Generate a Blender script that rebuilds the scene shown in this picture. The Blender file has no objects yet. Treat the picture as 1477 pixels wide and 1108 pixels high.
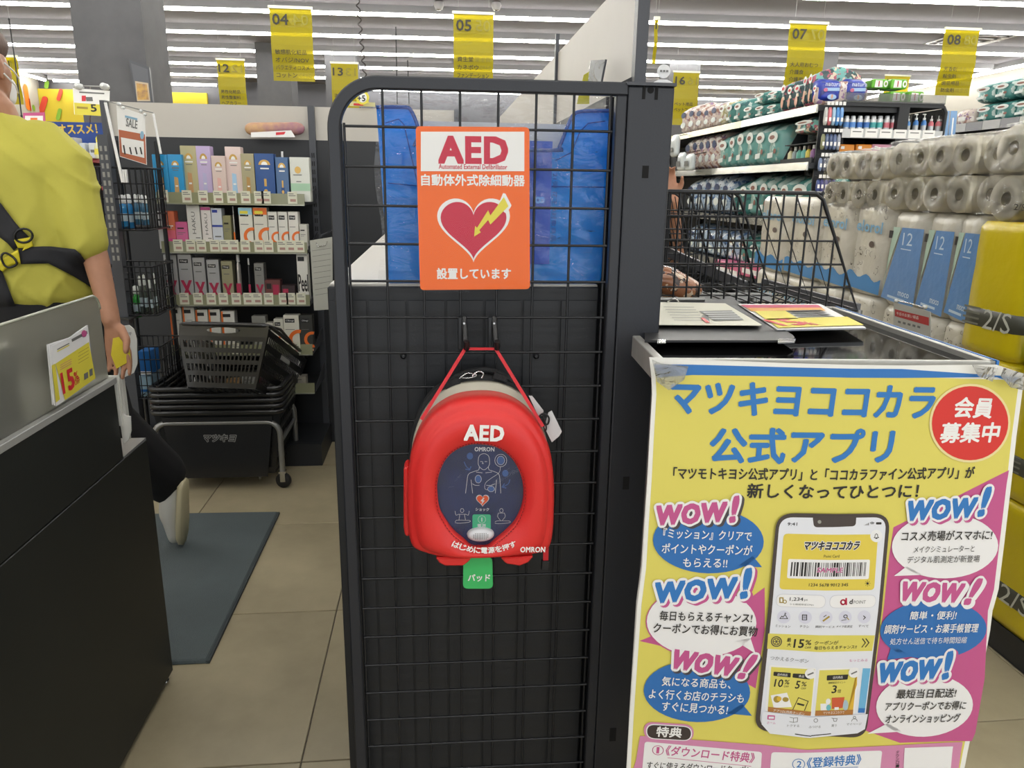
import bpy, bmesh, math, random
from math import sin, cos, pi, radians, sqrt
from mathutils import Vector, Matrix
from mathutils.geometry import tessellate_polygon
from mathutils.bvhtree import BVHTree

# ------------------------------------------------------------------ camera, world, exposure
SC = bpy.context.scene
COL = SC.collection
FPX, YAW, PITCH, ROLL, CAMH = 1076.4, 0.102876, 0.255535, 0.0153755, 1.20
_f = Vector((sin(YAW)*cos(PITCH), cos(YAW)*cos(PITCH), -sin(PITCH)))
_r = Vector((cos(YAW), -sin(YAW), 0)); _u = _r.cross(_f)
CR = _r*cos(ROLL) + _u*sin(ROLL); CU = -_r*sin(ROLL) + _u*cos(ROLL); CF = _f
CP = Vector((0, 0, CAMH))
cam = bpy.data.cameras.new('camera'); cam.sensor_width = 36; cam.lens = FPX/1477*36
cam.clip_start = 0.05; cam.clip_end = 100
cob = bpy.data.objects.new('camera', cam); COL.objects.link(cob)
cob.matrix_world = Matrix(((CR.x, CU.x, -CF.x, CP.x), (CR.y, CU.y, -CF.y, CP.y), (CR.z, CU.z, -CF.z, CP.z), (0, 0, 0, 1)))
SC.camera = cob
wd = bpy.data.worlds.new('world'); SC.world = wd; wd.use_nodes = True
wd.node_tree.nodes['Background'].inputs[0].default_value = (.9, .95, 1, 1)
wd.node_tree.nodes['Background'].inputs[1].default_value = 1.6
SC.view_settings.view_transform = 'Standard'; SC.view_settings.look = 'None'
SC.view_settings.gamma = 1; SC.view_settings.exposure = 0.22
SC.view_settings.use_curve_mapping = False
TUBE_POWER = 27.0
TUBE_ROWS = [9.82 + 1.4*k for k in range(-9, 5)]
SC.cycles.max_bounces = 10; SC.cycles.transparent_max_bounces = 24
SC.cycles.caustics_reflective = False; SC.cycles.caustics_refractive = False
SC.cycles.sample_clamp_indirect = 6

def ray(x, y): return CF + CR*((x-738.5)/FPX) - CU*((y-554)/FPX)
def at(x, y, X=None, Y=None, Z=None):
    d = ray(x, y)
    t = X/d.x if X is not None else Y/d.y if Y is not None else (Z-CAMH)/d.z
    return CP + d*t

# ------------------------------------------------------------------ materials
def lin(c):
    if isinstance(c, str): c = tuple(int(c[i:i+2], 16) for i in (0, 2, 4))
    return tuple(((v/255)/12.92 if v/255 <= .04045 else ((v/255+.055)/1.055)**2.4) for v in c)
MATS = {}
def M(name, col='808080', rough=.5, metal=0, spec=.5, noise=0, nscale=8, bump=0, bscale=60, coat=0, col2=None, emit=0, trans=0, sub=0, stretch=None):
    if name in MATS: return MATS[name]
    m = bpy.data.materials.new(name); m.use_nodes = True; nt = m.node_tree; N = nt.nodes; L = nt.links
    b = N['Principled BSDF']; c = lin(col)
    b.inputs['Base Color'].default_value = (*c, 1); b.inputs['Roughness'].default_value = rough
    b.inputs['Metallic'].default_value = metal; b.inputs['Specular IOR Level'].default_value = spec
    b.inputs['Coat Weight'].default_value = coat; b.inputs['Coat Roughness'].default_value = .05
    if trans: b.inputs['Transmission Weight'].default_value = trans
    if emit: b.inputs['Emission Color'].default_value = (*c, 1); b.inputs['Emission Strength'].default_value = emit
    if noise or col2 or bump:
        tc = N.new('ShaderNodeTexCoord'); mp = N.new('ShaderNodeMapping'); L.new(tc.outputs['Object'], mp.inputs[0])
        if stretch: mp.inputs['Scale'].default_value = stretch
    if noise or col2:
        n = N.new('ShaderNodeTexNoise'); n.inputs['Scale'].default_value = nscale; n.inputs['Detail'].default_value = 6; n.inputs['Roughness'].default_value = .6
        L.new(mp.outputs[0], n.inputs[0]); r = N.new('ShaderNodeValToRGB')
        c2 = lin(col2) if col2 else tuple(v*(1-noise) for v in c)
        r.color_ramp.elements[0].color = (*c2, 1); r.color_ramp.elements[1].color = (*c, 1)
        r.color_ramp.elements[0].position = .35; r.color_ramp.elements[1].position = .65
        L.new(n.outputs['Fac'], r.inputs[0]); L.new(r.outputs[0], b.inputs['Base Color'])
    if bump:
        n = N.new('ShaderNodeTexNoise'); n.inputs['Scale'].default_value = bscale; n.inputs['Detail'].default_value = 4
        L.new(mp.outputs[0], n.inputs[0]); k = N.new('ShaderNodeBump'); k.inputs['Strength'].default_value = min(bump, 1); k.inputs['Distance'].default_value = .01*max(bump, .2)
        L.new(n.outputs['Fac'], k.inputs['Height']); L.new(k.outputs[0], b.inputs['Normal'])
        if coat: L.new(k.outputs[0], b.inputs['Coat Normal'])
    MATS[name] = m; return m
def see_through(name, col, opacity, rough=.1, gloss=.5, bump=0, bscale=20, milky=0, stretch=None):
    """film, acrylic and thin coloured plastic: a transparent sheet with some body colour and a glossy skin"""
    if name in MATS: return MATS[name]
    m = bpy.data.materials.new(name); m.use_nodes = True; nt = m.node_tree; N = nt.nodes; L = nt.links
    N.remove(N['Principled BSDF']); out = N['Material Output']; c = lin(col)
    tr = N.new('ShaderNodeBsdfTransparent'); tr.inputs[0].default_value = (*[1-(1-v)*min(1, opacity*1.3) for v in c], 1)
    di = N.new('ShaderNodeBsdfDiffuse'); di.inputs[0].default_value = (*c, 1)
    tl = N.new('ShaderNodeBsdfTranslucent'); tl.inputs[0].default_value = (*c, 1)
    ad = N.new('ShaderNodeMixShader'); ad.inputs[0].default_value = .5; L.new(di.outputs[0], ad.inputs[1]); L.new(tl.outputs[0], ad.inputs[2])
    mx = N.new('ShaderNodeMixShader'); mx.inputs[0].default_value = opacity; L.new(tr.outputs[0], mx.inputs[1]); L.new(ad.outputs[0], mx.inputs[2])
    gl = N.new('ShaderNodeBsdfGlossy'); gl.inputs['Roughness'].default_value = rough
    fr = N.new('ShaderNodeFresnel'); fr.inputs[0].default_value = 1.45
    mu = N.new('ShaderNodeMath'); mu.operation = 'MULTIPLY'; mu.inputs[1].default_value = gloss*2; mu.use_clamp = True; L.new(fr.outputs[0], mu.inputs[0])
    m2 = N.new('ShaderNodeMixShader'); L.new(mu.outputs[0], m2.inputs[0]); L.new(mx.outputs[0], m2.inputs[1]); L.new(gl.outputs[0], m2.inputs[2])
    if bump:
        tc = N.new('ShaderNodeTexCoord'); mp = N.new('ShaderNodeMapping'); L.new(tc.outputs['Object'], mp.inputs[0])
        if stretch: mp.inputs['Scale'].default_value = stretch
        n = N.new('ShaderNodeTexNoise'); n.inputs['Scale'].default_value = bscale; n.inputs['Detail'].default_value = 3; n.inputs['Distortion'].default_value = 1.2
        L.new(mp.outputs[0], n.inputs[0]); k = N.new('ShaderNodeBump'); k.inputs['Strength'].default_value = 1; k.inputs['Distance'].default_value = .02*bump
        L.new(n.outputs['Fac'], k.inputs['Height'])
        for s in (gl, di, fr): L.new(k.outputs[0], s.inputs['Normal'])
    L.new(m2.outputs[0], out.inputs[0]); MATS[name] = m; return m
def printed(name, base, inks, rough=.35, scale=14, thr=.56, coat=.3, stretch=(1, 1, 1), bump=.3):
    """film pack covered with blotches of print in several inks (random print that belongs to the pack)"""
    if name in MATS: return MATS[name]
    m = M(name, base, rough, coat=coat, bump=bump, bscale=22); nt = m.node_tree; N = nt.nodes; L = nt.links; b = N['Principled BSDF']
    tc = N.new('ShaderNodeTexCoord'); prev = None
    for k, ink in enumerate(inks):
        mp = N.new('ShaderNodeMapping'); mp.inputs['Location'].default_value = (3.1*k+1, 1.7*k, 2.3*k); mp.inputs['Scale'].default_value = stretch
        L.new(tc.outputs['Object'], mp.inputs[0]); n = N.new('ShaderNodeTexNoise'); n.inputs['Scale'].default_value = scale*(1+.5*k); n.inputs['Detail'].default_value = 2
        L.new(mp.outputs[0], n.inputs[0]); g = N.new('ShaderNodeMath'); g.operation = 'GREATER_THAN'; g.inputs[1].default_value = thr+.02*k; L.new(n.outputs['Fac'], g.inputs[0])
        mx = N.new('ShaderNodeMix'); mx.data_type = 'RGBA'; L.new(g.outputs[0], mx.inputs['Factor'])
        if prev is None: mx.inputs['A'].default_value = (*lin(base), 1)
        else: L.new(prev, mx.inputs['A'])
        mx.inputs['B'].default_value = (*lin(ink), 1); prev = mx.outputs['Result']
    L.new(prev, b.inputs['Base Color']); return m

BLACKP = M('black_powder_coat', '2c2d30', .45, noise=.15, nscale=5, bump=.15, bscale=400)
WIRE = M('black_wire', '26272a', .35, metal=.3)
DARKM = M('dark_grey_metal', '45474d', .42, noise=.12, nscale=4, bump=.1, bscale=500)
WHITE = M('white_paper', 'f2f2ee', .6)
CREAM = M('cream_tag', 'e6e3cc', .5)
GREYL = M('light_grey_board', 'bdb8af', .5, noise=.06, nscale=3)
CHROME = M('chrome', 'c8c8c8', .18, metal=1)
GREYM = M('grey_tube_metal', '9a9a98', .35, metal=.7)
INK = M('dark_ink', '2a2827', .5); INKG = M('grey_ink', '6e6e6c', .5); SLOT = M('slot_black', '0b0b0c', .9)
YEL = M('yellow_ink', 'e6d84a', .5); RED = M('red_ink', 'd6303a', .45); BLU = M('blue_ink', '2f78c0', .45); MAG = M('magenta_ink', 'c4568f', .5); PNK = M('pink_ink', 'd089ac', .5); ORG = M('orange_ink', 'e8732c', .4); GRN = M('green_ink', '3fbf6c', .45)
SILV = M('silver_foil', 'c9c9cc', .3, metal=.7, bump=.3)

# ------------------------------------------------------------------ mesh builder and scene tree
WM = {}
def wmat(o): return WM.get(o.name, Matrix.Identity(4))
class MB:
    def __init__(s, mat=None): s.v = []; s.f = []; s.m = []; s.mats = [mat] if mat else []; s.c = 0; s.sm = []; s.smooth = False
    def use(s, mat, smooth=None):
        if mat not in s.mats: s.mats.append(mat)
        s.c = s.mats.index(mat)
        if smooth is not None: s.smooth = smooth
        return s
    def add(s, vs, fs, smooth=None):
        k = len(s.v); s.v += [Vector(p) for p in vs]
        for f in fs: s.f.append([i+k for i in f]); s.m.append(s.c); s.sm.append(s.smooth if smooth is None else smooth)
        return s
    def box(s, a, b):
        (x0, y0, z0), (x1, y1, z1) = a, b
        x0, x1 = min(x0, x1), max(x0, x1); y0, y1 = min(y0, y1), max(y0, y1); z0, z1 = min(z0, z1), max(z0, z1)
        return s.add([(x0,y0,z0),(x1,y0,z0),(x1,y1,z0),(x0,y1,z0),(x0,y0,z1),(x1,y0,z1),(x1,y1,z1),(x0,y1,z1)],
                     [(0,3,2,1),(4,5,6,7),(0,1,5,4),(1,2,6,5),(2,3,7,6),(3,0,4,7)])
    def hexa(s, bot, top): return s.add(list(bot)+list(top), [(3,2,1,0),(4,5,6,7),(0,1,5,4),(1,2,6,5),(2,3,7,6),(3,0,4,7)])
    def bar(s, p, q, w, h=None, up=(0, 0, 1)):
        """rectangular bar from p to q, w across and h along up"""
        p, q = Vector(p), Vector(q); h = h or w; d = (q-p).normalized(); up = Vector(up)
        if abs(d.dot(up)) > .95: up = Vector((0, 1, 0))
        a = d.cross(up).normalized(); b = a.cross(d).normalized()
        c = [(-1,-1),(1,-1),(1,1),(-1,1)]
        return s.hexa([p+a*(i*w/2)+b*(j*h/2) for i, j in c], [q+a*(i*w/2)+b*(j*h/2) for i, j in c])
    def tube(s, pts, r, n=8, closed=False, caps=True, rs=None):
        pts = [Vector(p) for p in pts]; K = len(pts); rings = []; ref = None
        for i, p in enumerate(pts):
            if closed: d = pts[(i+1) % K]-pts[i-1]
            else: d = pts[min(i+1, K-1)]-pts[max(i-1, 0)]
            d.normalize()
            if ref is None: ref = Vector((0, 0, 1)) if abs(d.z) < .9 else Vector((1, 0, 0))
            a = d.cross(ref).normalized(); b = a.cross(d).normalized(); ref = b
            rr = rs[i] if rs else r
            rings.append([p+a*(rr*cos(2*pi*j/n))+b*(rr*sin(2*pi*j/n)) for j in range(n)])
        vs = [v for R in rings for v in R]; fs = []
        for i in range(K if closed else K-1):
            i2 = (i+1) % K
            for j in range(n): fs.append((i*n+j, i*n+(j+1) % n, i2*n+(j+1) % n, i2*n+j))
        s.add(vs, fs, True)
        if caps and not closed: s.add(rings[0]+rings[-1], [tuple(range(n))[::-1], tuple(range(n, 2*n))], False)
        return s
    def lathe(s, prof, o=(0, 0, 0), ax=(0, 0, 1), n=16, sx=1, sy=1):
        """prof = (radius, height) pairs"""
        ax = Vector(ax).normalized(); o = Vector(o); a = ax.cross(Vector((1, 0, 0)) if abs(ax.x) < .9 else Vector((0, 1, 0))).normalized(); b = ax.cross(a)
        vs = []; fs = []
        for r, h in prof:
            for j in range(n): vs.append(o+ax*h+a*(r*sx*cos(2*pi*j/n))+b*(r*sy*sin(2*pi*j/n)))
        for i in range(len(prof)-1):
            for j in range(n): fs.append((i*n+j, i*n+(j+1) % n, (i+1)*n+(j+1) % n, (i+1)*n+j))
        s.add(vs, fs, True)
        if prof[0][0] > 1e-5: s.add(vs[:n], [tuple(range(n))[::-1]], False)
        if prof[-1][0] > 1e-5: s.add(vs[-n:], [tuple(range(n))], False)
        return s
    def slab(s, poly, n, th):
        """flat polygon (3D points, may be concave) given thickness th along n"""
        n = Vector(n); P = [Vector(p) for p in poly]; K = len(P)
        tr = tessellate_polygon([P]); 
        s.add(P+[p+n*th for p in P], [tuple(t) for t in tr]+[tuple(K+i for i in t)[::-1] for t in tr]+[(i, (i+1) % K, K+(i+1) % K, K+i) for i in range(K)], False)
        return s
    def build(s, name, parent=None, label=None, bevel=0, seg=1, local=False, weld=False):
        me = bpy.data.meshes.new(name)
        inv = Matrix.Identity(4) if (parent is None or local) else wmat(parent).inverted()
        me.from_pydata([inv @ v for v in s.v], [], s.f)
        for m in s.mats: me.materials.append(m)
        me.polygons.foreach_set('material_index', s.m); me.polygons.foreach_set('use_smooth', s.sm)
        bm = bmesh.new(); bm.from_mesh(me)
        if weld or bevel: bmesh.ops.remove_doubles(bm, verts=bm.verts, dist=1e-5)
        bmesh.ops.recalc_face_normals(bm, faces=bm.faces)
        if bevel:
            es = [e for e in bm.edges if len(e.link_faces) == 2 and e.calc_face_angle(0) > .6]
            bmesh.ops.bevel(bm, geom=es, offset=bevel, segments=seg, affect='EDGES', profile=.5, clamp_overlap=True)
        bm.to_mesh(me); bm.free()
        o = bpy.data.objects.new(name, me); COL.objects.link(o)
        if parent is not None: o.parent = parent; WM[o.name] = wmat(parent).copy()
        if label: o['label'] = label
        return o
def thing(name, label, cat, loc=(0, 0, 0), rz=0, group=None):
    o = bpy.data.objects.new(name, None); COL.objects.link(o); o.location = loc; o.rotation_euler = (0, 0, rz); o.empty_display_size = .05
    WM[o.name] = Matrix.Translation(loc) @ Matrix.Rotation(rz, 4, 'Z'); return tag(o, label, cat, group)
def tag(o, label, cat, group=None, kind=None):
    o['label'] = label; o['category'] = cat
    if group: o['group'] = group
    if kind: o['kind'] = kind
    return o
def struct(o): o['kind'] = 'structure'; return o
def kids(o): return KID.get(o.name, [])
KID = {}
def ctree(o, parent=None):
    c = o.copy(); COL.objects.link(c); c.parent = parent
    for ch in [x for x in SC.objects if x.parent == o]: ctree(ch, c)
    return c
_proto = {}
def dup(root, loc, rz=0, label=None, group=None, sc=None, rx=0, ry=0):
    """copy a thing with its parts (mesh data shared); the first call places the prototype itself"""
    if root.name not in _proto: _proto[root.name] = [ (x, [y for y in root_children(x)]) for x in root_children(root)]; c = root
    else:
        c = root.copy(); COL.objects.link(c)
        for ch, gs in _proto[root.name]:
            d = ch.copy(); COL.objects.link(d); d.parent = c
            for g in gs: e = g.copy(); COL.objects.link(e); e.parent = d
    c.location = loc; c.rotation_euler = (rx, ry, rz)
    if sc: c.scale = sc
    elif c is not root: c.scale = (1, 1, 1)
    if label: c['label'] = label
    if group: c['group'] = group
    return c
def root_children(o): return [x for x in SC.objects if x.parent == o]
ORD = ['first', 'second', 'third', 'fourth', 'fifth', 'sixth', 'seventh', 'eighth', 'ninth', 'tenth', 'eleventh', 'twelfth', 'thirteenth', 'fourteenth', 'fifteenth', 'sixteenth', 'seventeenth', 'eighteenth', 'nineteenth', 'twentieth']

# ------------------------------------------------------------------ flat print: lettering and artwork on a plane
_gc = {}
def glyphs(t, off=0.0, shear=0, res=2):
    k = (t, off, shear, res)
    if k not in _gc:
        c = bpy.data.curves.new('t', 'FONT'); c.body = t; c.size = 1; c.space_character = 1+off; c.resolution_u = res; c.shear = shear
        o = bpy.data.objects.new('t', c); m = o.to_mesh()
        _gc[k] = ([(v.co.x, v.co.y) for v in m.vertices], [tuple(p.vertices) for p in m.polygons])
        o.to_mesh_clear(); bpy.data.objects.remove(o); bpy.data.curves.remove(c)
    return _gc[k]
class Plane:
    """a flat surface: origin, unit u (right) and v (up); layer height h towards the viewer"""
    def __init__(s, o, u=(1, 0, 0), v=(0, 0, 1), step=.0004):
        s.o = Vector(o); s.u = Vector(u).normalized(); s.v = Vector(v).normalized(); s.n = s.u.cross(s.v); s.step = step; s.b = MB(); s.warp = None; s.flat = []
    def px(s, x, y):
        d = ray(x, y); t = (s.o-CP).dot(s.n)/d.dot(s.n); p = CP+d*t-s.o; return (p.dot(s.u), p.dot(s.v))
    def w(s, a, b, h=0): return s.o+s.u*a+s.v*b+s.n*h
    def mpp(s, x, y): a = s.px(x, y); b = s.px(x, y+1); return sqrt((a[0]-b[0])**2+(a[1]-b[1])**2)
    def poly(s, pts, mat, lay=1):
        s.b.use(mat); V = [s.w(a, b, lay*s.step) for a, b in pts]
        s.b.add(V, [tuple(t) for t in tessellate_polygon([V])], False)
    def ppoly(s, pts, mat, lay=1): s.poly([s.px(*p) for p in pts], mat, lay)
    def ell(s, cx, cy, rx, ry, mat, lay=1, n=40, rot=0):
        s.ppoly([(cx+rx*cos(t)*cos(rot)-ry*sin(t)*sin(rot), cy+rx*cos(t)*sin(rot)+ry*sin(t)*cos(rot)) for t in [2*pi*k/n for k in range(n)]], mat, lay)
    def rrect(s, q, r, mat, lay=1, n=5):
        """rounded quadrilateral from pixel corners tl,tr,br,bl"""
        s.poly(rq([Vector(s.px(*p)) for p in q], r*s.mpp(*q[0]), n), mat, lay)
    def prect(s, x0, y0, x1, y1, mat, lay=1, r=0):
        if r: s.rrect([(x0, y0), (x1, y0), (x1, y1), (x0, y1)], r, mat, lay)
        else: s.ppoly([(x0, y0), (x1, y0), (x1, y1), (x0, y1)], mat, lay)
    def line(s, pts, w, mat, lay=1, closed=False):
        P = [Vector(s.px(*p)) for p in pts]; W = w*s.mpp(*pts[0])/2
        K = len(P)
        for i in range(K if closed else K-1):
            a, b = P[i], P[(i+1) % K]; d = b-a
            if d.length < 1e-7: continue
            d.normalize(); n = Vector((-d.y, d.x))*W; a2 = a-d*W*.6; b2 = b+d*W*.6
            s.b.use(mat); s.b.add([s.w(*p, lay*s.step) for p in (a2-n, b2-n, b2+n, a2+n)], [(0, 1, 2, 3)], False)
    def text(s, t, x0, y0, x1, y1, h, mat, lay=2, off=.012, shear=0, mirror=False, outline=None, res=2):
        """lettering whose baseline runs between two photo pixels on this plane, h pixels tall"""
        A = Vector(s.px(x0, y0)); B = Vector(s.px(x1, y1)); H = h*s.mpp(x0, y0)
        s.textuv(t, A, B, H, mat, lay, off, shear, mirror, outline, res)
    def textuv(s, t, A, B, H, mat, lay=2, off=.012, shear=0, mirror=False, outline=None, res=2):
        A = Vector(A); B = Vector(B)
        spc = off*1.7 if (t.isascii() and off > .02) else 0; vs, fs = glyphs(t, spc, shear, res); 
        if not vs: return
        xs = [v[0] for v in vs]; ys = [v[1] for v in vs]; x0, x1, y0, y1 = min(xs), max(xs), min(ys), max(ys)
        e = (B-A); L = e.length; e.normalize(); up = Vector((-e.y, e.x)); kx = L/(x1-x0); ky = H/max(y1-y0, 1e-6)
        def put(vs, fs, mat, lay, dx=0, dy=0):
            s.b.use(mat)
            V = []
            for x, y in vs:
                q = (x-x0)*kx
                if mirror: q = L-q
                p = A+e*(q+dx)+up*((y-y0)*ky+dy); V.append(s.w(p.x, p.y, lay*s.step))
            s.b.add(V, fs, False)
        em = ky; nb = 0
        def fat(vs, fs, mat, lay, w, k, dx=0, dy=0):   # heavier stroke: the same letters laid side by side
            for i in range(k): put(vs, fs, mat, lay+.04*i, dx+w*em*cos(2*pi*i/k+.6), dy+w*em*sin(2*pi*i/k+.6))
            put(vs, fs, mat, lay+.04*k, dx, dy)
        v0, f0 = vs, fs
        if outline:
            for (om, oo, dx, dy, l2) in outline: fat(v0, f0, om, l2, off+oo, 22, dx, dy)
        if off > .008 and t.isascii():
            for i, (a, b) in enumerate(((0, 0), (-1, -1), (0, -1), (1, -1), (1, 0), (1, 1), (0, 1), (-1, 1), (-1, 0))): put(v0, f0, mat, lay+.04*i, a*off*em*.8, b*off*em*.8)
        elif off > .008: fat(v0, f0, mat, lay, off, 6 if off > .02 else 4)
        else: put(v0, f0, mat, lay)
    def build(s, name, parent, label=None):
        b = s.b
        o = b.build(name, parent, label)
        # normals face the viewer
        bm = bmesh.new(); bm.from_mesh(o.data); inv = wmat(parent).inverted().to_3x3() if parent else Matrix.Identity(3); n = inv @ s.n
        fl = [f for f in bm.faces if f.normal.dot(n) < 0]
        if fl: bmesh.ops.reverse_faces(bm, faces=fl)
        bm.to_mesh(o.data); bm.free(); s.b = MB(); return o
def rq(q, r, n=5):
    out = []; K = len(q)
    for i in range(K):
        p, a, b = q[i], q[i-1], q[(i+1) % K]; d1 = (a-p).normalized()*r; d2 = (b-p).normalized()*r
        for k in range(n+1):
            t = k/n; out.append((p+d1)*(1-t)**2+p*(2*t*(1-t))+(p+d2)*t*t)
    return out
def disp(o, fn):
    me = o.data
    for v in me.vertices: v.co = fn(v.co)
def hullpair(c0, r0, c1, r1, sub=2):
    bm = bmesh.new()
    for c, r in ((c0, r0), (c1, r1)):
        r = r if isinstance(r, (tuple, list)) else (r, r, r)
        bmesh.ops.create_icosphere(bm, subdivisions=sub, radius=1, matrix=Matrix.Translation(c) @ Matrix.Diagonal((*r, 1)))
    g = bmesh.ops.convex_hull(bm, input=bm.verts); 
    dead = [e for e in g['geom_interior'] if isinstance(e, bmesh.types.BMVert)]
    bmesh.ops.delete(bm, geom=dead, context='VERTS')
    bm.verts.ensure_lookup_table(); bm.verts.index_update()
    v = [x.co.copy() for x in bm.verts]; f = [[y.index for y in x.verts] for x in bm.faces]; bm.free(); return v, f
def blob(name, caps, mat, parent=None, voxel=.012, smooth=8, label=None, sub=2, post=None):
    """one continuous body grown from tapered limbs: hulls joined by a voxel remesh, then smoothed"""
    mb = MB(mat)
    for c in caps: v, f = hullpair(Vector(c[0]), c[1], Vector(c[2]), c[3], sub); mb.add(v, f, True)
    o = mb.build('tmp', None); 
    m = o.modifiers.new('r', 'REMESH'); m.mode = 'VOXEL'; m.voxel_size = voxel; m.use_smooth_shade = True
    if smooth: k = o.modifiers.new('s', 'SMOOTH'); k.iterations = smooth; k.factor = .5
    dg = bpy.context.evaluated_depsgraph_get(); me = bpy.data.meshes.new_from_object(o.evaluated_get(dg))
    bpy.data.objects.remove(o); me.name = name; me.materials.clear(); me.materials.append(mat)
    if post:
        for v in me.vertices: v.co = post(v.co.copy(), v.normal.copy())
    if parent is not None: me.transform(wmat(parent).inverted())
    for p in me.polygons: p.use_smooth = True
    q = bpy.data.objects.new(name, me); COL.objects.link(q)
    if parent is not None: q.parent = parent
    if label: q['label'] = label
    return q
def arc(c, r, a0, a1, n, u=(1, 0, 0), v=(0, 0, 1)):
    u = Vector(u); v = Vector(v); c = Vector(c); return [c+u*(r*cos(a0+(a1-a0)*k/n))+v*(r*sin(a0+(a1-a0)*k/n)) for k in range(n+1)]
R_ = random.Random(7)
def U(a, b): return R_.uniform(a, b)
# ================================================================== SETTING
TILE = M('floor_tile', 'b5a98b', .42, col2='a0957a', nscale=2.6, bump=.05, bscale=30, spec=.4)
GROUT = M('tile_joint', '6d675c', .8)
CEIL = M('ceiling_board', '6c696e', .9)
WALLW = M('wall_white', 'a8a49b', .8, noise=.04, nscale=2)
WALLG = M('wall_grey', '58585d', .8, noise=.1, nscale=2)
WALLY = M('wall_yellow', 'b5a222', .7)
TUBE = M('tube_light', 'fffdf6', .5, emit=TUBE_POWER)
COLM = M('column_grey', '5b5b5e', .75, col2='535356', nscale=5)
fl = struct(MB(GROUT).box((-8.2, -4, -.03), (9.6, 17.4, -.004)).build('floor'))
T = .6; X0, Y0 = -.30, 1.385
tile = MB(TILE).box((.0015, .0015, -.01), (T-.0015, T-.0015, 0)).build('tile', fl, bevel=.0012)
first = True; near = set()
for i in range(-4, 6):
    for j in range(-3, 9):
        near.add((i, j)); o = tile if first else tile.copy()
        if not first: COL.objects.link(o); o.parent = fl
        first = False; o.location = (X0+i*T, Y0+j*T, 0)
far = MB(TILE)
for i in range(-13, 16):
    for j in range(-9, 27):
        if (i, j) in near: continue
        a, b = X0+i*T, Y0+j*T
        if a < -8.2 or a+T > 9.6 or b < -4 or b+T > 17.4: continue
        far.box((a+.0015, b+.0015, -.01), (a+T-.0015, b+T-.0015, 0))
o = far.build('tile_field', fl); o['kind'] = 'stuff'
CZ = 3.30
struct(MB(CEIL).box((-8.2, -4, CZ), (9.6, 17.4, CZ+.1)).build('ceiling'))
struct(MB(WALLW).box((-8.3, -4, 0), (-8.1, 17.4, CZ)).build('wall_left'))
struct(MB(WALLW).box((9.5, -4, 0), (9.7, 17.4, CZ)).build('wall_right'))
struct(MB(WALLG).box((-8.2, 17.3, 0), (9.6, 17.5, CZ)).build('wall_back'))
wf = MB(WALLW).box((-8.2, -4.1, 2.6), (9.6, -4, CZ)).box((-8.2, -4.1, 0), (9.6, -4, .12))
for x in (-8.2, -5.2, -2.2, .8, 3.8, 6.8, 9.4): wf.box((x, -4.1, .12), (x+.12, -4, 2.6))
struct(wf.build('wall_front'))
struct(MB(WALLY).box((-8.1, 17.22, .2), (-4.75, 17.3, 3.05)).build('trim_1'))
struct(MB(WALLY).box((5.6, 17.22, .2), (9.5, 17.3, 3.05)).build('trim_2'))
# coloured pill shapes on the yellow and white walls
pills = [((60, 160), (65, 143), M('pill_red', 'b8381c', .6), 7), ((84.5, 143), (88, 131), MATS['pill_red'], 4.5), ((83.5, 171), (86.5, 159), M('pill_green', '6f9a26', .6), 4.5), ((67, 125), (68, 119), MATS['pill_green'], 5)]
for (a, b, m, w) in pills:
    p = at(*a, Y=17.2); q = at(*b, Y=17.2); r = w*17.2/1076/2
    d = (q-p).normalized(); n = Vector((d.z, 0, -d.x)); pts = [q+n*(r*cos(t))+d*(r*sin(t)) for t in [pi*k/8 for k in range(9)]]+[p+n*(r*cos(t))+d*(r*sin(t)) for t in [pi+pi*k/8 for k in range(9)]]
    tag(MB(m).slab(pts, (0, -1, 0), .01).build('wall_decal'), 'pill-shaped decal on the far yellow wall %s' % {0: 'large red', 1: 'slim red upper', 2: 'green beside the price card', 3: 'small green at the top'}[pills.index((a, b, m, w))], 'decal')
for (x, y0, y1, w, m, nm) in [(36, 121, 158, 5, ORG, 'big orange'), (42, 142, 160, 1.6, MATS['pill_red'], 'thin red'), (48, 151, 160, 3, MATS['pill_green'], 'short green')]:
    a = at(x, y0, X=-8.09); b = at(x, y1, X=-8.09); w = w*a.y/1076*2.2; h = (a.z-b.z)/2
    P = Plane((-8.09, a.y, (a.z+b.z)/2), (0, 1, 0)); w = min(w/2, h*.9)
    pts = [(w*cos(t), h-w+w*sin(t)) for t in [pi*k/8 for k in range(9)]]+[(w*cos(t), -h+w+w*sin(t)) for t in [pi+pi*k/8 for k in range(9)]]
    P.poly(pts, m, 4); tag(P.build('wall_decal', None), nm+' pill-shaped decal on the white left wall', 'decal')
# columns
def column(x0, x1, Y, label, d=.55, z=CZ):
    a = at(x0, 60, Y=Y).x; b = at(x1, 60, Y=Y).x
    o = MB(COLM).box((a, Y, 0), (b, Y+d, z)).use(DARKM).box((a-.012, Y-.012, 0), (b+.012, Y+d+.012, .12)).build('column')
    return struct(tag(o, label, 'column'))
column(107, 208, 6.6, 'wide grey square column at the left, behind the price cards')
column(367, 417, 12.6, 'distant grey column behind the aisle 04 banner')
column(467, 513, 12.9, 'distant grey column behind the aisle 13 banner')
column(968, 1013, 12.6, 'distant grey column behind the aisle 16 banner')
column(1163, 1212, 11.4, 'grey column behind the aisle 07 banner')
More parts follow.
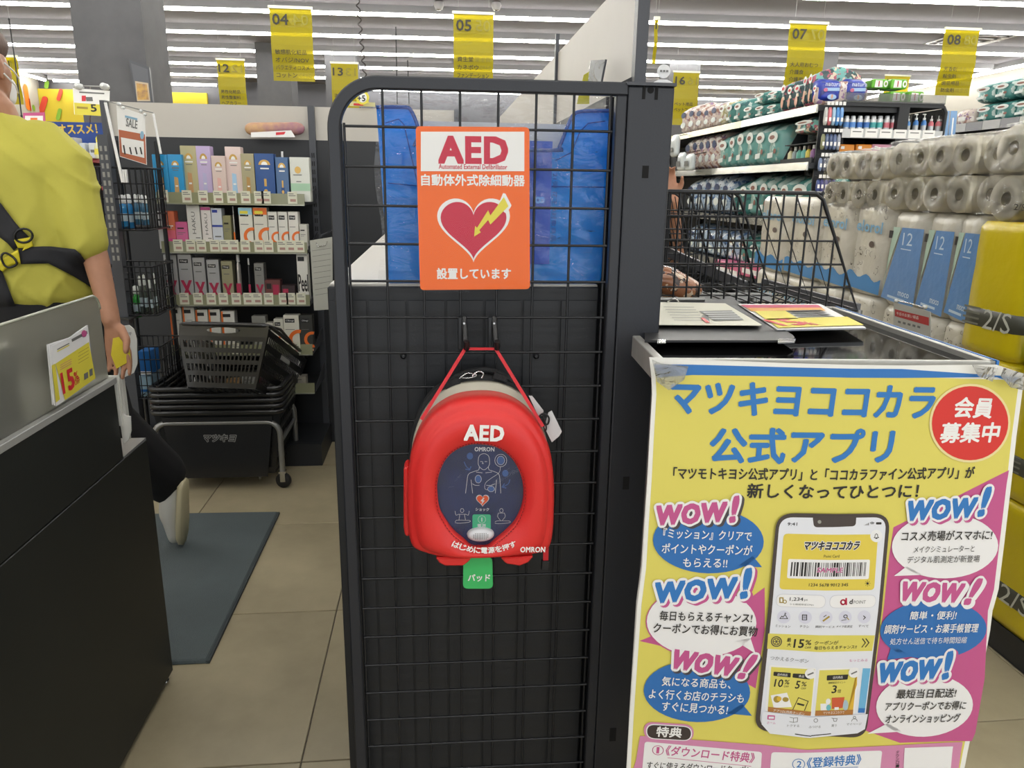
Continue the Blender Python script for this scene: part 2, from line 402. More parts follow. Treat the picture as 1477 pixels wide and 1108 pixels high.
# rows of tube lights
tilt = -.038
for k, y in enumerate(TUBE_ROWS):
    yy = y+.02
    nm = ('continuous white tube light row on the ceiling, %s one counted from the far wall' % ORD[len(TUBE_ROWS)-1-k])
    xa, xb = -7.9, 9.1
    t = thing('ceiling_light', nm, 'light', (0, yy, CZ), group='rows of tube lights')
    hs = MB(M('light_housing', '8f8f92', .5)); tb = MB(TUBE, ).use(TUBE, True)
    hs.hexa([(xa, yy+tilt*xa-.018, CZ-.085), (xb, yy+tilt*xb-.018, CZ-.085), (xb, yy+tilt*xb+.018, CZ-.085), (xa, yy+tilt*xa+.018, CZ-.085)],
            [(xa, yy+tilt*xa-.025, CZ), (xb, yy+tilt*xb-.025, CZ), (xb, yy+tilt*xb+.025, CZ), (xa, yy+tilt*xa+.025, CZ)])
    tb.tube([(xa+.05, yy+tilt*xa, CZ-.10), (xb-.05, yy+tilt*xb, CZ-.10)], .023, 8)
    hs.build('housing', t); tb.build('tube', t)
for nm, (x, ya, yb) in {'left': (-7.85, 9, 17.1), 'right': (9.2, 4, 16.6)}.items():
    t = thing('ceiling_light', 'single tube light row running away along the %s wall' % nm, 'light', (x, ya, CZ))
    MB(MATS['light_housing']).box((x-.02, ya, CZ-.085), (x+.02, yb, CZ)).build('housing', t)
    MB(TUBE).tube([(x, ya+.05, CZ-.10), (x, yb-.05, CZ-.10)], .027, 8).build('tube', t)
t = thing('ceiling_light', 'tube light row along the top of the far wall', 'light', (0, 17.1, CZ))
MB(MATS['light_housing']).box((-7.8, 17.06, CZ-.085), (-4.4, 17.14, CZ)).box((-1.95, 17.06, CZ-.085), (9, 17.14, CZ)).build('housing', t)
MB(TUBE).tube([(-7.7, 17.08, CZ-.10), (-4.5, 17.08, CZ-.10)], .027, 8).tube([(-1.9, 17.08, CZ-.10), (8.9, 17.08, CZ-.10)], .027, 8).build('tube', t)
# air diffuser and small ceiling fittings
c = at(1400, 58, Z=CZ-.02); t = thing('ceiling_vent', 'square air diffuser in the ceiling behind the aisle 08 banner', 'vent', c)
for k in range(4):
    s_ = .42-.1*k; z = CZ-.004-.014*k
    m = MB(M('vent_white', 'b8b6b8', .5))
    m.box((c.x-s_, c.y-s_, z-.012), (c.x+s_, c.y-s_+.04, z)).box((c.x-s_, c.y+s_-.04, z-.012), (c.x+s_, c.y+s_, z)).box((c.x-s_, c.y-s_, z-.012), (c.x-s_+.04, c.y+s_, z)).box((c.x+s_-.04, c.y-s_, z-.012), (c.x+s_, c.y+s_, z)); m.build('vane_ring', t)
for (x, y, nm) in [(633, 3, 'left one'), (716, 4, 'right one')]:
    c = at(x, y, Z=CZ-.01); t = thing('ceiling_spotlight', 'small round fitting on the ceiling at the top of the picture, '+nm, 'fitting', c)
    MB(MATS['vent_white']).lathe([(.05, .0), (.06, -.03), (.04, -.08)], c, n=14).build('housing', t); MB(CHROME).lathe([(.03, -.08), (.02, -.085)], c, n=12).build('lens', t)

# ================================================================== AISLE BANNERS
BANNER = see_through('banner_yellow', 'c2b61c', .8, rough=.35, gloss=.3)
BINK = M('banner_ink', '22211a', .6); BINK2 = M('banner_show_through', '8c8420', .6)
def banner(q, Y, num, lines, place, numh=13, half=.5):
    """q: photo pixels of the top-left, top-right and bottom-left corners"""
    a = at(*q[0], Y=Y); b = at(*q[1], Y=Y); c = at(*q[2], Y=Y); w = b.x-a.x; zt, zb = a.z, c.z; x0 = a.x; h = zt-zb
    t = thing('aisle_banner', 'yellow hanging aisle banner %s' % place, 'banner', ((a.x+b.x)/2, Y, zb), group='aisle banners')
    m = MB(BANNER); K = 8
    vs = []; fs = []
    for k in range(K+1):
        f = k/K; yy = Y+.012*sin(f*9)+.01*f
        vs += [(x0, yy, zt-h*f), (x0+w, yy, zt-h*f), (x0, yy+.0015, zt-h*f), (x0+w, yy+.0015, zt-h*f)]
    for k in range(K):
        i = 4*k; j = i+4; fs += [(i, i+1, j+1, j), (i+3, i+2, j+2, j+3), (i, j, j+2, i+2), (i+1, i+3, j+3, j+1)]
    m.add(vs, fs, False).build('sheet', t)
    MB(M('clear_hanger', 'd8d8c0', .3)).box((x0-.01, Y-.008, zt-.004), (x0+w+.01, Y+.008, zt+.02)).build('top_rail', t)
    for dx in (.12, .88): MB(M('thread', '8a8a88', .5)).tube([(x0+w*dx, Y, zt+.02), (x0+w*dx, Y, CZ)], .0018, 4).build('hanging_wire', t)
    P = Plane((x0, Y-.016, zb), step=.001)
    nh = h*.145; nw = w*.37; top = h-h*.085
    P.textuv(num, (w*.07, top-nh), (w*.07+nw, top-nh), nh, BINK, 1, .02)
    P.textuv(num, (w*.55, top-nh), (w*.55+nw, top-nh), nh, BINK2, 1, .01, mirror=True)
    for k, s in enumerate(lines):
        if not s: continue
        z = h*(.385-.108*k); hh = h*.068; ww = min(len(s)*hh*1.12, w*.8)
        P.textuv(s, (w*.09, z-hh*.3), (w*.09+ww, z-hh*.3), hh, BINK, 1, .01)
        if ww < w*.75: P.textuv(s, (w*.13+ww, z-hh*.3), (min(w*.13+2*ww, w*.93), z-hh*.3), hh, BINK2, 1, .0, mirror=True)
    P.build('lettering', t); return t
banner(((388, 11), (449, 13), (394, 116)), 7.5, '04', ['敏感肌化粧品', 'オバジ/NOV', 'バラエティコスメ', 'コットン'], 'numbered 04 at the upper left')
banner(((654, 19), (712, 22), (654, 128)), 7.5, '05', ['資生堂', 'カネボウ', 'ファンデーション'], 'numbered 05 above the wire panel')
banner(((1140, 33), (1194, 35), (1128, 132)), 7.5, '07', ['大人用おむつ', '介護食', '介護用品'], 'numbered 07 over the nappy shelves')
banner(((1364, 42), (1414, 44), (1353, 137)), 7.5, '08', ['芳香剤', '殺虫剤', '園芸用品', '防虫剤'], 'numbered 08 at the upper right')
banner(((312, 86), (352, 88), (317, 162)), 11, '12', ['男性化粧品', '男性整髪料', 'ヘアカラー'], 'numbered 12, small and far left of centre')
banner(((477, 91), (516, 94), (480, 168)), 11, '13', ['洗顔料', '入浴剤'], 'numbered 13, beside the corner of the wire panel')
banner(((972, 104), (1009, 106), (972, 180)), 11, '16', ['ペット用品', 'ペットフード'], 'numbered 16 just right of the post')
banner(((5, 82), (24, 84), (10, 150)), 9, '11', ['スキンケア', 'ボディケア', '石けん', ''], 'seen partly behind the assistant\'s head')
banner(((1277, 109), (1313, 111), (1277, 170)), 13, '17', ['文具'], 'small and far behind the blue nappy bags')
banner(((945, 28), (950, 28), (946, 92)), 6, '06', [''], 'seen almost edge-on right beside the pole')
# ================================================================== GONDOLA END WITH THE WIRE PANEL
PHI = -.0168; pu = Vector((cos(PHI), sin(PHI), 0)); P0 = Vector((-.1169, 1.0352, 0))
def pp(u, z, d=0): return P0+pu*u+Vector((sin(PHI), -cos(PHI), 0))*d+Vector((0, 0, z))   # d towards the viewer
PZ = 1.2758
GP = Plane((P0.x, P0.y, 0), pu)
# --- cabinet behind the panel
g = thing('display_cabinet', 'tall dark grey cabinet with a light top behind the wire panel', 'cabinet', (.05, 1.06, 0))
CABM = M('cabinet_black', '1d1f23', .5, noise=.1, nscale=3, bump=.1, bscale=300)
MB(CABM).box((-.152, 1.064, .0), (.235, 3.1, 1.064)).build('body', g, bevel=.002)
MB(M('cabinet_top_grey', 'aeaaa2', .45)).box((-.150, 1.072, 1.05), (.234, 3.1, 1.067)).build('top', g, bevel=.001)
for k in range(7): MB(CABM).box((-.15+.055*k, 1.0605, .02), (-.099+.055*k, 1.0618, 1.045)).build('front_strip', g)
for x in (582, 773): MB(WIRE).lathe([(.0045, 0), (.0045, .004), (.002, .006)], at(x, 513, Y=1.061), (0, -1, 0), 10).build('screw', g)
# --- upright post with slots, header board
g = thing('gondola_upright', 'wide black upright post with slots beside the wire panel, carrying a white header board', 'shelf post', (.28, 1.03, 0))
xa, xb = at(903, 200, Y=1.026).x, at(969, 200, Y=1.026).x
PM = M('post_grey', '26282e', .42, noise=.1, nscale=3, bump=.08, bscale=400)
MB(PM).box((xa, 1.026, 0), (xb, 1.10, 1.334)).build('post', g, bevel=.0025, seg=2)
MB(DARKM).box((xa-.003, 1.022, 1.334), (xb+.001, 1.104, 1.338)).build('cap', g)
dk = MB(SLOT)
for (x, y, w, h) in [(929, 131, 1.6, 12), (947, 132, 1.6, 12)]:
    a = at(x-w, y-h, Y=1.0255); b = at(x+w, y+h, Y=1.0255); MB(SLOT).box((a.x, 1.0253, b.z), (b.x, 1.03, a.z)).build('tab_slit', g)
MB(SLOT).lathe([(.0045, 0), (.0045, .002)], at(938, 130, Y=1.0275), (0, -1, 0), 16).build('screw_hole', g)
for (x, y) in [(931, 248), (903, 697), (884, 1060)]:
    a = at(x-4, y-9, Y=1.0255); b = at(x+4, y+9, Y=1.0255); MB(SLOT).box((a.x, 1.0253, b.z), (b.x, 1.03, a.z)).build('slot', g)
bx = .272
MB(GREYL).box((bx, 1.075, 1.338), (bx+.012, 3.3, 1.492)).build('header_board', g)
_y = at(804, 100, X=bx).y; MB(DARKM).box((bx-.006, _y-.006, 1.338), (bx+.002, _y+.006, 1.53)).build('board_joint', g)
MB(DARKM).box((bx-.003, 1.058, 1.336), (bx+.013, 1.076, 1.60)).build('board_edge_post', g)
MB(PM).slab([(bx-.03, 1.1, 1.338), (bx-.001, 1.07, 1.338), (bx-.001, 1.07, 1.352)], (0, .03, 0), .01).build('corner_bracket', g)
MB(CABM).box((.245, 1.12, .0), (.30, 3.1, 1.33)).build('back_panel', g)
# --- small white disc tag standing on the post
c = at(957, 103, Y=1.05); t = thing('round_tag', 'small white round tag on a flat stand on top of the post', 'tag', (c.x, 1.05, 1.338))
MB(M('tag_white', 'dedfe0', .4)).lathe([(.0088, 0), (.0088, .0015)], c, (0, -1, 0), 24).build('disc', t)
MB(MATS['tag_white']).slab([(c.x-.014, 1.049, 1.3382), (c.x+.015, 1.049, 1.3382), (c.x+.0125, 1.049, 1.3425), (c.x+.006, 1.049, 1.3455), (c.x-.006, 1.049, 1.3455), (c.x-.012, 1.049, 1.3425)], (0, 1, 0), .002).build('stand', t)
P = Plane((c.x, 1.0473, c.z)); 
for k in (-1, 0, 1): P.poly([(k*.0042-.0014, -.0013), (k*.0042+.0014, -.0013), (k*.0042+.0014, .0013), (k*.0042-.0014, .0013)], INKG, 1)
P.build('lettering', t)
# --- clear card holder and yellow card behind the panel top
t = thing('card_holder', 'clear plastic card holder leaning behind the top of the wire panel', 'card holder', (at(850, 110, Y=1.22).x, 1.22, 1.34))
a, b, c, d = [at(*p, Y=1.22) for p in ((846, 135), (852, 87), (874, 86), (866, 128))]
FILM = see_through('clear_film', 'e8eaec', .12, rough=.12, gloss=.8, bump=.6, bscale=18)
MB(see_through('clear_plastic', 'dfe3e6', .3, rough=.08, gloss=.9, bump=.5, bscale=25)).slab([a, b, c, d], (0, 1, 0), .002).build('sleeve', t)
MB(DARKM).bar(c, d, .003).build('edge', t)
a, b = at(842, 108, Y=1.24), at(832, 150, Y=1.24)
MB(M('card_yellow', 'c8c040', .5)).slab([a, at(850, 103, Y=1.24), at(850, 150, Y=1.24), b], (0, 1, 0), .001).build('card', t)

# --- wire panel
g = thing('wire_mesh_stand', 'black wire mesh display panel in a round-cornered frame', 'wire panel', (P0.x+.17, P0.y, 0))
zt = PZ+.062; ro = .066; fw = .0165
def frame_path(off):   # centre line: up the left post, round the corner, along the top
    u0 = -.021+fw/2-off; z1 = zt-fw/2+off*0; r = ro-fw/2
    pts = [(u0, .06), (u0, z1-r)]+[(u0+r-r*cos(a), z1-r+r*sin(a)) for a in [pi/2*k/14 for k in range(1, 14)]]+[(u0+r, z1), (.371, z1)]
    return pts
def strip(pts, w, d0, d1, mb, us=1):
    """rectangular section swept along a path lying in the panel plane"""
    V = []; F = []
    for i, (u, z) in enumerate(pts):
        a = pts[max(i-1, 0)]; b = pts[min(i+1, len(pts)-1)]; du, dz = b[0]-a[0], b[1]-a[1]; l = sqrt(du*du+dz*dz); nu, nz = -dz/l, du/l
        V += [pp(u+nu*w/2, z+nz*w/2, d0), pp(u-nu*w/2, z-nz*w/2, d0), pp(u-nu*w/2, z-nz*w/2, d1), pp(u+nu*w/2, z+nz*w/2, d1)]
    for i in range(len(pts)-1):
        k = 4*i; F += [(k+j, k+(j+1) % 4, k+4+(j+1) % 4, k+4+j) for j in range(4)]
    F += [(0, 1, 2, 3), tuple(range(len(V)-4, len(V)))[::-1]]
    mb.add(V, F, False)
m = MB(PM); strip(frame_path(0), fw, -.012, .004, m); m.build('frame', g, bevel=.0018)
m = MB(PM); strip([(.3625, .06), (.3625, zt-fw)], .0145, -.012, .004, m); m.build('side_bar', g, bevel=.0015)
wr = .0019
us = [.05*k for k in range(8)]; us[7] = .349
wv = MB(WIRE)
for k, u in enumerate(us):
    top = PZ+.05 if k else PZ+.004
    MB(WIRE).tube([pp(u, .05, -.0025), pp(u, top, -.0025)], wr, 6).build('wire', g)
zs = [PZ-.05*k for k in range(-1, 25)]
for k, z in enumerate(zs): MB(WIRE).tube([pp(0 if k else .05, z, .001), pp(.352, z, .001)], wr, 6).build('wire', g)
MB(WIRE).tube([pp(-.004, .06, -.004), pp(-.004, PZ+.003, -.004)], .0016, 5).build('wire', g)

# --- AED notice in a laminated pouch
SP = Plane(pp(0, PZ, .0065), pu, step=.00022)
t = thing('aed_sign', 'orange laminated sign reading AED fixed to the wire panel', 'sign', pp(.17, 1.06, .005))
q = [SP.px(*p) for p in ((599.5, 182), (763.5, 183.5), (764.5, 417), (606, 418.5))]
def quad(P, q, r, mat, th, par, nm, off=0, n=6):
    pts = rq([Vector(a) for a in q], r, n); return MB(mat).slab([P.w(a, b, off-th) for a, b in pts], P.n, th).build(nm, par)
quad(SP, q, .006, M('sign_orange', 'f46a10', .4), .0006, t, 'card')
W1 = M('print_white', 'f0efec', .4); RD = M('aed_red', 'c8203f', .4)
SP.prect(607, 190, 756.3, 247, W1, 1)
SP.text('AED', 634, 234, 731, 235, 36, RD, 2, .05)
SP.text('Automated External Defibrillator', 633, 243.5, 731.5, 244.5, 7, RD, 2, .014)
SP.text('自動体外式除細動器', 608, 267.5, 756.5, 268.5, 16, W1, 2, .03)
SP.text('設置しています', 630.5, 402.5, 736.5, 402.5, 15.5, W1, 2, .03)
def heart(cx, ty, w, h, n=60):
    P = []
    for k in range(n):
        s = 2*pi*k/n; x = 16*sin(s)**3; y = 13*cos(s)-5*cos(2*s)-2*cos(3*s)-cos(4*s); P.append((cx+x/16*w/2, ty+(12-y)/29*h))
    return P
SP.ppoly(heart(683, 286, 105, 93), W1, 1); SP.ppoly(heart(683, 291, 95, 83), RD, 2)
c2 = lambda x, y: (590+x/4.263, 170+y/4.263)
bolt = [(583, 487), (611, 543), (500, 656), (486, 628), (432, 690), (441, 704), (400, 730), (406, 664), (418, 676), (486, 568), (500, 600)]
SP.ppoly([c2(*p) for p in [(578, 463), (592, 466), (630, 538), (618, 560), (590, 585), (545, 540)]], W1, 2.5)
SP.ppoly([c2(*p) for p in bolt], YEL, 4)
SP.build('print', t)
q = [SP.px(*p) for p in ((597, 180), (768, 180), (768.5, 422), (603, 422))]
LAM = see_through('laminate', 'ffffff', .0, rough=.05, gloss=.14, bump=.4, bscale=5)
nx, nz = 10, 14
m = MB(LAM); V = []
for j in range(nz+1):
    for i in range(nx+1):
        a = (1-i/nx); b = (1-j/nz); x = q[0][0]*a*b+q[1][0]*(1-a)*b+q[3][0]*a*(1-b)+q[2][0]*(1-a)*(1-b); z = q[0][1]*a*b+q[1][1]*(1-a)*b+q[3][1]*a*(1-b)+q[2][1]*(1-a)*(1-b)
        V.append(SP.w(x, z, .0016+.0004*sin(i*1.1+j*.6)+.0003*sin(j*1.7)))
m.add(V, [(j*(nx+1)+i, j*(nx+1)+i+1, (j+1)*(nx+1)+i+1, (j+1)*(nx+1)+i) for j in range(nz) for i in range(nx)], True); m.build('laminate_film', t)

# --- double hook
t = thing('double_hook', 'pair of black J-shaped hooks clipped on the wire panel above the red bag', 'hook', pp(.175, 1.0, .005))
for x in (668, 711):
    a = GP.px(x, 458); b = GP.px(x+2, 512)
    MB(WIRE).box(pp(a[0]-.0075, a[1]-.044, 0.003), pp(a[0]-.0015, a[1]+.002, .010)).build('back_plate', t, bevel=.001)
    m = MB(M('hook_plastic', '1e1e20', .35)); 
    m.tube([pp(a[0]+.001, a[1]+.001, .005), pp(a[0]+.002, a[1]-.012, .012), pp(a[0]+.003, a[1]-.030, .018), pp(a[0]+.0035, a[1]-.040, .026), pp(a[0]+.004, a[1]-.036, .036), pp(a[0]+.004, a[1]-.026, .040)], .0042, 8); m.build('hook', t)
    MB(CHROME).lathe([(.0015, 0), (.0015, .002)], pp(a[0]+.001, a[1]-.006, .012), (0, -1, 0), 8).build('rivet', t)

# --- the red AED bag
YF = .935
BG = thing('aed_bag', 'red round-topped AED carrying bag hung from the hooks', 'bag', (.07, .96, .68))
RP = Plane((.066, YF, .775), (1, -.012, 0), step=.0003)
REDS = M('red_leatherette', 'dc302e', .38, bump=.12, bscale=350, spec=.45)
kk = 1.0
# outline of the shell in photo pixels (clockwise from the top)
OUT = [(690, 576), (722, 578), (748, 588), (770, 606), (787, 632), (797, 662), (801, 700), (801, 740), (799, 775), (793, 795), (778, 801), (740, 804), (690, 807), (640, 806), (610, 800), (594, 792), (588, 770), (586, 735), (587, 700), (590, 672), (597, 645), (610, 618), (630, 596), (658, 581)]
WIN = [(692, 641), (712, 644), (728, 652), (741, 665), (750, 682), (755, 702), (755, 722), (750, 740), (741, 756), (728, 769), (715, 780), (704, 789), (692, 790), (680, 789), (668, 779), (655, 768), (643, 752), (634, 735), (631, 715), (631, 695), (636, 676), (646, 659), (660, 648), (676, 642)]
def smooth_loop(pts, m=4):
    out = []; K = len(pts)
    for i in range(K):
        p0, p1, p2, p3 = [Vector(pts[(i+j) % K]) for j in (-1, 0, 1, 2)]
        for k in range(m):
            t_ = k/m; out.append(.5*((2*p1)+(p2-p0)*t_+(2*p0-5*p1+4*p2-p3)*t_*t_+(3*p1-p0-3*p2+p3)*t_**3))
    return out
O_ = [Vector(RP.px(*p)) for p in smooth_loop(OUT)]; W_ = [Vector(RP.px(*p)) for p in smooth_loop(WIN)]
N_ = len(O_)
def ring(f, h):   # f 0 = window edge, 1 = outline, h = height towards viewer
    return [RP.w(*(W_[i]*(1-f)+O_[i]*f), h) for i in range(N_)]
prof = [(0, -.012), (0, 0), (.04, .003), (.12, .0055), (.25, .009), (.42, .0105), (.58, .0095), (.70, .0065), (.76, .0025), (.80, .0005), (.86, .0), (.93, -.003), (.98, -.008), (1.0, -.016)]
V = []; F = []
for f, h in prof: V += ring(f, h)
V += [RP.w(*(O_[i]), -.05) for i in range(N_)]; R2 = len(prof)+1
V += [RP.w(*(O_[i]*.985), -.052) for i in range(N_)]; R2 += 1
for r in range(R2-1):
    for i in range(N_): F.append((r*N_+i, r*N_+(i+1) % N_, (r+1)*N_+(i+1) % N_, (r+1)*N_+i))
F.append(tuple((R2-1)*N_+i for i in range(N_))[::-1])
MB(REDS).add(V, F, True).build('shell', BG)
# stitching round the window
m = MB(M('dark_red_thread', '6e1418', .7))
for i in range(0, N_):
    a = W_[i]*.955+O_[i]*.045; b = (W_[i]*.45+W_[(i+1) % N_]*.55)*.955+O_[i]*.045
    m.bar(RP.w(*a, .0045), RP.w(*b, .0045), .0006, .0012, up=(0, -1, 0))
s_ = m.build('stitching', BG); s_['kind'] = 'stuff'
# window, the device face behind it
NAVY = M('device_navy', '1c2f63', .3, col2='162750', nscale=30, coat=.5)
MB(NAVY).slab([RP.w(*(w*1.0), -.011) for w in W_], RP.n, .003).build('device_face', BG)
D = Plane(RP.w(0, 0, -.0078), RP.u, step=.00015); WI = M('line_white', 'd8dbe0', .5); BI = M('pad_blue', '3c5f9e', .5)
cd = lambda x, y: (600+x/4.432, 620+y/4.432)
def L_(pts, w=.55, mat=WI, closed=False): D.line([cd(*p) for p in pts], w, mat, 2, closed)
def sm(pts, closed=False, m=4):
    if closed: return [tuple(v) for v in smooth_loop(pts, m)]
    q = [pts[0]]+list(pts)+[pts[-1]]; out = []
    for i in range(1, len(q)-2):
        p0, p1, p2, p3 = [Vector(q[i+j]) for j in (-1, 0, 1, 2)]
        for k in range(m):
            t_ = k/m; out.append(tuple(.5*((2*p1)+(p2-p0)*t_+(2*p0-5*p1+4*p2-p3)*t_*t_+(3*p1-p0-3*p2+p3)*t_**3)))
    return out+[tuple(pts[-1])]
L_(sm([(434, 152), (462, 165), (470, 195), (466, 230), (434, 256), (402, 230), (398, 195), (406, 165)], True), closed=True)
L_([(412, 203), (424, 203)]); L_([(440, 203), (454, 203)]); L_([(428, 205), (424, 216), (432, 216)])
L_(sm([(405, 238), (400, 256), (372, 266), (335, 285), (325, 340), (317, 405)])); L_(sm([(463, 238), (468, 256), (497, 266), (530, 285), (538, 340), (542, 405)]))
L_([(352, 320), (362, 405)]); L_([(515, 320), (507, 405)]); L_([(385, 270), (425, 275)]); L_([(445, 275), (485, 270)]); L_(sm([(362, 345), (380, 355), (405, 355)])); L_(sm([(450, 355), (480, 355), (505, 345)]))
for (x, y, rx, ry, m_) in [(398, 315, 20, 25, 1), (480, 378, 22, 18, 1), (542, 196, 24, 28, 1), (345, 168, 20, 22, 0), (571, 278, 20, 22, 0)]:
    a = cd(x, y); D.ell(a[0], a[1], rx/4.43, ry/4.43, BI, 1, 20)
    if m_: L_([(x+rx*cos(t), y+ry*sin(t)) for t in [2*pi*k/18 for k in range(18)]], .45, closed=True)
L_([(542+38*cos(t), 196+40*sin(t)) for t in [2*pi*k/24 for k in range(24)]], .55, closed=True)
L_(sm([(540, 238), (530, 275), (480, 310), (445, 340), (440, 375), (460, 385)]), .45)
L_(sm([(308, 205), (322, 235), (340, 250)]), 1.2, BI); L_([(352, 235), (342, 256), (318, 252)], 1.5, BI); L_(sm([(600, 318), (590, 345), (560, 362)]), 1.2, BI); L_([(565, 345), (550, 366), (575, 372)], 1.5, BI)
a = cd(426, 415); D.ppoly([cd(*p) for p in heart(426, 415, 84, 78, 40)], M('heart_white', 'c9cdd6', .5), 1.5); D.ppoly([cd(*p) for p in heart(426, 420, 74, 68, 40)], M('heart_orange', 'e0562c', .4), 2.5)
D.ppoly([cd(*p) for p in [(432, 432), (412, 455), (424, 458), (416, 480), (440, 452), (428, 449), (438, 436)]], WI, 3.5)
D.text('ショック', *cd(380, 518), *cd(466, 520), 4.6, WI, 2, .015)
D.text('OMRON', *cd(375, 137), *cd(500, 138), 6, WI, 2, .025)
for sgn, ox in ((1, 295), (1, 546)):
    L_([(ox+11*cos(t), 516+13*sin(t)) for t in [2*pi*k/14 for k in range(14)]], .45, closed=True)
for pts in [[(250, 520), (256, 545), (278, 540), (275, 575)], [(278, 540), (312, 540)], [(340, 520), (334, 545), (312, 540), (316, 575)], [(250, 590), (262, 578), (320, 578), (345, 580), (340, 590), (280, 597), (250, 594)],
            [(527, 532), (522, 555), (540, 578)], [(565, 532), (570, 555), (552, 578)], [(527, 532), (565, 532)], [(505, 590), (520, 582), (575, 582), (600, 584), (596, 594), (535, 600), (505, 598)]]: L_(sm(pts), .45)
D.build('diagram', BG)
GL = M('green_label', '41b98a', .4); D.prect(*cd(361, 540), *cd(478, 650), GL, 4, 3)
D.line([cd(421+24*cos(t), 572+24*sin(t)) for t in [2*pi*k/20 for k in range(20)]], .45, WI, 5, True); D.line([cd(421, 562), cd(421, 584)], 1.4, WI, 5)
D.text('電源', *cd(393, 621), *cd(446, 621), 4.6, WI, 5, .02); D.build('power_label', BG)
c = RP.w(*RP.px(693.5, 773.5), -.004)
m = MB(M('speaker_white', 'd6d8dc', .35)); m.lathe([(.0, .0055), (.008, .005), (.014, .0035), (.0185, .0), (.0188, -.005)], c, RP.n, 28, sx=1, sy=.5 if False else 1)
o = m.build('speaker', BG)
for v in o.data.vertices:
    w = wmat(BG) @ v.co; w.z = c.z+(w.z-c.z)*.55; v.co = wmat(BG).inverted() @ w
m = MB(INK)
for j in range(-2, 3):
    for i in range(-4, 5):
        x, z = i*.0024, j*.0020
        if (x/.012)**2+(z/.0055)**2 < 1: p = c+Vector((x, -.0056+.5*(x*x+4*z*z)/.02*.4, z)); m.lathe([(.0006, -.0008), (.0006, .0004)], p, (0, -1, 0), 6)
o = m.build('speaker_holes', o); o['kind'] = 'stuff'
MB(see_through('window_film', 'ffffff', .0, rough=.06, gloss=.2, bump=.5, bscale=9)).slab([RP.w(*w, -.0035) for w in W_], RP.n, .0006).build('window_film', BG)
# lettering on the shell
E_ = Plane(RP.w(0, 0, .0112), RP.u, step=.0003)
E_.text('AED', 670, 634.5, 725.5, 636, 21, W1, 1, .045)
E2 = Plane(RP.w(0, 0, .0100), RP.u, step=.0003); E2.text('OMRON', 750.5, 796.5, 786, 796.5, 7.5, W1, 1, .03)
ch = 'はじめに電源を押す'; ang0 = 214-180
for k, s in enumerate(ch):   # the line of characters bends round the window
    x = 655.5+k*10.7; y = 789+9.3*(1-((x-698)/44)**2)*1.0+ (0)
    sl = -2*9.3*(x-698)/44**2
    E_.text(s, x-4.6, y-4.6*sl*-1*-1+0, x+4.6, y+4.6*sl, 8.4 if s != 'じ' else 8.4, W1, 1, .03)
E_.b.v += E2.b.v if False else []
E_.build('lettering', BG); E2.build('brand_lettering', BG)
# body behind the shell: pale zip band and black back
back = [(v-Vector(RP.px(693, 700)))*1 for v in O_]
def shellring(sc, dx, dz, d0, d1, mat, nm, lab=None):
    c0 = Vector(RP.px(693, 700)); m = MB(mat); V = []
    for h in (d0, d1):
        for v in O_: w = c0+(v-c0)*sc+Vector((dx, dz)); V.append(RP.w(w.x, w.y, h))
    m.add(V, [(i, (i+1) % N_, N_+(i+1) % N_, N_+i) for i in range(N_)]+[tuple(range(N_)), tuple(range(N_, 2*N_))[::-1]], True); return m.build(nm, BG, lab)
shellring(.975, 0, .013, -.045, -.062, M('pale_rubber', 'b4b0a0', .4), 'zip_band', 'pale grey-beige zip band')
shellring(.97, -.003, .019, -.060, -.085, M('black_fabric', '19191b', .8, bump=.4, bscale=200), 'back_shell', 'black fabric back half')
# zip pulls and loop on top
for (x0, y0, x1, y1) in [(642, 573, 664, 564), (716, 556, 737, 562)]:
    MB(MATS['black_fabric']).bar(RP.w(*RP.px(x0, y0), -.055), RP.w(*RP.px(x1, y1), -.055), .008, .004, up=(0, -1, 0)).build('zip_pull', BG)
MB(CHROME).tube([RP.w(*RP.px(*p), -.055) for p in sm([(664, 561), (676, 553), (690, 556), (680, 560), (668, 560)])], .0009, 6).tube([RP.w(*RP.px(*p), -.05) for p in sm([(683, 556), (692, 549), (700, 552), (697, 559)])], .0012, 6).build('zip_ring', BG)
MB(MATS['black_fabric']).tube([RP.w(*RP.px(*p), -.075) for p in sm([(640, 577), (668, 560), (700, 553), (730, 560), (760, 583), (775, 600)])], .004, 8).build('carry_loop', BG)
# feet bumps, side tab
for pts in ([(628, 805), (634, 813), (642, 817), (668, 817), (676, 811), (681, 804)], [(722, 805), (730, 814), (750, 817), (762, 812), (770, 803)]):
    MB(REDS).slab([RP.w(*RP.px(*p), -.022) for p in pts], RP.n, .022).build('foot', BG, bevel=.002)
MB(REDS).slab([RP.w(*RP.px(*p), -.05) for p in [(581, 684), (588, 680), (592, 775), (588, 785), (583, 782), (581, 770)]], RP.n, .03).build('side_flap', BG, bevel=.002)
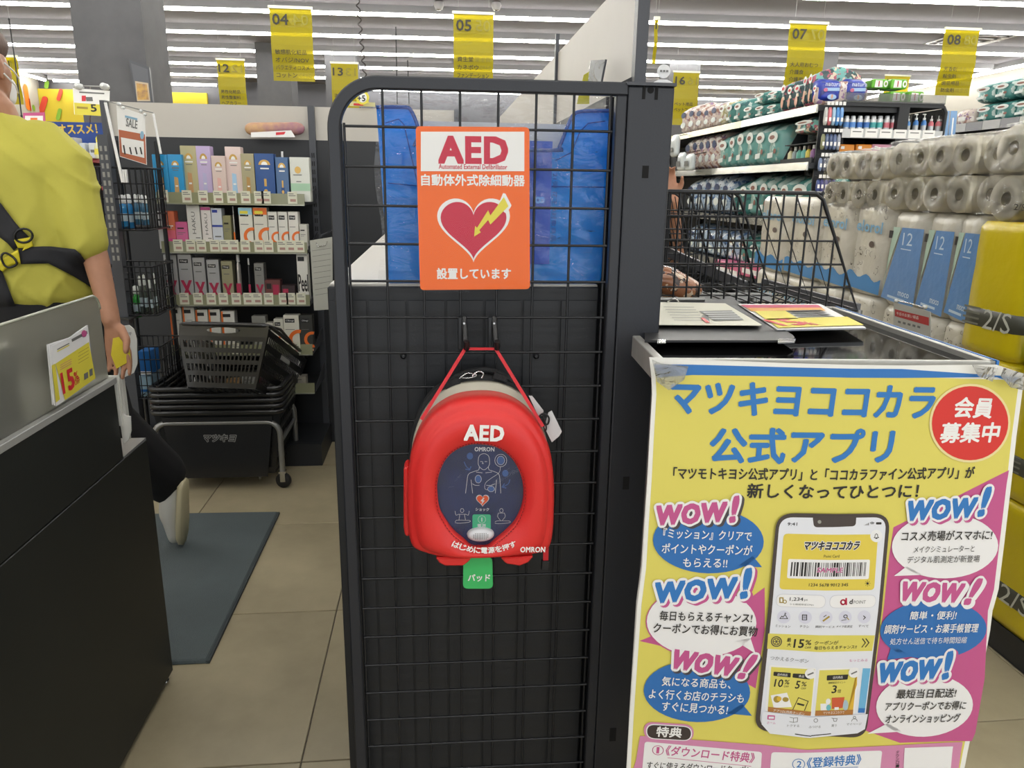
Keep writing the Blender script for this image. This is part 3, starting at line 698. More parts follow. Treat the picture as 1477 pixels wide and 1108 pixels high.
# straps
STRAP = M('red_strap', 'cc1c28', .5)
a1, a2 = GP.px(668, 497), GP.px(715, 497); hk1 = pp(a1[0]+.002, a1[1]+.001, .034); hk2 = pp(a2[0]-.002, a2[1]+.001, .034)
m = MB(STRAP); e1 = RP.w(*RP.px(607, 612), -.02); e2 = RP.w(*RP.px(786, 622), -.02)
for p, q in ((e1, hk1), (hk1, hk2), (hk2, e2)): m.bar(p, q, .0045 if p is not hk1 or q is not hk2 else .0035, .0016, up=(0, -1, 0) if p is not hk1 or q is not hk2 else (0, -1, 0))
m.build('shoulder_strap', BG)
MB(STRAP).bar(RP.w(*RP.px(792, 790), -.03), RP.w(*RP.px(791, 824), -.03), .0075, .002, up=(0, -1, 0)).build('strap_tail', BG)
MB(WIRE).hexa(*[[RP.w(*RP.px(x, y), h) for x, h in ((784+k, -.034), (795+k, -.034), (795+k, -.026), (784+k, -.026))] for y, k in ((836, 0), (823, 1))]).build('strap_end', BG, bevel=.001)
# white luggage tag
tg = MB(M('tag_plastic', 'cfcfd0', .35)); tg.slab([RP.w(*RP.px(*p), -.035) for p in [(796, 606), (801, 603), (816, 634), (812, 641), (801, 650), (790, 628)]], RP.n, .0012).slab([RP.w(*RP.px(*p), -.045) for p in [(768, 584), (773, 584), (790, 606), (790, 614), (782, 614)]], RP.n, .0012)
tg.build('luggage_tag', BG, 'white plastic luggage tag'); MB(WIRE).tube([RP.w(*RP.px(*p), -.03) for p in sm([(780, 612), (788, 606), (796, 612), (794, 622), (784, 620)])], .0014, 6).tube([RP.w(*RP.px(*p), -.028) for p in sm([(786, 605), (792, 626), (789, 632)])], .0012, 6).build('tag_loop', BG)
# green pull tab
GT = M('green_tab', '3fbd68', .4); q = [RP.px(*p) for p in ((669, 811), (711, 811), (712, 857), (668, 857))]
MB(GT).slab([RP.w(a, b, -.016) for a, b in rq([Vector(x) for x in q], .0075, 6)], RP.n, .0015).slab([RP.w(*RP.px(*p), -.016) for p in ((685, 800), (698, 800), (698, 812), (685, 812))], RP.n, .0014).build('pad_tab', BG, 'green plastic tab')
F_ = Plane(RP.w(0, 0, -.0142), RP.u, step=.0003); F_.text('パッド', 675, 838.5, 706.5, 838.5, 10, W1, 1, .03); F_.build('tab_lettering', BG)

# --- blue tray in a clear bag standing on the cabinet behind the panel
TB = thing('blue_tray', 'translucent blue plastic tray standing on end behind the wire panel', 'tray', (.06, 1.09, 1.067))
BL = see_through('blue_plastic', '2aa8ff', .92, rough=.25, gloss=.2, bump=.15, bscale=10)
YT = 1.085; tp = lambda x, y, Y=YT: at(x, y, Y=Y)
zb = 1.0675
BLT = [(543, 155), (584, 155), (593, 160), (600, 175), (606, 195), (612, 214), (795, 217), (806, 212), (815, 190), (825, 168), (838, 161), (880, 160)]
poly = [tp(*p) for p in BLT]; poly += [Vector((tp(865, 400).x, YT, zb)), Vector((tp(561, 400).x, YT, zb))]
MB(BL).slab(poly, (0, -1, 0), .002).build('front_wall', TB)
xl0, xr0 = tp(543, 155).x, tp(880, 160).x; xl1, xr1 = tp(561, 400).x, tp(865, 400).x
YB = 1.20; zt2 = tp(543, 155).z
MB(BL).slab([(xl0+.01, YB, tp(700, 222).z), (xr0-.01, YB, tp(700, 222).z), (xr1, YB, zb), (xl1, YB, zb)], (0, -1, 0), .002).build('back_wall', TB)
for xa_, xb_ in ((xl0, xl1), (xr0, xr1)): MB(BL).slab([(xa_, YT, zt2), (xa_, YB, zt2), (xb_, YB, zb), (xb_, YT, zb)], (1, 0, 0), .002).build('side_wall', TB)
MB(BL).slab([(xl1, YT, zb+.001), (xr1, YT, zb+.001), (xr1, YB, zb+.001), (xl1, YB, zb+.001)], (0, 0, 1), .002).build('base', TB)
RIM = see_through('blue_plastic_rim', '1664cf', .85, rough=.15, gloss=.7)
rim = [tp(*p)+Vector((0, -.003, 0)) for p in sm(BLT, m=3)]; MB(RIM).tube(rim, .0028, 6).build('rim', TB)
q = TB; 
MB(RIM).tube([tp(*p)+Vector((0, -.003, 0)) for p in [(556, 178), (575, 172), (583, 180), (600, 255), (602, 268), (560, 264)]], .0007, 5).tube([tp(*p)+Vector((0, -.003, 0)) for p in [(872, 175), (848, 178), (836, 190), (824, 220), (800, 232)]], .0008, 5).tube([tp(*p)+Vector((0, -.003, 0)) for p in [(775, 269), (872, 270)]], .0008, 5).build('ridge', TB)
P = Plane((0, YT-.0035, 0), step=.0004); P.ppoly([(764, 203), (797, 204), (792, 381), (765, 381)], M('sticker_blue', '0f4cc0', .4), 1)
P.text('8', 772, 284, 772, 293.5, -15 if False else 14, M('ink_sky', '4f9cf0', .5), 2, .02)
a = P.px(801, 252); b = P.px(797, 345)
P.text('21弾 花王 4対象商品', 797, 250, 794, 348, 8, M('ink_deepblue', '1a56b0', .5), 2, .005)
P.build('sticker', TB)
MB(M('tray_paper', 'c2c6ca', .6)).box((xl0+.045, 1.13, zb+.004), (xr1-.05, 1.15, 1.292)).build('papers', TB, 'grey papers standing in the tray')
# bag
m = MB(see_through('bag_film', 'f2f4f6', .04, rough=.12, gloss=.6, bump=.3, bscale=16, stretch=(1, 1, 2.2)))
bag = thing('clear_bag', 'crinkled clear plastic bag pulled over the blue tray', 'plastic bag', (.07, 1.08, 1.07))
nx, nz = 44, 36; V = []
RR = random.Random(3); ph = [(RR.uniform(5, 60), RR.uniform(5, 60), RR.uniform(0, 6), RR.uniform(.0004, .0016)) for _ in range(14)]
def crk(x, z): return sum(a_*(1-abs(sin(fx*x+fz*z+p_)))*2-a_ for fx, fz, p_, a_ in ph)
for j in range(nz+1):
    for i in range(nx+1):
        x = -.078+(.316)*i/nx; z = 1.069+(1.322-1.069)*j/nz
        V.append((x+.004*sin(z*40), 1.0605+.005*(z < 2)+crk(x, z)*.9+.002*sin(6*z+x*9), z+.003*sin(x*60)*(j/nz)))
m.add(V, [(j*(nx+1)+i, j*(nx+1)+i+1, (j+1)*(nx+1)+i+1, (j+1)*(nx+1)+i) for j in range(nz) for i in range(nx)], True)
m.build('film', bag)
# ================================================================== TABLE WITH THE POSTER
TY = -.066; tu = Vector((cos(TY), sin(TY), 0)); tv = Vector((-sin(TY), cos(TY), 0)); TO = Vector((.268, .878, 0))
def tt(a, b, z): return TO+tu*a+tv*b+Vector((0, 0, z))      # a right, b back
TW, TD, TZ = .432, .45, 1.0
g = thing('display_table', 'high table with a glossy black top inside a metal rim', 'table', tt(TW/2, TD/2, 0), TY)
GB = M('gloss_black_top', '0c0c0d', .04, spec=.15, bump=.01, bscale=2)
RIMM = M('rim_metal', 'c2c1bb', .35, metal=.4, noise=.1, nscale=40)
MB(GB).hexa([tt(.004, .004, TZ-.02), tt(TW-.004, .004, TZ-.02), tt(TW-.004, TD-.004, TZ-.02), tt(.004, TD-.004, TZ-.02)], [tt(.004, .004, TZ-.008), tt(TW-.004, .004, TZ-.008), tt(TW-.004, TD-.004, TZ-.008), tt(.004, TD-.004, TZ-.008)]).build('top_panel', g)
for a0, b0, a1, b1 in ((0, 0, TW, .006), (0, 0, .012, TD), (TW-.008, 0, TW, TD), (0, TD-.008, TW, TD)):
    MB(RIMM).hexa([tt(a0, b0, TZ-.03), tt(a1, b0, TZ-.03), tt(a1, b1, TZ-.03), tt(a0, b1, TZ-.03)], [tt(a0, b0, TZ), tt(a1, b0, TZ), tt(a1, b1, TZ), tt(a0, b1, TZ)]).build('rim', g, bevel=.001)
for a, b in ((.015, .02), (TW-.015, .02), (.015, TD-.02), (TW-.015, TD-.02)): MB(GREYM).tube([tt(a, b, .0), tt(a, b, TZ-.03)], .0125, 10).build('leg', g)
MB(M('shelf_wood', '3a3a3c', .5)).hexa([tt(.01, .02, .12), tt(TW-.01, .02, .12), tt(TW-.01, TD-.02, .12), tt(.01, TD-.02, .12)], [tt(.01, .02, .135), tt(TW-.01, .02, .135), tt(TW-.01, TD-.02, .135), tt(.01, TD-.02, .135)]).build('lower_shelf', g)
# side poster strip: blue band and yellow sheet on the right side
PAPY = M('poster_yellow', 'dfd364', .42, coat=.15)
MB(M('poster_blue', '2f74bd', .4)).hexa([tt(TW+.001, 0, TZ-.02), tt(TW+.004, 0, TZ-.02), tt(TW+.004, TD, TZ-.02), tt(TW+.001, TD, TZ-.02)], [tt(TW+.0005, 0, TZ+.0005), tt(TW+.004, 0, TZ+.0005), tt(TW+.004, TD, TZ+.0005), tt(TW+.0005, TD, TZ+.0005)]).build('side_band', g, 'blue paper band along the right side')

# ---- the poster
PO = Plane(tt(0, -.012, TZ), tu, step=.00022)
PT = thing('app_poster', 'large yellow and pink poster with a phone picture hung on the table front', 'poster', tt(.24, -.006, .5), TY)
fx = lambda x, y: PO.px(x, y)
ac = (fx(1211, 527)[0]+fx(1165, 1100)[0])/2; bc = (fx(930, 872)[1]+fx(1430, 880)[1])/2
cA = lambda x, y: (900+x/2.56, 400+y/2.56); cB = lambda x, y: (900+x/2.717, 700+y/2.717); cC = lambda x, y: (1180+x/2.717, 700+y/2.717)
c1 = lambda x, y: (1090+x/6.157, 720+y/6.157); c4 = lambda x, y: (1080+x/5.081, 890+y/5.081); c5 = lambda x, y: (1100+x/3.918, 1000+y/3.918); c6 = lambda x, y: (900+x/5.908, 1020+y/5.908)
bot = [(902, 1150), (897, 1230), (1362, 1230), (1386, 1150)]
LE = [(938, 517), (941, 545), (942, 570), (939, 620), (935, 690), (930, 760), (926, 820), (919, 872), (914, 950), (909, 1030), (905, 1108)]
RE = [(1395, 1108), (1404, 1060), (1416, 980), (1428, 910), (1431, 880), (1440, 850), (1450, 780), (1461, 700), (1470, 630), (1478, 570), (1481, 541)]
edge = LE+bot+RE
PO.ppoly(edge+[(1440, 527), (1300, 527), (1150, 524), (1000, 521)], M('poster_white', 'f0efe9', .4, coat=.15), 0)
inn = lambda pts, d: [(x+d, y) for x, y in pts]
PO.ppoly(inn([(938, 529)]+LE[1:], 6)+[(908, 1150), (903, 1220), (1354, 1220), (1378, 1150)]+inn(RE[:-1]+[(1481, 550)], -7), PAPY, 1)
PO.ppoly([(944, 527), (1000, 527), (1150, 530), (1300, 532), (1470, 545), (1472, 556), (1440, 545), (1300, 545), (1150, 543), (1000, 542), (950, 546)], MATS['poster_blue'], 2)
# magenta areas
MG = M('poster_magenta', 'c6588f', .4, coat=.1)
PO.ppoly([cA(1428, 716), cA(1225, 812), cC(290, 160), (1280, 800), (1262, 950), cC(180, 958), cC(322, 1012), (1404, 1072), (1409, 1060), (1421, 980), (1424, 880), (1433, 850), (1454, 700)], MG, 2)
PO.ppoly([cB(545, 392), cB(480, 440), cB(60, 610), cB(300, 665), cB(420, 740), cB(512, 790), cB(545, 560)], MG, 2)
# headline
PO.text('マツキヨココカラ', *cA(172, 503), *cA(1135, 519), 45, BLU, 5, .035)
PO.text('公式アプリ', *cA(316, 685), *cA(980, 683), 48, BLU, 5, .035)
PO.text('「マツモトキヨシ公式アプリ」と「ココカラファイン公式アプリ」が', *cA(183, 748), *cA(1292, 744), 17, INK, 5, .022)
PO.text('新しくなってひとつに！', *cA(452, 812), *cA(1080, 812), 20, INK, 5, .025)
PO.ell(*cA(1281, 540), 60, 57, M('ring_cream', 'ecdca0', .5), 5); PO.ell(*cA(1281, 540), 56.5, 53.5, M('circle_red', 'd8342e', .4), 6)
PO.text('会員', *cA(1216, 517), *cA(1358, 522), 28, W1, 7, .03); PO.text('募集中', *cA(1165, 611), *cA(1384, 611), 27.5, W1, 7, .03)
# speech bubbles
def bubble(cx, cy, rx, ry, tail, mat, edge=None, rot=0):
    if edge: PO.ell(cx, cy+.5, rx+1.6, ry+1.6, edge, 6, rot=rot)
    PO.ell(cx, cy, rx, ry, mat, 7, rot=rot); PO.ppoly(tail, mat, 7)
BB = M('bubble_blue', '2c6fb6', .4, coat=.1); BW = M('bubble_white', 'efeeee', .4, coat=.1)
bubble(*cB(328, 215), 79, 46, [cB(440, 310), cB(535, 313), cB(500, 270)], BB)
bubble(*cB(300, 530), 78, 50, [cB(430, 600), cB(510, 650), cB(490, 590)], BW, MG)
bubble(*cB(284, 805), 76, 45, [cB(400, 890), cB(498, 897), cB(460, 850)], BB)
bubble(*cC(493, 235), 78, 46, [cC(340, 310), cC(288, 347), cC(400, 345)], BW)
bubble(*cC(445, 560), 78, 43, [cC(280, 620), cC(263, 676), cC(370, 665)], BB)
bubble(*cC(416, 863), 71, 46, [cC(270, 930), cC(190, 970), cC(330, 965)], BW)
def wow(a, b, h, mat, shad, ex):
    k = (b[0]-a[0])
    PO.text('WOW', *a, *b, h, mat, 11, .06, .15, outline=[(shad, .085, .0032, -.0032, 8), (BW, .085, 0, 0, 10)])
    PO.text('!', *ex[0], *ex[1], ex[2], mat, 11, .05, .35, outline=[(shad, .06, .003, -.003, 8), (BW, .06, 0, 0, 10)])
DK = M('shadow_brown', '4a4446', .5)
wow(cB(133, 155), cB(398, 136), 26, MAG, DK, (cB(415, 139), cB(452, 133), 34))
wow(cB(128, 455), cB(436, 428), 27, BLU, MAG, (cB(455, 430), cB(500, 422), 38))
wow(cB(185, 712), cB(425, 740), 26, MAG, DK, (cB(445, 745), cB(488, 750), 34))
wow(cC(343, 132), cC(612, 122), 26, BLU, MAG, (cC(628, 118), cC(672, 112), 37))
wow(cC(312, 440), cC(550, 452), 25, MAG, BW, (cC(568, 458), cC(612, 460), 34))
wow(cC(232, 765), cC(470, 752), 27, BLU, MAG, (cC(488, 755), cC(530, 745), 36))
def bt(s, a, b, h, m, off=.014): PO.text(s, *a, *b, h, m, 13, off)
bt('『ミッション』クリアで', cB(152, 205), cB(492, 212), 14, W1); bt('ポイントやクーポンが', cB(146, 263), cB(494, 266), 14, W1); bt('もらえる!!', cB(228, 315), cB(398, 315), 12.5, W1)
bt('毎日もらえるチャンス!', cB(136, 524), cB(492, 527), 14, INK); bt('クーポンでお得にお買物', cB(112, 573), cB(512, 580), 14.5, INK)
bt('気になる商品も、', cB(146, 783), cB(412, 790), 13.5, W1); bt('よく行くお店のチラシも', cB(96, 835), cB(462, 845), 14, W1); bt('すぐに見つかる!', cB(146, 883), cB(400, 893), 13.5, W1)
bt('コスメ売場がスマホに!', cC(316, 212), cC(676, 212), 14, INK); bt('メイクシミュレーターと', cC(365, 257), cC(606, 257), 9, INK, 0); bt('デジタル肌測定が新登場', cC(338, 298), cC(626, 298), 10, INK, 0)
bt('簡単・便利!', cC(346, 516), cC(530, 518), 12, W1); bt('調剤サービス・お薬手帳管理', cC(246, 570), cC(618, 572), 13, W1); bt('処方せん送信で待ち時間短縮', cC(270, 614), cC(574, 614), 9.5, W1, 0)
bt('最短当日配送!', cC(300, 830), cC(536, 830), 13, INK); bt('アプリクーポンでお得に', cC(255, 878), cC(576, 880), 12.5, INK); bt('オンラインショッピング', cC(258, 928), cC(553, 930), 12.5, INK)
# the phone
PH = M('phone_dark', '463d3b', .4, coat=.2); SCN = M('phone_screen', 'e6e8ef', .35, coat=.2)
PO.rrect([(1118, 737), (1281, 738), (1247, 1062), (1086, 1050)], 24, PH, 15, 8)
PO.rrect([(1122, 743), (1275, 743), (1243, 1053), (1093, 1045)], 18, SCN, 16, 8)
PO.rrect([c1(480, 120), c1(868, 120), c1(860, 215), c1(492, 225)], 5, PH, 17)
PO.ell(*c1(540, 176), 2.6, 2.6, M('lens_grey', '9a9a90', .4), 18, 14)
PO.text('9:41', *c1(262, 213), *c1(345, 213), 4.5, INK, 17, .01)
for k in range(4): PO.prect(*c1(935+12*k, 207-6*k), *c1(943+12*k, 209), INKG, 17)
PO.prect(*c1(1043, 184), *c1(1092, 204), INK, 17, 1); PO.line([c1(990, 190), c1(1007, 182), c1(1026, 190)], 1, INK, 17); PO.line([c1(998, 198), c1(1008, 193), c1(1018, 198)], 1, INK, 17)
PO.rrect([c1(228, 283), c1(1060, 290), c1(1020, 775), c1(185, 768)], 6, M('card_yellow2', 'e2cc52', .4), 17)
PO.ell(*c1(1043, 303), 8.8, 8.8, M('bell_disc', 'eeeeee', .4), 18, 24); PO.line([c1(*p) for p in [(1022, 318), (1030, 310), (1032, 292), (1043, 282), (1054, 292), (1056, 310), (1064, 318)]], .8, INK, 19, True); PO.line([c1(1036, 324), c1(1050, 324)], 1.2, INK, 19)
PO.text('マツキヨココカラ', *c1(405, 418), *c1(885, 418), 11.5, INK, 19, .04, .3, outline=[(BW, .05, 0, 0, 18)])
PO.text('Point Card', *c1(572, 486), *c1(710, 486), 4, INK, 18, 0)
PO.rrect([c1(265, 503), c1(985, 508), c1(972, 678), c1(252, 670)], 2.5, BW, 18)
RB = random.Random(11); x = 292
while x < 950:
    w = RB.choice([5, 5, 8, 12, 18]); PO.ppoly([c1(x, 528+(x-292)*.004), c1(x+w, 528+(x-292)*.004), c1(x+w-12, 650), c1(x-12, 650)], INK, 19); x += w+RB.choice([6, 9, 14])
PO.text('SAMPLE', *c1(510, 612), *c1(738, 614), 6.5, MAG, 21, .03, .1, outline=[(BW, .03, 0, 0, 20)])
PO.text('1234 5678 9012 345', *c1(440, 737), *c1(785, 737), 4.3, INK, 18, .01)
PO.ell(*c1(961, 716), 1.8, 1.8, INK, 18, 12)
for k in range(8): PO.line([c1(961+17*cos(k*pi/4), 716+17*sin(k*pi/4)), c1(961+24*cos(k*pi/4), 716+24*sin(k*pi/4))], .6, INK, 18)
for q in ([(160, 805), (590, 812), (580, 925), (150, 918)], [(625, 812), (1040, 815), (1030, 928), (615, 925)]):
    PO.rrect([c1(*p) for p in q], 9, M('pill_line', 'cfd0d8', .4), 17); PO.rrect([c1(q[0][0]+4, q[0][1]+4), c1(q[1][0]-4, q[1][1]+4), c1(q[2][0]-4, q[2][1]-4), c1(q[3][0]+4, q[3][1]-4)], 8.5, BW, 18)
PO.line([c1(*p) for p in [(188, 840), (215, 840), (215, 880), (188, 880)]], 1.5, M('ochre', 'a8903c', .5), 19, True); PO.line([c1(230+14*cos(t), 872+14*sin(t)) for t in [2*pi*k/12 for k in range(12)]], 1, MATS['ochre'], 20, True)
PO.text('1,234', *c1(272, 868), *c1(388, 868), 5.5, INK, 19, .01); PO.text('pt', *c1(398, 868), *c1(428, 868), 3.5, INKG, 19, 0); PO.text('うち期間限定234pt', *c1(272, 905), *c1(480, 905), 3, INKG, 19, 0)
PO.line([c1(740+20*cos(t), 874+20*sin(t)) for t in [2*pi*k/16 for k in range(16)]], 2, M('point_red', 'c42048', .4), 19, True); PO.line([c1(768, 842), c1(768, 895)], 2.2, MATS['point_red'], 19)
PO.text('d', *c1(795, 890), *c1(822, 890), 6.5, INK, 19, .03); PO.text('POINT', *c1(832, 890), *c1(940, 890), 4.5, INKG, 19, 0)
for k, (x, s, w) in enumerate([(222, 'ミッション', 130), (407, 'チラシ', 80), (588, '調剤サービス', 170), (760, 'メイク肌測定', 145), (930, 'すべて', 90)]):
    a = c1(x, 1008); PO.ell(*a, 9.5, 9.5, M('icon_disc', 'd9d9e8', .4), 17, 20)
    y = 1100; PO.text(s, *c1(x-w/2-8, y), *c1(x+w/2-8, y+4), 3.6, INK, 17, 0)
OC = MATS['ochre']
PO.line([c1(*p) for p in [(188, 1022), (205, 1000), (215, 1010), (232, 985), (255, 1022)]], .9, INK, 18, True); PO.line([c1(232, 985), c1(232, 972), c1(242, 976)], .8, INK, 18)
PO.line([c1(*p) for p in [(383, 985), (420, 985), (420, 1030), (383, 1030)]], 1, INK, 18, True); [PO.line([c1(390, 995+10*k), c1(413, 995+10*k)], .7, INKG, 18) for k in range(3)]
PO.line([c1(565, 1035), c1(615, 1000)], 2.5, OC, 18); PO.line([c1(568, 1000), c1(590, 985)], 1, INK, 18)
PO.line([c1(762+16*cos(t), 1000+14*sin(t)) for t in [2*pi*k/12 for k in range(12)]], 1, INK, 18, True); PO.line([c1(775, 1010), c1(792, 1030)], 1.2, OC, 18); PO.line([c1(728, 1036), c1(770, 1028)], 1, INKG, 18)
PO.line([c1(923, 998), c1(940, 1014), c1(923, 1030)], 1.1, INK, 18)
PO.ppoly([c4(124, 92), c4(500, 98), c4(900, 107), c4(882, 222), c4(500, 222), c4(116, 205)], PAPY, 17)
PO.line([c4(183+36*cos(t), 150+36*sin(t)) for t in [2*pi*k/20 for k in range(20)]], 1.3, DK, 18, True); PO.line([c4(183+24*cos(t), 150+24*sin(t)) for t in [2*pi*k/16 for k in range(16)]], 1, DK, 18, True)
for k in range(6): PO.line([c4(183, 150), c4(183+22*cos(k*pi/3), 150+22*sin(k*pi/3))], .8, DK, 18)
PO.text('最', *c4(257, 150), *c4(287, 150), 5.5, INK, 18, .01); PO.text('大', *c4(257, 185), *c4(287, 185), 5.5, INK, 18, .01)
PO.text('15', *c4(305, 192), *c4(375, 192), 12, INK, 18, .025); PO.text('%', *c4(388, 170), *c4(430, 170), 7, INK, 18, .015); PO.text('OFF', *c4(385, 198), *c4(430, 198), 3.3, INK, 18, 0)
PO.text('クーポンが', *c4(455, 168), *c4(628, 168), 5.5, INK, 18, .012); PO.text('毎日もらえるチャンス!!', *c4(453, 205), *c4(765, 202), 5.3, INK, 18, .012)
PO.line([c4(808, 130), c4(830, 160), c4(805, 192)], 1.3, INK, 18); PO.line([c4(833, 130), c4(856, 160), c4(831, 192)], 1.3, INK, 18)
PO.text('つかえるクーポン', *c4(138, 284), *c4(412, 304), 5.6, INKG, 18, .008); PO.text('もっとみる', *c4(712, 300), *c4(847, 300), 4, PNK, 18, 0)
PO.rrect([c4(135, 325), c4(470, 340), c4(440, 700), c4(108, 668)], 3, BW, 17); PO.ppoly([c4(148, 338), c4(460, 350), c4(434, 690), c4(125, 660)], PAPY, 18)
PO.rrect([c4(485, 345), c4(785, 345), c4(760, 695), c4(455, 698)], 3, BW, 17); PO.ppoly([c4(495, 357), c4(773, 355), c4(745, 690), c4(466, 690)], PAPY, 18)
PO.ppoly([c4(815, 350), c4(872, 352), c4(835, 680), c4(785, 680)], M('sky_panel', '6fb4dc', .4), 17); PO.ppoly([c4(790, 646), c4(838, 648), c4(834, 682), c4(784, 680)], MATS['poster_blue'], 18)
PO.ppoly([c4(773, 470), c4(773, 355), c4(745, 690), c4(700, 690)], M('gold_edge', 'dcb23c', .4), 19)
BR = M('caption_brown', 'b0763c', .5); PO.ppoly([c4(128, 632), c4(437, 662), c4(434, 692), c4(125, 668)], BR, 20); PO.ppoly([c4(470, 655), c4(748, 655), c4(745, 692), c4(466, 694)], BR, 20)
PO.text('アプリDL特典クーポン', *c4(162, 668), *c4(385, 690), 4.3, W1, 21, 0); PO.text('マツキヨココカラで', *c4(525, 683), *c4(680, 681), 3.8, W1, 21, 0)
PO.rrect([c4(165, 372), c4(288, 378), c4(286, 412), c4(163, 402)], 1.2, INK, 19); PO.rrect([c4(303, 382), c4(415, 385), c4(425, 425), c4(300, 412)], 1.2, INK, 19); PO.rrect([c4(550, 395), c4(708, 392), c4(702, 430), c4(548, 433)], 1.2, INK, 19)
PO.text('店内商品', *c4(190, 400), *c4(262, 403), 3.6, W1, 20, 0); PO.text('食品', *c4(342, 408), *c4(382, 410), 3.6, W1, 20, 0); PO.text('店内商品', *c4(592, 422), *c4(665, 420), 3.8, W1, 20, 0)
PO.text('10', *c4(168, 482), *c4(228, 485), 11, INK, 19, .015); PO.text('%', *c4(240, 462), *c4(276, 464), 6.5, INK, 19, .01); PO.text('OFF', *c4(238, 486), *c4(272, 488), 2.8, INK, 19, 0)
PO.text('5', *c4(318, 492), *c4(347, 494), 11, INK, 19, .015); PO.text('%', *c4(362, 474), *c4(398, 476), 6.5, INK, 19, .01); PO.text('OFF', *c4(360, 497), *c4(395, 500), 2.8, INK, 19, 0)
PO.text('期間限定ポイント', *c4(560, 460), *c4(686, 458), 3.2, INK, 19, 0); PO.text('3', *c4(585, 528), *c4(618, 528), 11, INK, 19, .015); PO.text('倍', *c4(628, 528), *c4(654, 528), 5.2, INK, 19, 0)
for (x, y) in ((428, 380), (748, 378)): PO.ell(*c4(x, y), 8, 7.5, BW, 21, 20); PO.line([c4(x-18, y+8), c4(x+18, y-8)], 2, INKG, 22)
PO.ppoly([c4(145, 548), c4(262, 525), c4(298, 630), c4(168, 640)], BW, 19); PO.ell(*c4(190, 575), 5, 5, OC, 20, 12); PO.ell(*c4(205, 570), 3.5, 3.5, MATS['gold_edge'], 21, 12); PO.ell(*c4(252, 575), 4.5, 3.5, OC, 20, 12)
PO.line([c4(305, 650), c4(345, 560), c4(415, 585), c4(388, 655)], 1, INK, 19); PO.line([c4(340, 605), c4(382, 615)], 2.5, INK, 19)
PO.ppoly([c4(588, 562), c4(682, 560), c4(668, 640), c4(590, 645)], M('box_red', 'cc5a38', .5), 20); PO.ppoly([c4(505, 605), c4(560, 605), c4(560, 655), c4(507, 655)], BW, 19); PO.ell(*c4(562, 590), 3.5, 4.5, BW, 19, 12); PO.ell(*c4(565, 635), 3.5, 4.5, M('jar_cyan', '6fb8c4', .5), 20, 12); PO.ell(*c4(690, 620), 4, 8, M('jar_pale', 'a8c0cc', .5), 20, 12); PO.ppoly([c4(608, 632), c4(640, 632), c4(640, 652), c4(608, 654)], BW, 21)
PO.ppoly([c4(82, 664), c4(430, 700), c4(855, 688), c4(835, 800), c4(780, 830), c4(430, 855), c4(140, 828), c4(80, 760)], SCN, 23)
PO.rrect([c4(122, 690), c4(176, 692), c4(174, 725), c4(120, 723)], 1, MG, 24); PO.prect(*c4(130, 700), *c4(168, 716), SCN, 25)
for (x, y, s) in [(148, 752, 'ホーム'), (306, 770, 'トクする'), (462, 778, 'みつける'), (604, 772, '買う'), (752, 764, 'マイページ')]: PO.text(s, *c4(x-12*len(s)+5, y+4), *c4(x+12*len(s)-5, y+4), 3.5, INKG if s != 'ホーム' else MG, 24, 0)
for pts in ([(282, 703), (308, 708), (338, 705), (336, 735), (308, 740), (280, 735)], [(308, 708), (308, 740)], [(587, 710), (597, 712), (604, 735), (622, 735), (628, 715), (597, 714)], [(735, 738), (740, 724), (756, 720), (772, 724), (776, 738)]): PO.line([c4(*p) for p in pts], .7, INKG, 24)
for (x, y, r) in ((470, 725, 14), (756, 710, 9)): PO.line([c4(x+r*cos(t), y+r*sin(t)) for t in [2*pi*k/12 for k in range(12)]], .7, INKG, 24, True)
PO.line([c4(322, 826), c4(437, 842)], 1.3, INK, 24); PO.line([c4(440, 838), c4(582, 827)], 1.3, INK, 24)
# lower panel
PO.ppoly([c6(140, 258), c6(1477, 325), c5(0, 285), c5(250, 308), c5(1138, 285), (1375, 1180), (902, 1150), (918, 1100)], M('panel_pink', 'd48ab0', .42, coat=.1), 6)
PO.rrect([c6(170, 132), c6(598, 150), c6(590, 298), c6(175, 288)], 13, MATS['panel_pink'], 7, 8); PO.rrect([c6(190, 147), c6(582, 163), c6(578, 293), c6(190, 280)], 11.5, BW, 8, 8); PO.rrect([c6(200, 156), c6(572, 170), c6(568, 285), c6(200, 272)], 10, M('badge_dark', '3d3433', .4), 9, 8)
PO.text('特典', *c6(275, 256), *c6(485, 262), 14.5, W1, 10, .03)
PO.rrect([c6(180, 305), c6(1170, 370), (1092, 1180), (922, 1170)], 4, BW, 8); PO.rrect([c5(45, 323), c5(675, 322), (1262, 1180), (1104, 1180)], 4, BW, 8)
PO.line([c6(292+46*cos(t), 377+40*sin(t)) for t in [2*pi*k/28 for k in range(28)]], .9, MG, 9, True); PO.text('1', *c6(278, 403), *c6(300, 403), 9, MG, 9, .015)
PO.text('《ダウンロード特典》', *c6(352, 418), *c6(1098, 466), 14.5, MG, 9, .018); PO.line([c6(375, 440), c6(1078, 494)], .7, MG, 9)
PO.text('すぐに使えるダウンロードクーポン', *c6(195, 540), *c6(1080, 560), 11, INK, 9, .01)
PO.line([c5(196+34*cos(t), 388+30*sin(t)) for t in [2*pi*k/28 for k in range(28)]], .9, BLU, 9, True); PO.text('2', *c5(183, 405), *c5(209, 405), 9, BLU, 9, .015)
PO.text('《登録特典》', *c5(240, 412), *c5(550, 398), 15, BLU, 9, .018); PO.line([c5(232, 416), c5(535, 412)], .7, BLU, 9)
for k, s in enumerate('ダウンロード'): PO.text(s, *c5(752, 342+k*20), *c5(770, 342+k*20), 4.5, INK, 9, 0)
PO.ppoly([c5(803, 310), c5(1082, 308), c5(1066, 480), c5(796, 480)], BW, 9)
o = PO.build('sheet', PT)
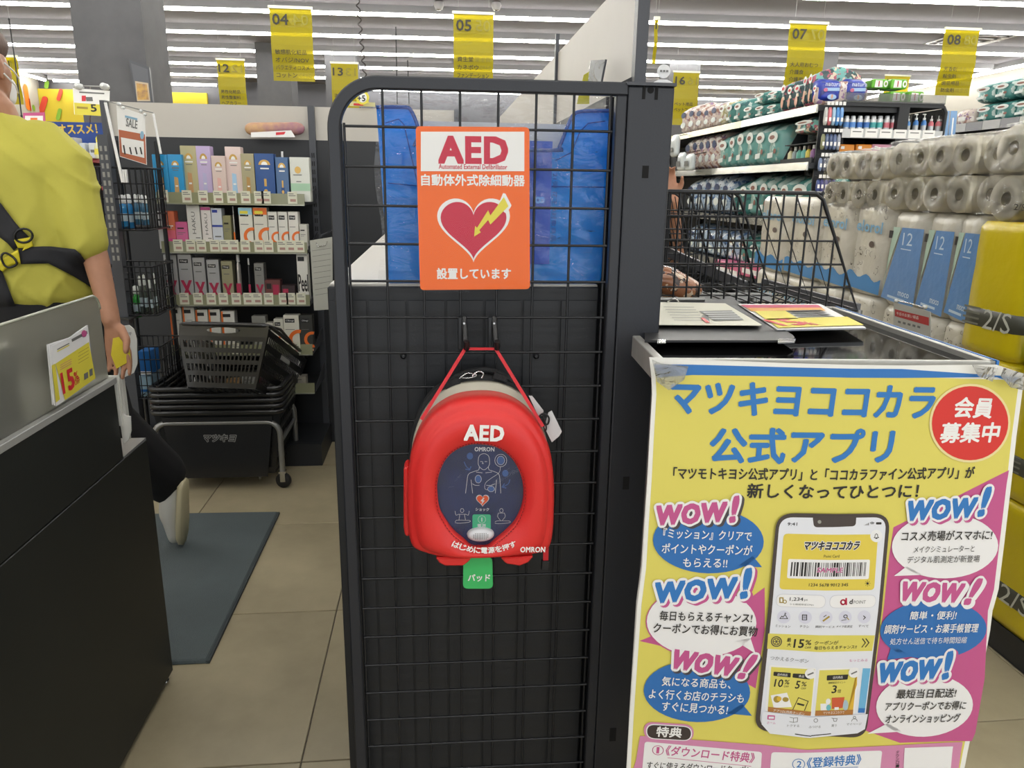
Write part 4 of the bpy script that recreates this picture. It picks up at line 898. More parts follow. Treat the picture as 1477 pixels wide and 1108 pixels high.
bm = bmesh.new(); bm.from_mesh(o.data); inv = wmat(PT).inverted()
def bis(p, n): bmesh.ops.bisect_plane(bm, geom=bm.verts[:]+bm.edges[:]+bm.faces[:], plane_co=inv @ p, plane_no=inv.to_3x3() @ n)
bis(PO.w(ac, 0), PO.u); bis(PO.w(0, bc), PO.v)
for da in (-.22, -.17, .17, .22): bis(PO.w(ac+da, 0), PO.u)
for db in (-.5, -.24, .0, .24): bis(PO.w(0, bc+db), PO.v)
nl = inv.to_3x3() @ PO.n
for v in bm.verts:
    p = wmat(PT) @ v.co-PO.o; a = p.dot(PO.u)-ac; b = p.dot(PO.v)-bc
    h = .006*(1-min(abs(a)/.17, 1.3))+.006*(1-min(abs(b)/.24, 1.0))
    v.co += nl*(h-.003)
bm.to_mesh(o.data); bm.free()
MB(M('poster_back', 'e8e6e0', .6)).slab([PO.w(*PO.px(*p), -.0065) for p in LE+bot+RE], PO.n*-1, .0006).build('backing', PT)
# torn clear tape at the corners
for nm, pts in {'left': [(938, 516), (952, 522), (990, 526), (984, 545), (962, 560), (945, 548)], 'right': [(1440, 528), (1476, 538), (1477, 562), (1450, 556), (1436, 540)], 'middle': [(1395, 524), (1432, 528), (1424, 548), (1404, 540)]}.items():
    t = MB(see_through('tape', 'f2f2ee', .3, rough=.15, gloss=.8, bump=.5, bscale=60)).slab([PO.w(*PO.px(*p), .0095) for p in pts], PO.n, .0003).build('tape', PT)

# ---- papers on the table
PAP = M('paper_cream', 'dedccb', .6); 
def sheet(pts, z, mat, th, par, nm, lab=None): return MB(mat).slab([at(*p, Z=z) for p in pts], (0, 0, 1), th).build(nm, par, lab)
zt_ = TZ+.001
t = thing('clipboard', 'black clipboard with metal corners lying on the table', 'clipboard', at(1030, 470, Z=zt_))
BP = M('binder_black', '2e2e30', .45)
sheet([(930, 494), (945, 494), (1138, 494), (1146, 490), (1143, 486), (1062, 436), (1060, 434), (930, 431)], zt_, BP, .003, t, 'board')
for pts in ([(1122, 490), (1148, 490), (1146, 495), (1122, 496)], [(948, 491), (960, 491), (960, 496), (948, 496)]): sheet(pts, zt_+.0025, CHROME, .0015, t, 'metal_corner', 'shiny metal corner')
MB(GREYM).tube([at(*p, Z=zt_+.006) for p in ((952, 432), (1016, 432))], .004, 8).build('clip_bar', t)
MB(CHROME).tube([at(960, 438, Z=zt_+.005), at(966, 433, Z=zt_+.016), at(974, 430, Z=zt_+.02), at(980, 436, Z=zt_+.012)], .0012, 6).build('clip_spring', t)
t = thing('paper_stack', 'stack of cream forms clipped on the black clipboard', 'papers', at(1000, 450, Z=zt_))
for k in range(4): sheet([(930, 468+k*.3), (1099-k, 469+k*.3), (1046, 438), (935, 436)], zt_+.006+.0008*k, PAP, .0006, t, 'sheet')
P = Plane(at(1000, 455, Z=zt_+.0096), (1, 0, 0), (0, 1, 0), step=.0003)
P.ppoly([(1008, 449), (1055, 448), (1073, 462), (1030, 463)], M('form_photo', '6d6e6a', .5), 1); P.ppoly([(1012, 455), (1022, 455), (1024, 466), (1018, 464)], MATS['form_photo'], 1)
P.ppoly([(1011, 459), (1016, 459), (1024, 466), (1018, 466)], RED, 2)
for k in range(6): P.line([(958+k*3, 443+k*3.8), (1000+k*3, 443.3+k*3.8)], .5, INKG, 1)
for k in range(4): P.line([(1016+k*3.5, 451+k*3), (1056+k*4, 450.5+k*3)], .7, BW, 2)
P.build('print', t)
t = thing('flyer_stack', 'stack of yellow and pink discount flyers, the top one reading 15, on the table', 'flyers', at(1170, 460, Z=zt_))
for k in range(5): sheet([(1119+k*.6, 477-k*.5+1), (1249, 474-k*.5+1), (1183, 439), (1064, 439)], zt_+.001+.0009*k, BW, .0006, t, 'flyer')
P = Plane(at(1150, 458, Z=zt_+.0062), (1, 0, 0), (0, 1, 0), step=.0003)
P.ppoly([(1067, 440), (1180, 440), (1186, 444), (1078, 444.5)], M('flyer_pink', 'd04a6c', .5), 1); P.ppoly([(1076, 444), (1185, 444), (1191, 448), (1084, 449)], M('flyer_orange', 'e6a44a', .5), 1)
P.ppoly([(1105, 460), (1222, 457), (1246, 469), (1122, 473)], YEL, 1); P.ppoly([(1088, 449), (1132, 448), (1152, 460), (1106, 462)], YEL, 1)
for k in range(4): P.line([(1138+k*5, 449+k*3), (1183+k*6, 448+k*3)], 1.2, INK, 2)
P.text('15', 1130, 470.5, 1166, 469, 8, RED, 3, .03); P.text('％', 1168, 470, 1182, 469.5, 5, RED, 3, .02)
P.build('print', t)

# ================================================================== CHECKOUT COUNTER ON THE LEFT
CX = -.668
g = thing('checkout_counter', 'dark checkout counter running away at the left with a frosted screen', 'counter', (-1.0, 1.2, 0))
CM = M('counter_black', '222422', .5, noise=.1, nscale=3, bump=.06, bscale=500)
MB(CM).box((-1.35, -.35, .02), (CX, 1.705, .63)).build('lower_cabinet', g, bevel=.001)
MB(M('ledge_grey', '8a8b8c', .35, metal=.4)).box((-1.34, 1.578, .63), (CX-.001, 1.704, .634)).build('ledge', g)
MB(CM).box((-1.35, -.35, .632), (CX-.001, 1.576, .795)).build('upper_cabinet', g, bevel=.001)
MB(M('counter_top', '9c9c98', .4)).box((-1.36, -.36, .795), (CX+.001, 1.586, .808)).build('worktop', g, bevel=.001)
MB(CHROME).lathe([(.008, 0), (.008, .008), (.003, .01), (.003, .02)], (CX-.012, 1.685, 0), n=12).build('levelling_foot', g)
FR = see_through('frosted_acrylic', 'e6e6da', .26, rough=.35, gloss=.3)
_n = FR.node_tree; _t = [n for n in _n.nodes if n.type == 'BSDF_TRANSPARENT'][0]; _rf = _n.nodes.new('ShaderNodeBsdfRefraction'); _rf.inputs['Roughness'].default_value = .45; _rf.inputs['IOR'].default_value = 1.12; _rf.inputs[0].default_value = (.92, .92, .88, 1)
for l in list(_t.outputs[0].links): _n.links.new(_rf.outputs[0], l.to_socket)
pts = [(CX-.012, -.3, .808), (CX-.012, 1.578, .808), (CX-.012, 1.578, .955)]+[(CX-.012, 1.548+.03*cos(a), .952+.03*sin(a)) for a in [pi/2*k/8 for k in range(9)]]+[(CX-.012, -.3, .982)]
MB(FR).slab(pts, (-1, 0, 0), .005).build('frosted_screen', g)
MB(see_through('frosted_edge', 'e6e8d6', .8, rough=.3)).tube([Vector(p)+Vector((.0, 0, 0)) for p in pts[2:]], .0028, 6).build('screen_edge', g)
MB(M('white_plastic', 'd9d8d2', .45)).box((CX-.11, 1.588, .70), (CX-.0, 1.592, .81)).build('end_plate', g)
m = MB(MATS['white_plastic']); m.slab([at(*p, X=CX+.002) for p in [(164, 545), (170, 541), (177, 598), (184, 601), (187, 640), (178, 642)]], (-1, 0, 0), .004); 
yy = 1.60; m = MB(MATS['white_plastic']).slab([at(*p, Y=yy) for p in [(163, 546), (171, 540), (177, 596), (181, 600), (188, 601), (189, 622), (186, 634), (178, 641)]], (0, 1, 0), .004); m.build('side_trim', g)
# white box behind the screen
t = thing('white_box', 'white box standing on the counter behind the frosted screen', 'box', (CX-.15, .9, .808))
a = at(40, 500, X=CX-.04).y
MB(M('box_white', 'e4e3de', .5)).box((CX-.28, .40, .808), (CX-.04, at(32, 600, X=CX-.04).y, .93)).build('body', t, bevel=.004)
MB(MATS['box_white']).box((CX-.285, .395, .93), (CX-.035, at(32, 600, X=CX-.04).y+.005, .94)).build('lid', t, bevel=.003)
# price cards clipped outside the screen
t = thing('discount_cards', 'yellow 15 percent discount cards in a holder on the frosted screen', 'card', at(110, 530, X=CX))
KP = Plane((CX+.004, 1.3, .85), (0, 1, 0), step=.0004)
for k in range(3): MB(BW).slab([KP.w(*KP.px(*p), -.001-.0012*k) for p in [(75-2.5*k, 499-k), (102, 487), (127, 469), (136, 549), (82-2*k, 586-k)]], KP.n, .0006).build('card', t)
cc = lambda x, y: (x/3.693, 400+y/3.693)
KP.ppoly([cc(295, 460), cc(472, 345), cc(508, 538), cc(345, 655)], YEL, 1); KP.ppoly([cc(275, 470), cc(293, 460), cc(318, 650), cc(297, 668)], YEL, 1)
KP.ppoly([cc(380, 330), cc(462, 285), cc(466, 300), cc(382, 345)], INKG, 1); KP.ell(*cc(446, 300), 3.8, 5, MAG, 2, 16)
KP.text('15', *cc(335, 620), *cc(395, 585), 29, RED, 3, .04); KP.text('%', *cc(395, 552), *cc(415, 540), 12, RED, 3, .02); KP.text('OFF', *cc(396, 578), *cc(424, 560), 8, RED, 3, .01)
for k in range(3): KP.line([cc(318, 470+k*12), cc(378, 436+k*12)], .7, MAG, 2)
for k in range(4): KP.line([cc(415, 405+k*18), cc(470, 372+k*18)], .7, OC, 2)
KP.ppoly([cc(445, 515), cc(466, 503), cc(468, 535), cc(447, 548)], INKG, 2); KP.ppoly([cc(473, 493), cc(490, 484), cc(492, 520), cc(476, 530)], INKG, 2)
KP.text('CODE', *cc(385, 330), *cc(430, 308), 4, INKG, 2, 0) if False else None
for k in range(2): KP.line([cc(303, 385+k*10), cc(366, 352+k*10)], 1.5, YEL if k else INKG, 2)
KP.build('print', t)
# floor mat
t = thing('floor_mat', 'thin grey anti-fatigue mat on the floor behind the counter', 'mat', (-.9, 2.2, 0))
a, b, c, d = at(403, 741, Z=0), at(301, 958, Z=0), at(245, 958, Z=0), at(150, 741, Z=0)
MB(M('mat_grey', '566062', .75, noise=.15, nscale=4, bump=.5, bscale=350)).hexa([Vector((-1.5, 1.752, 0)), b, a, Vector((-1.5, 2.70, 0))], [Vector((-1.5, 1.757, .012)), b+Vector((-.006, .005, .012)), a+Vector((-.006, -.006, .012)), Vector((-1.5, 2.695, .012))]).build('mat', t, bevel=.003)
MB(M('mat_edge', '3c4446', .8)).bar(b+Vector((-.003, .002, .004)), a+Vector((-.003, -.002, .004)), .01, .008).build('edge_strip', t)
# ================================================================== PEOPLE
SKIN = M('skin', 'a8795e', .55, noise=.1, nscale=30, spec=.4)
def hand(w, d, n, s, curl=.5, L=.17):
    """capsules of a hand: w wrist, d pointing direction, n palm normal, s +1/-1 side on which the thumb leaves"""
    w = Vector(w); d = Vector(d).normalized(); n = Vector(n); n = (n-d*n.dot(d)).normalized(); a = d.cross(n)*s
    k = L/.18; caps = []; pc = w+d*.05*k
    for t in (-.5, 0, .5): caps.append((w+d*.015*k+a*.018*k*t, .015*k, w+d*.085*k+a*.058*k*t, .0125*k))
    for i, (t, l) in enumerate(((.034, .068), (.012, .078), (-.011, .073), (-.033, .056))):
        b = w+d*.088*k+a*t*k; ang = curl*.35; p = b; r = .0095*k
        for j, f in enumerate((.45, .32, .23)):
            ang2 = ang+curl*.55*j; q = p+(d*cos(ang2)+n*sin(ang2)+a*t*1.2)*l*k*f; caps.append((p, r, q, r*.9)); p = q; r *= .9
    b = w+d*.025*k+a*.026*k; q = b+(d*.7+a*.6+n*.35).normalized()*.045*k; caps.append((b, .014*k, q, .0115*k)); caps.append((q, .0115*k, q+(d*.9+a*.15+n*.5).normalized()*.035*k, .009*k))
    return caps
def head_caps(c, fw, r=1.0):
    c = Vector(c); f = Vector(fw).normalized(); s = f.cross(Vector((0, 0, 1))).normalized()
    q = []
    q.append((c+Vector((0, 0, .025))-f*.015, (.078*r, .078*r, .085*r), c+Vector((0, 0, -.01))+f*.012, (.07*r, .07*r, .09*r)))
    q.append((c+f*.035+Vector((0, 0, -.06)), .042*r, c+f*.05+Vector((0, 0, -.085)), .03*r))
    q.append((c+f*.085+Vector((0, 0, .0)), .009, c+f*.1+Vector((0, 0, -.028)), .012))
    for e in (-1, 1):
        q.append((c+s*(.078*e)-f*.005+Vector((0, 0, .01)), (.008, .014, .018), c+s*(.080*e)-f*.002+Vector((0, 0, -.022)), (.006, .01, .012)))
    q.append((c+f*.078+s*.02+Vector((0, 0, -.05)), .008, c+f*.078-s*.02+Vector((0, 0, -.05)), .008))
    return q
# --- the assistant in the yellow shirt
A = thing('person', 'person in a yellow T-shirt with a black apron harness, seen from behind at the counter', 'person', (-1.12, 2.25, .0))
V3 = Vector
fwd = V3((.3, .954, 0)); hc = V3((-1.203, 2.25, 1.488)); nk = V3((-1.15, 2.2, 1.37))
ft = at(268, 786, Z=.012); toe = ft+V3((-.018, 0, .02)); heel = at(276, 700, Y=2.40)+V3((-.035, 0, 0)); ank = heel+V3((-.055, .0, .0))
wr_ = at(160, 462, Y=2.10); el = at(138, 372, Y=2.16); sh = V3((-1.00, 2.2, 1.275)); knee = V3((-1.02, 2.28, .50)); hip = V3((-1.05, 2.22, .86))
body = head_caps(hc, fwd)+[(hc+V3((0, 0, -.07)), .052, nk, .056), (nk, .05, V3((-1.14, 2.2, 1.24)), (.10, .08, .06)), (V3((-1.14, 2.2, 1.25)), (.15, .10, .08), V3((-1.14, 2.22, .85)), (.145, .11, .08)),
    (sh, .045, el, .034), (el, .034, wr_, .024), (V3((-1.28, 2.25, 1.27)), .05, V3((-1.36, 2.4, 1.02)), .043), (V3((-1.36, 2.4, 1.02)), .043, V3((-1.30, 2.6, .90)), .03),
    (hip, .085, knee, .06), (knee, .058, ank, .038), (V3((-1.22, 2.24, .86)), .085, V3((-1.26, 2.28, .46)), .06), (V3((-1.26, 2.28, .46)), .056, V3((-1.24, 2.22, .10)), .036), (V3((-1.24, 2.22, .07)), .035, V3((-1.38, 2.34, .04)), .025)]
body += hand(wr_, (.13, -.05, -1), (-.35, -.9, 0), -1, .35, .175)+hand(V3((-1.30, 2.6, .90)), (.4, .5, -.4), (0, 0, -1), 1, .6)
blob('body', body, SKIN, A, .0055, 4)
YS = M('shirt_yellow', 'b8b148', .8, noise=.08, nscale=5, bump=.7, bscale=9)
def folds(p, n):
    f = abs(sin(16*p.z+30*p.x+2.5*sin(14*p.z+5*p.x))); g_ = abs(sin(34*p.x-12*p.z+2*sin(9*p.z)))
    return p+n*(.007*(1-f)**3*(.4+.6*abs(sin(7*p.x+9*p.z)))+.009*(1-g_)**4*max(0, 1.18-p.z)*2.5-.003)
shc = [(V3((-1.155, 2.2, 1.352)), (.085, .075, .03), V3((-1.14, 2.2, 1.24)), (.185, .12, .09)), (V3((-1.14, 2.2, 1.24)), (.19, .125, .09), V3((-1.13, 2.22, .90)), (.185, .14, .06)),
       (V3((-1.05, 2.2, 1.29)), .075, V3((-1.0, 2.19, 1.235)), .08), (V3((-.99, 2.19, 1.235)), .078, at(124, 350, Y=2.16), .06), (V3((-1.25, 2.22, 1.27)), .08, V3((-1.35, 2.36, 1.06)), .07)]
shirt = blob('tshirt', shc, YS, A, .009, 6, post=folds)
NVY = M('trousers_black', '111114', .85, bump=.2, bscale=30)
blob('trousers', [(V3((-1.13, 2.22, .93)), (.165, .125, .03), V3((-1.13, 2.22, .82)), (.17, .13, .07)), (hip+V3((-.0, 0, -.02)), .105, knee, .095), (knee, .092, ank+V3((-.0, 0, .045)), .078), (ank+V3((-.01, 0, .03)), .074, heel+V3((-.055, 0, -.02)), .042),
     (V3((-1.22, 2.24, .84)), .105, V3((-1.26, 2.28, .46)), .085), (V3((-1.26, 2.28, .46)), .08, V3((-1.24, 2.22, .12)), .065)], NVY, A, .009, 6)
SHW = M('shoe_white', 'd6d4cc', .6, bump=.15, bscale=60); SOLE = M('shoe_sole', 'd2c8a4', .6)
sx = (heel-toe).normalized()
blob('shoe', [(toe+V3((-.012, 0, .02)), (.024, .04, .03), toe+sx*.10+V3((-.028, 0, 0)), (.035, .044, .04)), (toe+sx*.10+V3((-.03, 0, 0)), (.036, .043, .04), heel+V3((-.03, 0, .0)), (.038, .036, .035))], SHW, A, .006, 4)
m = MB(SOLE); prof_ = [(0, .018), (.03, .040), (.08, .047), (.14, .042), (.19, .038), (.225, .034), (.24, .018)]
V = []; nn = V3((1, 0, -sx.x/max(sx.z, .1))).normalized()
for (l, w) in prof_:
    for dx in (-.006, .012): V += [toe+V3((.004, 0, -.012))+sx*l+nn*dx+V3((0, -w, 0)), toe+V3((.004, 0, -.012))+sx*l+nn*dx+V3((0, w, 0))]
F = []
for i in range(len(prof_)-1):
    a = 4*i; b = a+4; F += [(a, a+1, b+1, b), (a+2, b+2, b+3, a+3), (a, b, b+2, a+2), (a+1, a+3, b+3, b+1)]
F += [(0, 2, 3, 1), (len(V)-4, len(V)-3, len(V)-1, len(V)-2)]
m.add(V, F, True).build('shoe_sole', A, bevel=.003)
blob('left_shoe', [(V3((-1.23, 2.21, .05)), (.045, .045, .045), V3((-1.38, 2.34, .035)), (.038, .038, .03))], SHW, A, .008, 3)
HAIR = M('hair_brown', '5a3f30', .6, noise=.3, nscale=60, stretch=(1, 1, .15), bump=.4, bscale=120)
blob('hair', [(hc+V3((0, 0, .05))-fwd*.03, (.084, .084, .07), hc+V3((0, 0, -.015))-fwd*.05, (.068, .068, .07)), (hc+V3((0, 0, .07))+fwd*.03, (.06, .06, .045), hc+V3((0, 0, .06)), (.08, .08, .055)), (hc-fwd*.04+V3((0, 0, -.03)), (.055, .055, .05), hc-fwd*.045+V3((0, 0, -.065)), (.04, .04, .03))], HAIR, A, .007, 5)
sd = fwd.cross(V3((0, 0, 1)))
MB(M('mask_white', 'e6e6e6', .7)).tube([hc+sd*.088+fwd*.0+V3((0, 0, .012)), hc+sd*.085+fwd*.03+V3((0, 0, -.005)), hc+sd*.07+fwd*.06+V3((0, 0, -.02))], .0022, 6).tube([hc+sd*.088-fwd*.006+V3((0, 0, -.015)), hc+sd*.084+fwd*.03+V3((0, 0, -.04)), hc+sd*.06+fwd*.06+V3((0, 0, -.055))], .0022, 6).build('mask_loop', A)
blob('mask', [(hc+fwd*.072+V3((0, 0, -.035)), (.036, .036, .032), hc+fwd*.066+V3((0, 0, -.065)), (.036, .036, .028))], MATS['mask_white'], A, .006, 4)
# harness ribbons laid on the shirt
def bvh(*obs):
    vs = []; fs = []
    for o in obs:
        k = len(vs); par = o.parent; W = wmat(par) if par else Matrix.Identity(4); vs += [W @ v.co for v in o.data.vertices]; fs += [[i+k for i in p.vertices] for p in o.data.polygons]
    return BVHTree.FromPolygons(vs, fs)
tree = bvh(shirt)
def ribbon(left, right, mat, nm, par, off=.006, th=.0025, n=14, tree=tree, lab=None):
    """band between two pixel polylines draped over the body"""
    def samp(pl, t):
        L = [0]; 
        for i in range(1, len(pl)): L.append(L[-1]+math.dist(pl[i-1], pl[i]))
        s = t*L[-1]
        for i in range(1, len(pl)):
            if s <= L[i]+1e-9: f = (s-L[i-1])/max(L[i]-L[i-1], 1e-6); return (pl[i-1][0]*(1-f)+pl[i][0]*f, pl[i-1][1]*(1-f)+pl[i][1]*f)
    V = []; last = 2.06; M_ = 4
    for i in range(n+1):
        a = samp(left, i/n); b = samp(right, i/n)
        for j in range(M_+1):
            x = a[0]*(1-j/M_)+b[0]*j/M_; y = a[1]*(1-j/M_)+b[1]*j/M_; d = ray(x, y).normalized(); h = tree.ray_cast(CP, d)
            if h[0] is None: p = CP+d*last
            else: p = h[0]; last = h[3]
            V.append(p-d*off)
    W = M_+1; K = len(V); V2 = [v-(v-CP).normalized()*th for v in V]
    F = [(i*W+j, i*W+j+1, (i+1)*W+j+1, (i+1)*W+j) for i in range(n) for j in range(M_)]
    F2 = [tuple(K+q for q in f)[::-1] for f in F]; E = []
    bd = [i*W for i in range(n+1)]+[n*W+j for j in range(1, W)]+[i*W+M_ for i in range(n-1, -1, -1)]+[j for j in range(M_-1, 0, -1)]
    for i in range(len(bd)): a, b = bd[i], bd[(i+1) % len(bd)]; E.append((a, b, K+b, K+a))
    return MB(mat).add(V+V2, F+F2+E, True).build(nm, par, lab)
APR = M('apron_black', '1c1c20', .75, bump=.3, bscale=90)
ribbon([(-60, 232), (-5, 285), (25, 325), (42, 342)], [(-60, 300), (-10, 335), (12, 352), (20, 362)], APR, 'shoulder_strap', A)
ribbon([(26, 357), (70, 355), (112, 360), (135, 395), (152, 428)], [(30, 381), (70, 380), (105, 398), (128, 412), (150, 436)], APR, 'waist_band', A)
ribbon([(-20, 372), (0, 383), (14, 420), (34, 470)], [(-60, 372), (-40, 400), (-30, 430), (-20, 470)], APR, 'back_panel', A)
ribbon([(20, 346), (44, 342), (48, 355)], [(26, 358), (34, 358), (32, 362)], M('harness_yellow', 'd0c020', .6), 'harness_loop', A, off=.010)
ribbon([(-8, 384), (6, 372), (26, 360)], [(4, 392), (16, 382), (30, 380)], MATS['harness_yellow'], 'adjuster_tape', A, off=.010)
def on(x, y, off=.014): 
    d = ray(x, y).normalized(); h = tree.ray_cast(CP, d); return (h[0] if h[0] else CP+d*2.06)-d*off
MB(M('ring_black', '151515', .3)).tube([on(34+13*cos(t), 343+10*sin(t)-3) for t in [2*pi*k/20 for k in range(20)]], .003, 6, closed=True).build('harness_ring', A)
MB(MATS['ring_black']).tube([on(*p, .016) for p in sm([(2, 370), (8, 365), (20, 372), (24, 381), (14, 386), (6, 382)], True)], .0028, 6, closed=True).build('buckle', A)
# card in the hand
t = thing('yellow_card', 'yellow plastic-wrapped card held in the hand of the assistant', 'card', at(172, 515, Y=2.08))
q = [at(*p, Y=2.075) for p in [(160, 512), (163, 488), (182, 484), (189, 520), (168, 532)]]
MB(M('card_wrap', 'd4c23c', .25, coat=.6, bump=.4, bscale=60)).slab(q, (0, 1, 0), .003).build('card', t)
# --- shopper mostly hidden behind the post
S = thing('person', 'person mostly hidden behind the black post, one bare arm with a dark watch showing', 'person', (.64, 2.98, 0))
wr2 = at(971, 290, Y=2.78); el2 = at(980, 372, Y=2.86); el2 = V3((el2.x, 2.90, el2.z))
c0 = V3((.64, 2.98, 0))
bd = head_caps(c0+V3((0, 0, 1.52)), (.6, .6, 0))+[(c0+V3((0, 0, 1.44)), .05, c0+V3((0, 0, 1.38)), .055), (c0+V3((0, 0, 1.3)), (.14, .1, .07), c0+V3((0, 0, .88)), (.14, .11, .07)), (c0+V3((.14, 0, 1.3)), .04, el2, .033), (el2, .033, wr2, .022),
     (c0+V3((-.15, 0, 1.3)), .045, c0+V3((-.2, 0, 1.0)), .038), (c0+V3((-.2, 0, 1.0)), .036, c0+V3((-.18, -.1, .78)), .026), (c0+V3((.08, 0, .86)), .08, c0+V3((.09, 0, .46)), .055), (c0+V3((.09, 0, .46)), .052, c0+V3((.09, .02, .1)), .035), (c0+V3((-.08, 0, .86)), .08, c0+V3((-.09, 0, .46)), .055), (c0+V3((-.09, 0, .46)), .052, c0+V3((-.09, .02, .1)), .035)]
bd += hand(wr2, (-.35, .1, 1), (0, -1, 0), 1, .9, .15)+hand(c0+V3((-.18, -.1, .78)), (0, -.1, -1), (1, 0, 0), 1, .5, .16)
blob('body', bd, M('skin_warm', 'b88468', .55, noise=.1, nscale=30), S, .0065, 4)
blob('dark_tshirt', [(c0+V3((0, 0, 1.34)), (.1, .08, .03), c0+V3((0, 0, 1.25)), (.165, .12, .08)), (c0+V3((0, 0, 1.25)), (.165, .12, .08), c0+V3((0, 0, .92)), (.16, .13, .05)), (c0+V3((.12, 0, 1.29)), .065, c0+V3((.18, -.02, 1.2)), .06), (c0+V3((-.12, 0, 1.29)), .065, c0+V3((-.19, 0, 1.18)), .06)], M('cloth_dark', '1d1e22', .85), S, .01, 5)
blob('jeans', [(c0+V3((0, 0, .93)), (.15, .12, .03), c0+V3((0, 0, .85)), (.155, .125, .05)), (c0+V3((.08, 0, .84)), .09, c0+V3((.09, 0, .46)), .068), (c0+V3((.09, 0, .46)), .066, c0+V3((.09, .02, .12)), .055), (c0+V3((-.08, 0, .84)), .09, c0+V3((-.09, 0, .46)), .068), (c0+V3((-.09, 0, .46)), .066, c0+V3((-.09, .02, .12)), .055)], M('denim', '2a3346', .85), S, .01, 5)
blob('hair', [(c0+V3((-.01, -.01, 1.56)), (.09, .09, .08), c0+V3((-.03, -.03, 1.50)), (.075, .075, .08))], M('hair_black', '1c1715', .5), S, .008, 4)
for dx in (-.09, .09): blob('shoe', [(c0+V3((dx, 0, .045)), (.04, .05, .045), c0+V3((dx+.07, .12, .035)), (.035, .045, .033))], MATS['cloth_dark'], S, .009, 3)
wd_ = (wr2-el2).normalized(); MB(M('watch_dark', '17181c', .3)).lathe([(.029, -.008), (.031, 0), (.029, .008)], el2+(wr2-el2)*.25, wd_, 18).build('watch', S)

# ================================================================== COSMETICS GONDOLA (left middle)
CY = 3.2
g = thing('cosmetics_gondola', 'black shelving bay full of boxed skincare with a pale header board', 'shelving', (-.8, 3.3, 0))
xl, xm, xr = at(153, 145, Y=3.52).x, at(451, 200, Y=3.5).x, .10
zb_, zt_h = at(300, 199, Y=3.5).z, at(300, 150, Y=3.5).z
MB(M('shelf_black', '232529', .5, noise=.1)).box((xl, 3.5, 0), (xr, 3.53, zb_)).build('back_panel', g)
MB(GREYL).box((xl, 3.505, zb_), (xr, 3.52, zt_h)).build('header_board', g)
for x in (xl, xm, xr): MB(DARKM).box((x-.014, 3.485, 0), (x+.014, 3.54, zt_h+.003)).build('upright', g)
for k in range(16): MB(SLOT).box((xm-.006, 3.4845, 1.32-.035*k), (xm-.002, 3.4855, 1.34-.035*k)).box((xm+.002, 3.4845, 1.32-.035*k), (xm+.006, 3.4855, 1.34-.035*k)).build('upright_slot', g)
MB(MATS['shelf_black']).box((xl, 3.18, 0), (xm+.02, 3.5, .10)).build('plinth', g)
rails = [((226.5, 292.5), (438.8, 295)), ((230, 363), (441, 364.5)), ((240, 439), (444, 440)), ((248, 510), (450, 512)), ((256, 566), (453, 568))]
RL = M('price_rail', '8d8e70', .3, coat=.4); TAGM = M('price_tag', 'd9d8c4', .5)
sx0, sx1 = at(228, 300, Y=CY).x, at(440, 300, Y=CY).x
SZ = []
tagx = [[146, 280, 372, 458, 536, 614, 690, 730, 880], [160, 230, 302, 362, 438, 495, 547, 612, 690, 745, 820, 870, 922], [186, 265, 343, 418, 487, 560, 628, 680, 745, 830, 870, 930], [300, 560, 900], []]
for i, (a, b) in enumerate(rails):
    z = (at(*a, Y=CY).z+at(*b, Y=CY).z)/2; SZ.append(z)
    sh_ = MB(MATS['shelf_black']).box((sx0, CY, z-.004), (sx1, 3.5, z+.010)).build('shelf', g)
    MB(RL).box((sx0, CY-.006, z-.003), (sx1, CY, z+.042)).build('price_rail', sh_)
    MB(M('rail_lip', 'b9b9a8', .25, metal=.5)).box((sx0, CY-.009, z-.005), (sx1, CY-.001, z-.001)).build('rail_lip', sh_)
    for k, cx in enumerate(tagx[i]):
        x = at(200+cx/3.957, rails[i][0][1]-6, Y=CY).x; w = .0185
        if x+w > sx1 or x-w < sx0: continue
        m = MB(TAGM).box((x-w, CY-.0085, z+.002), (x+w, CY-.007, z+.050)); m.use(M('tag_print', 'b08a80', .6)).box((x-w*.5, CY-.0088, z+.011), (x+w*.7, CY-.0086, z+.021)); m.use(INKG).box((x-w*.8, CY-.0088, z+.033), (x+w*.7, CY-.0086, z+.036)).box((x-w*.8, CY-.0088, z+.040), (x+w*.3, CY-.0086, z+.043)); m.build('price_tag', sh_)
    MB(DARKM).slab([(sx1, 3.5, z+.0), (sx1, CY+.02, z+.0), (sx1, CY+.02, z+.02), (sx1, 3.5, z+.07)], (1, 0, 0), .003).build('bracket', sh_)
    MB(DARKM).slab([(sx0-.003, 3.5, z+.0), (sx0-.003, CY+.02, z+.0), (sx0-.003, CY+.02, z+.02), (sx0-.003, 3.5, z+.07)], (1, 0, 0), .003).build('bracket', sh_)
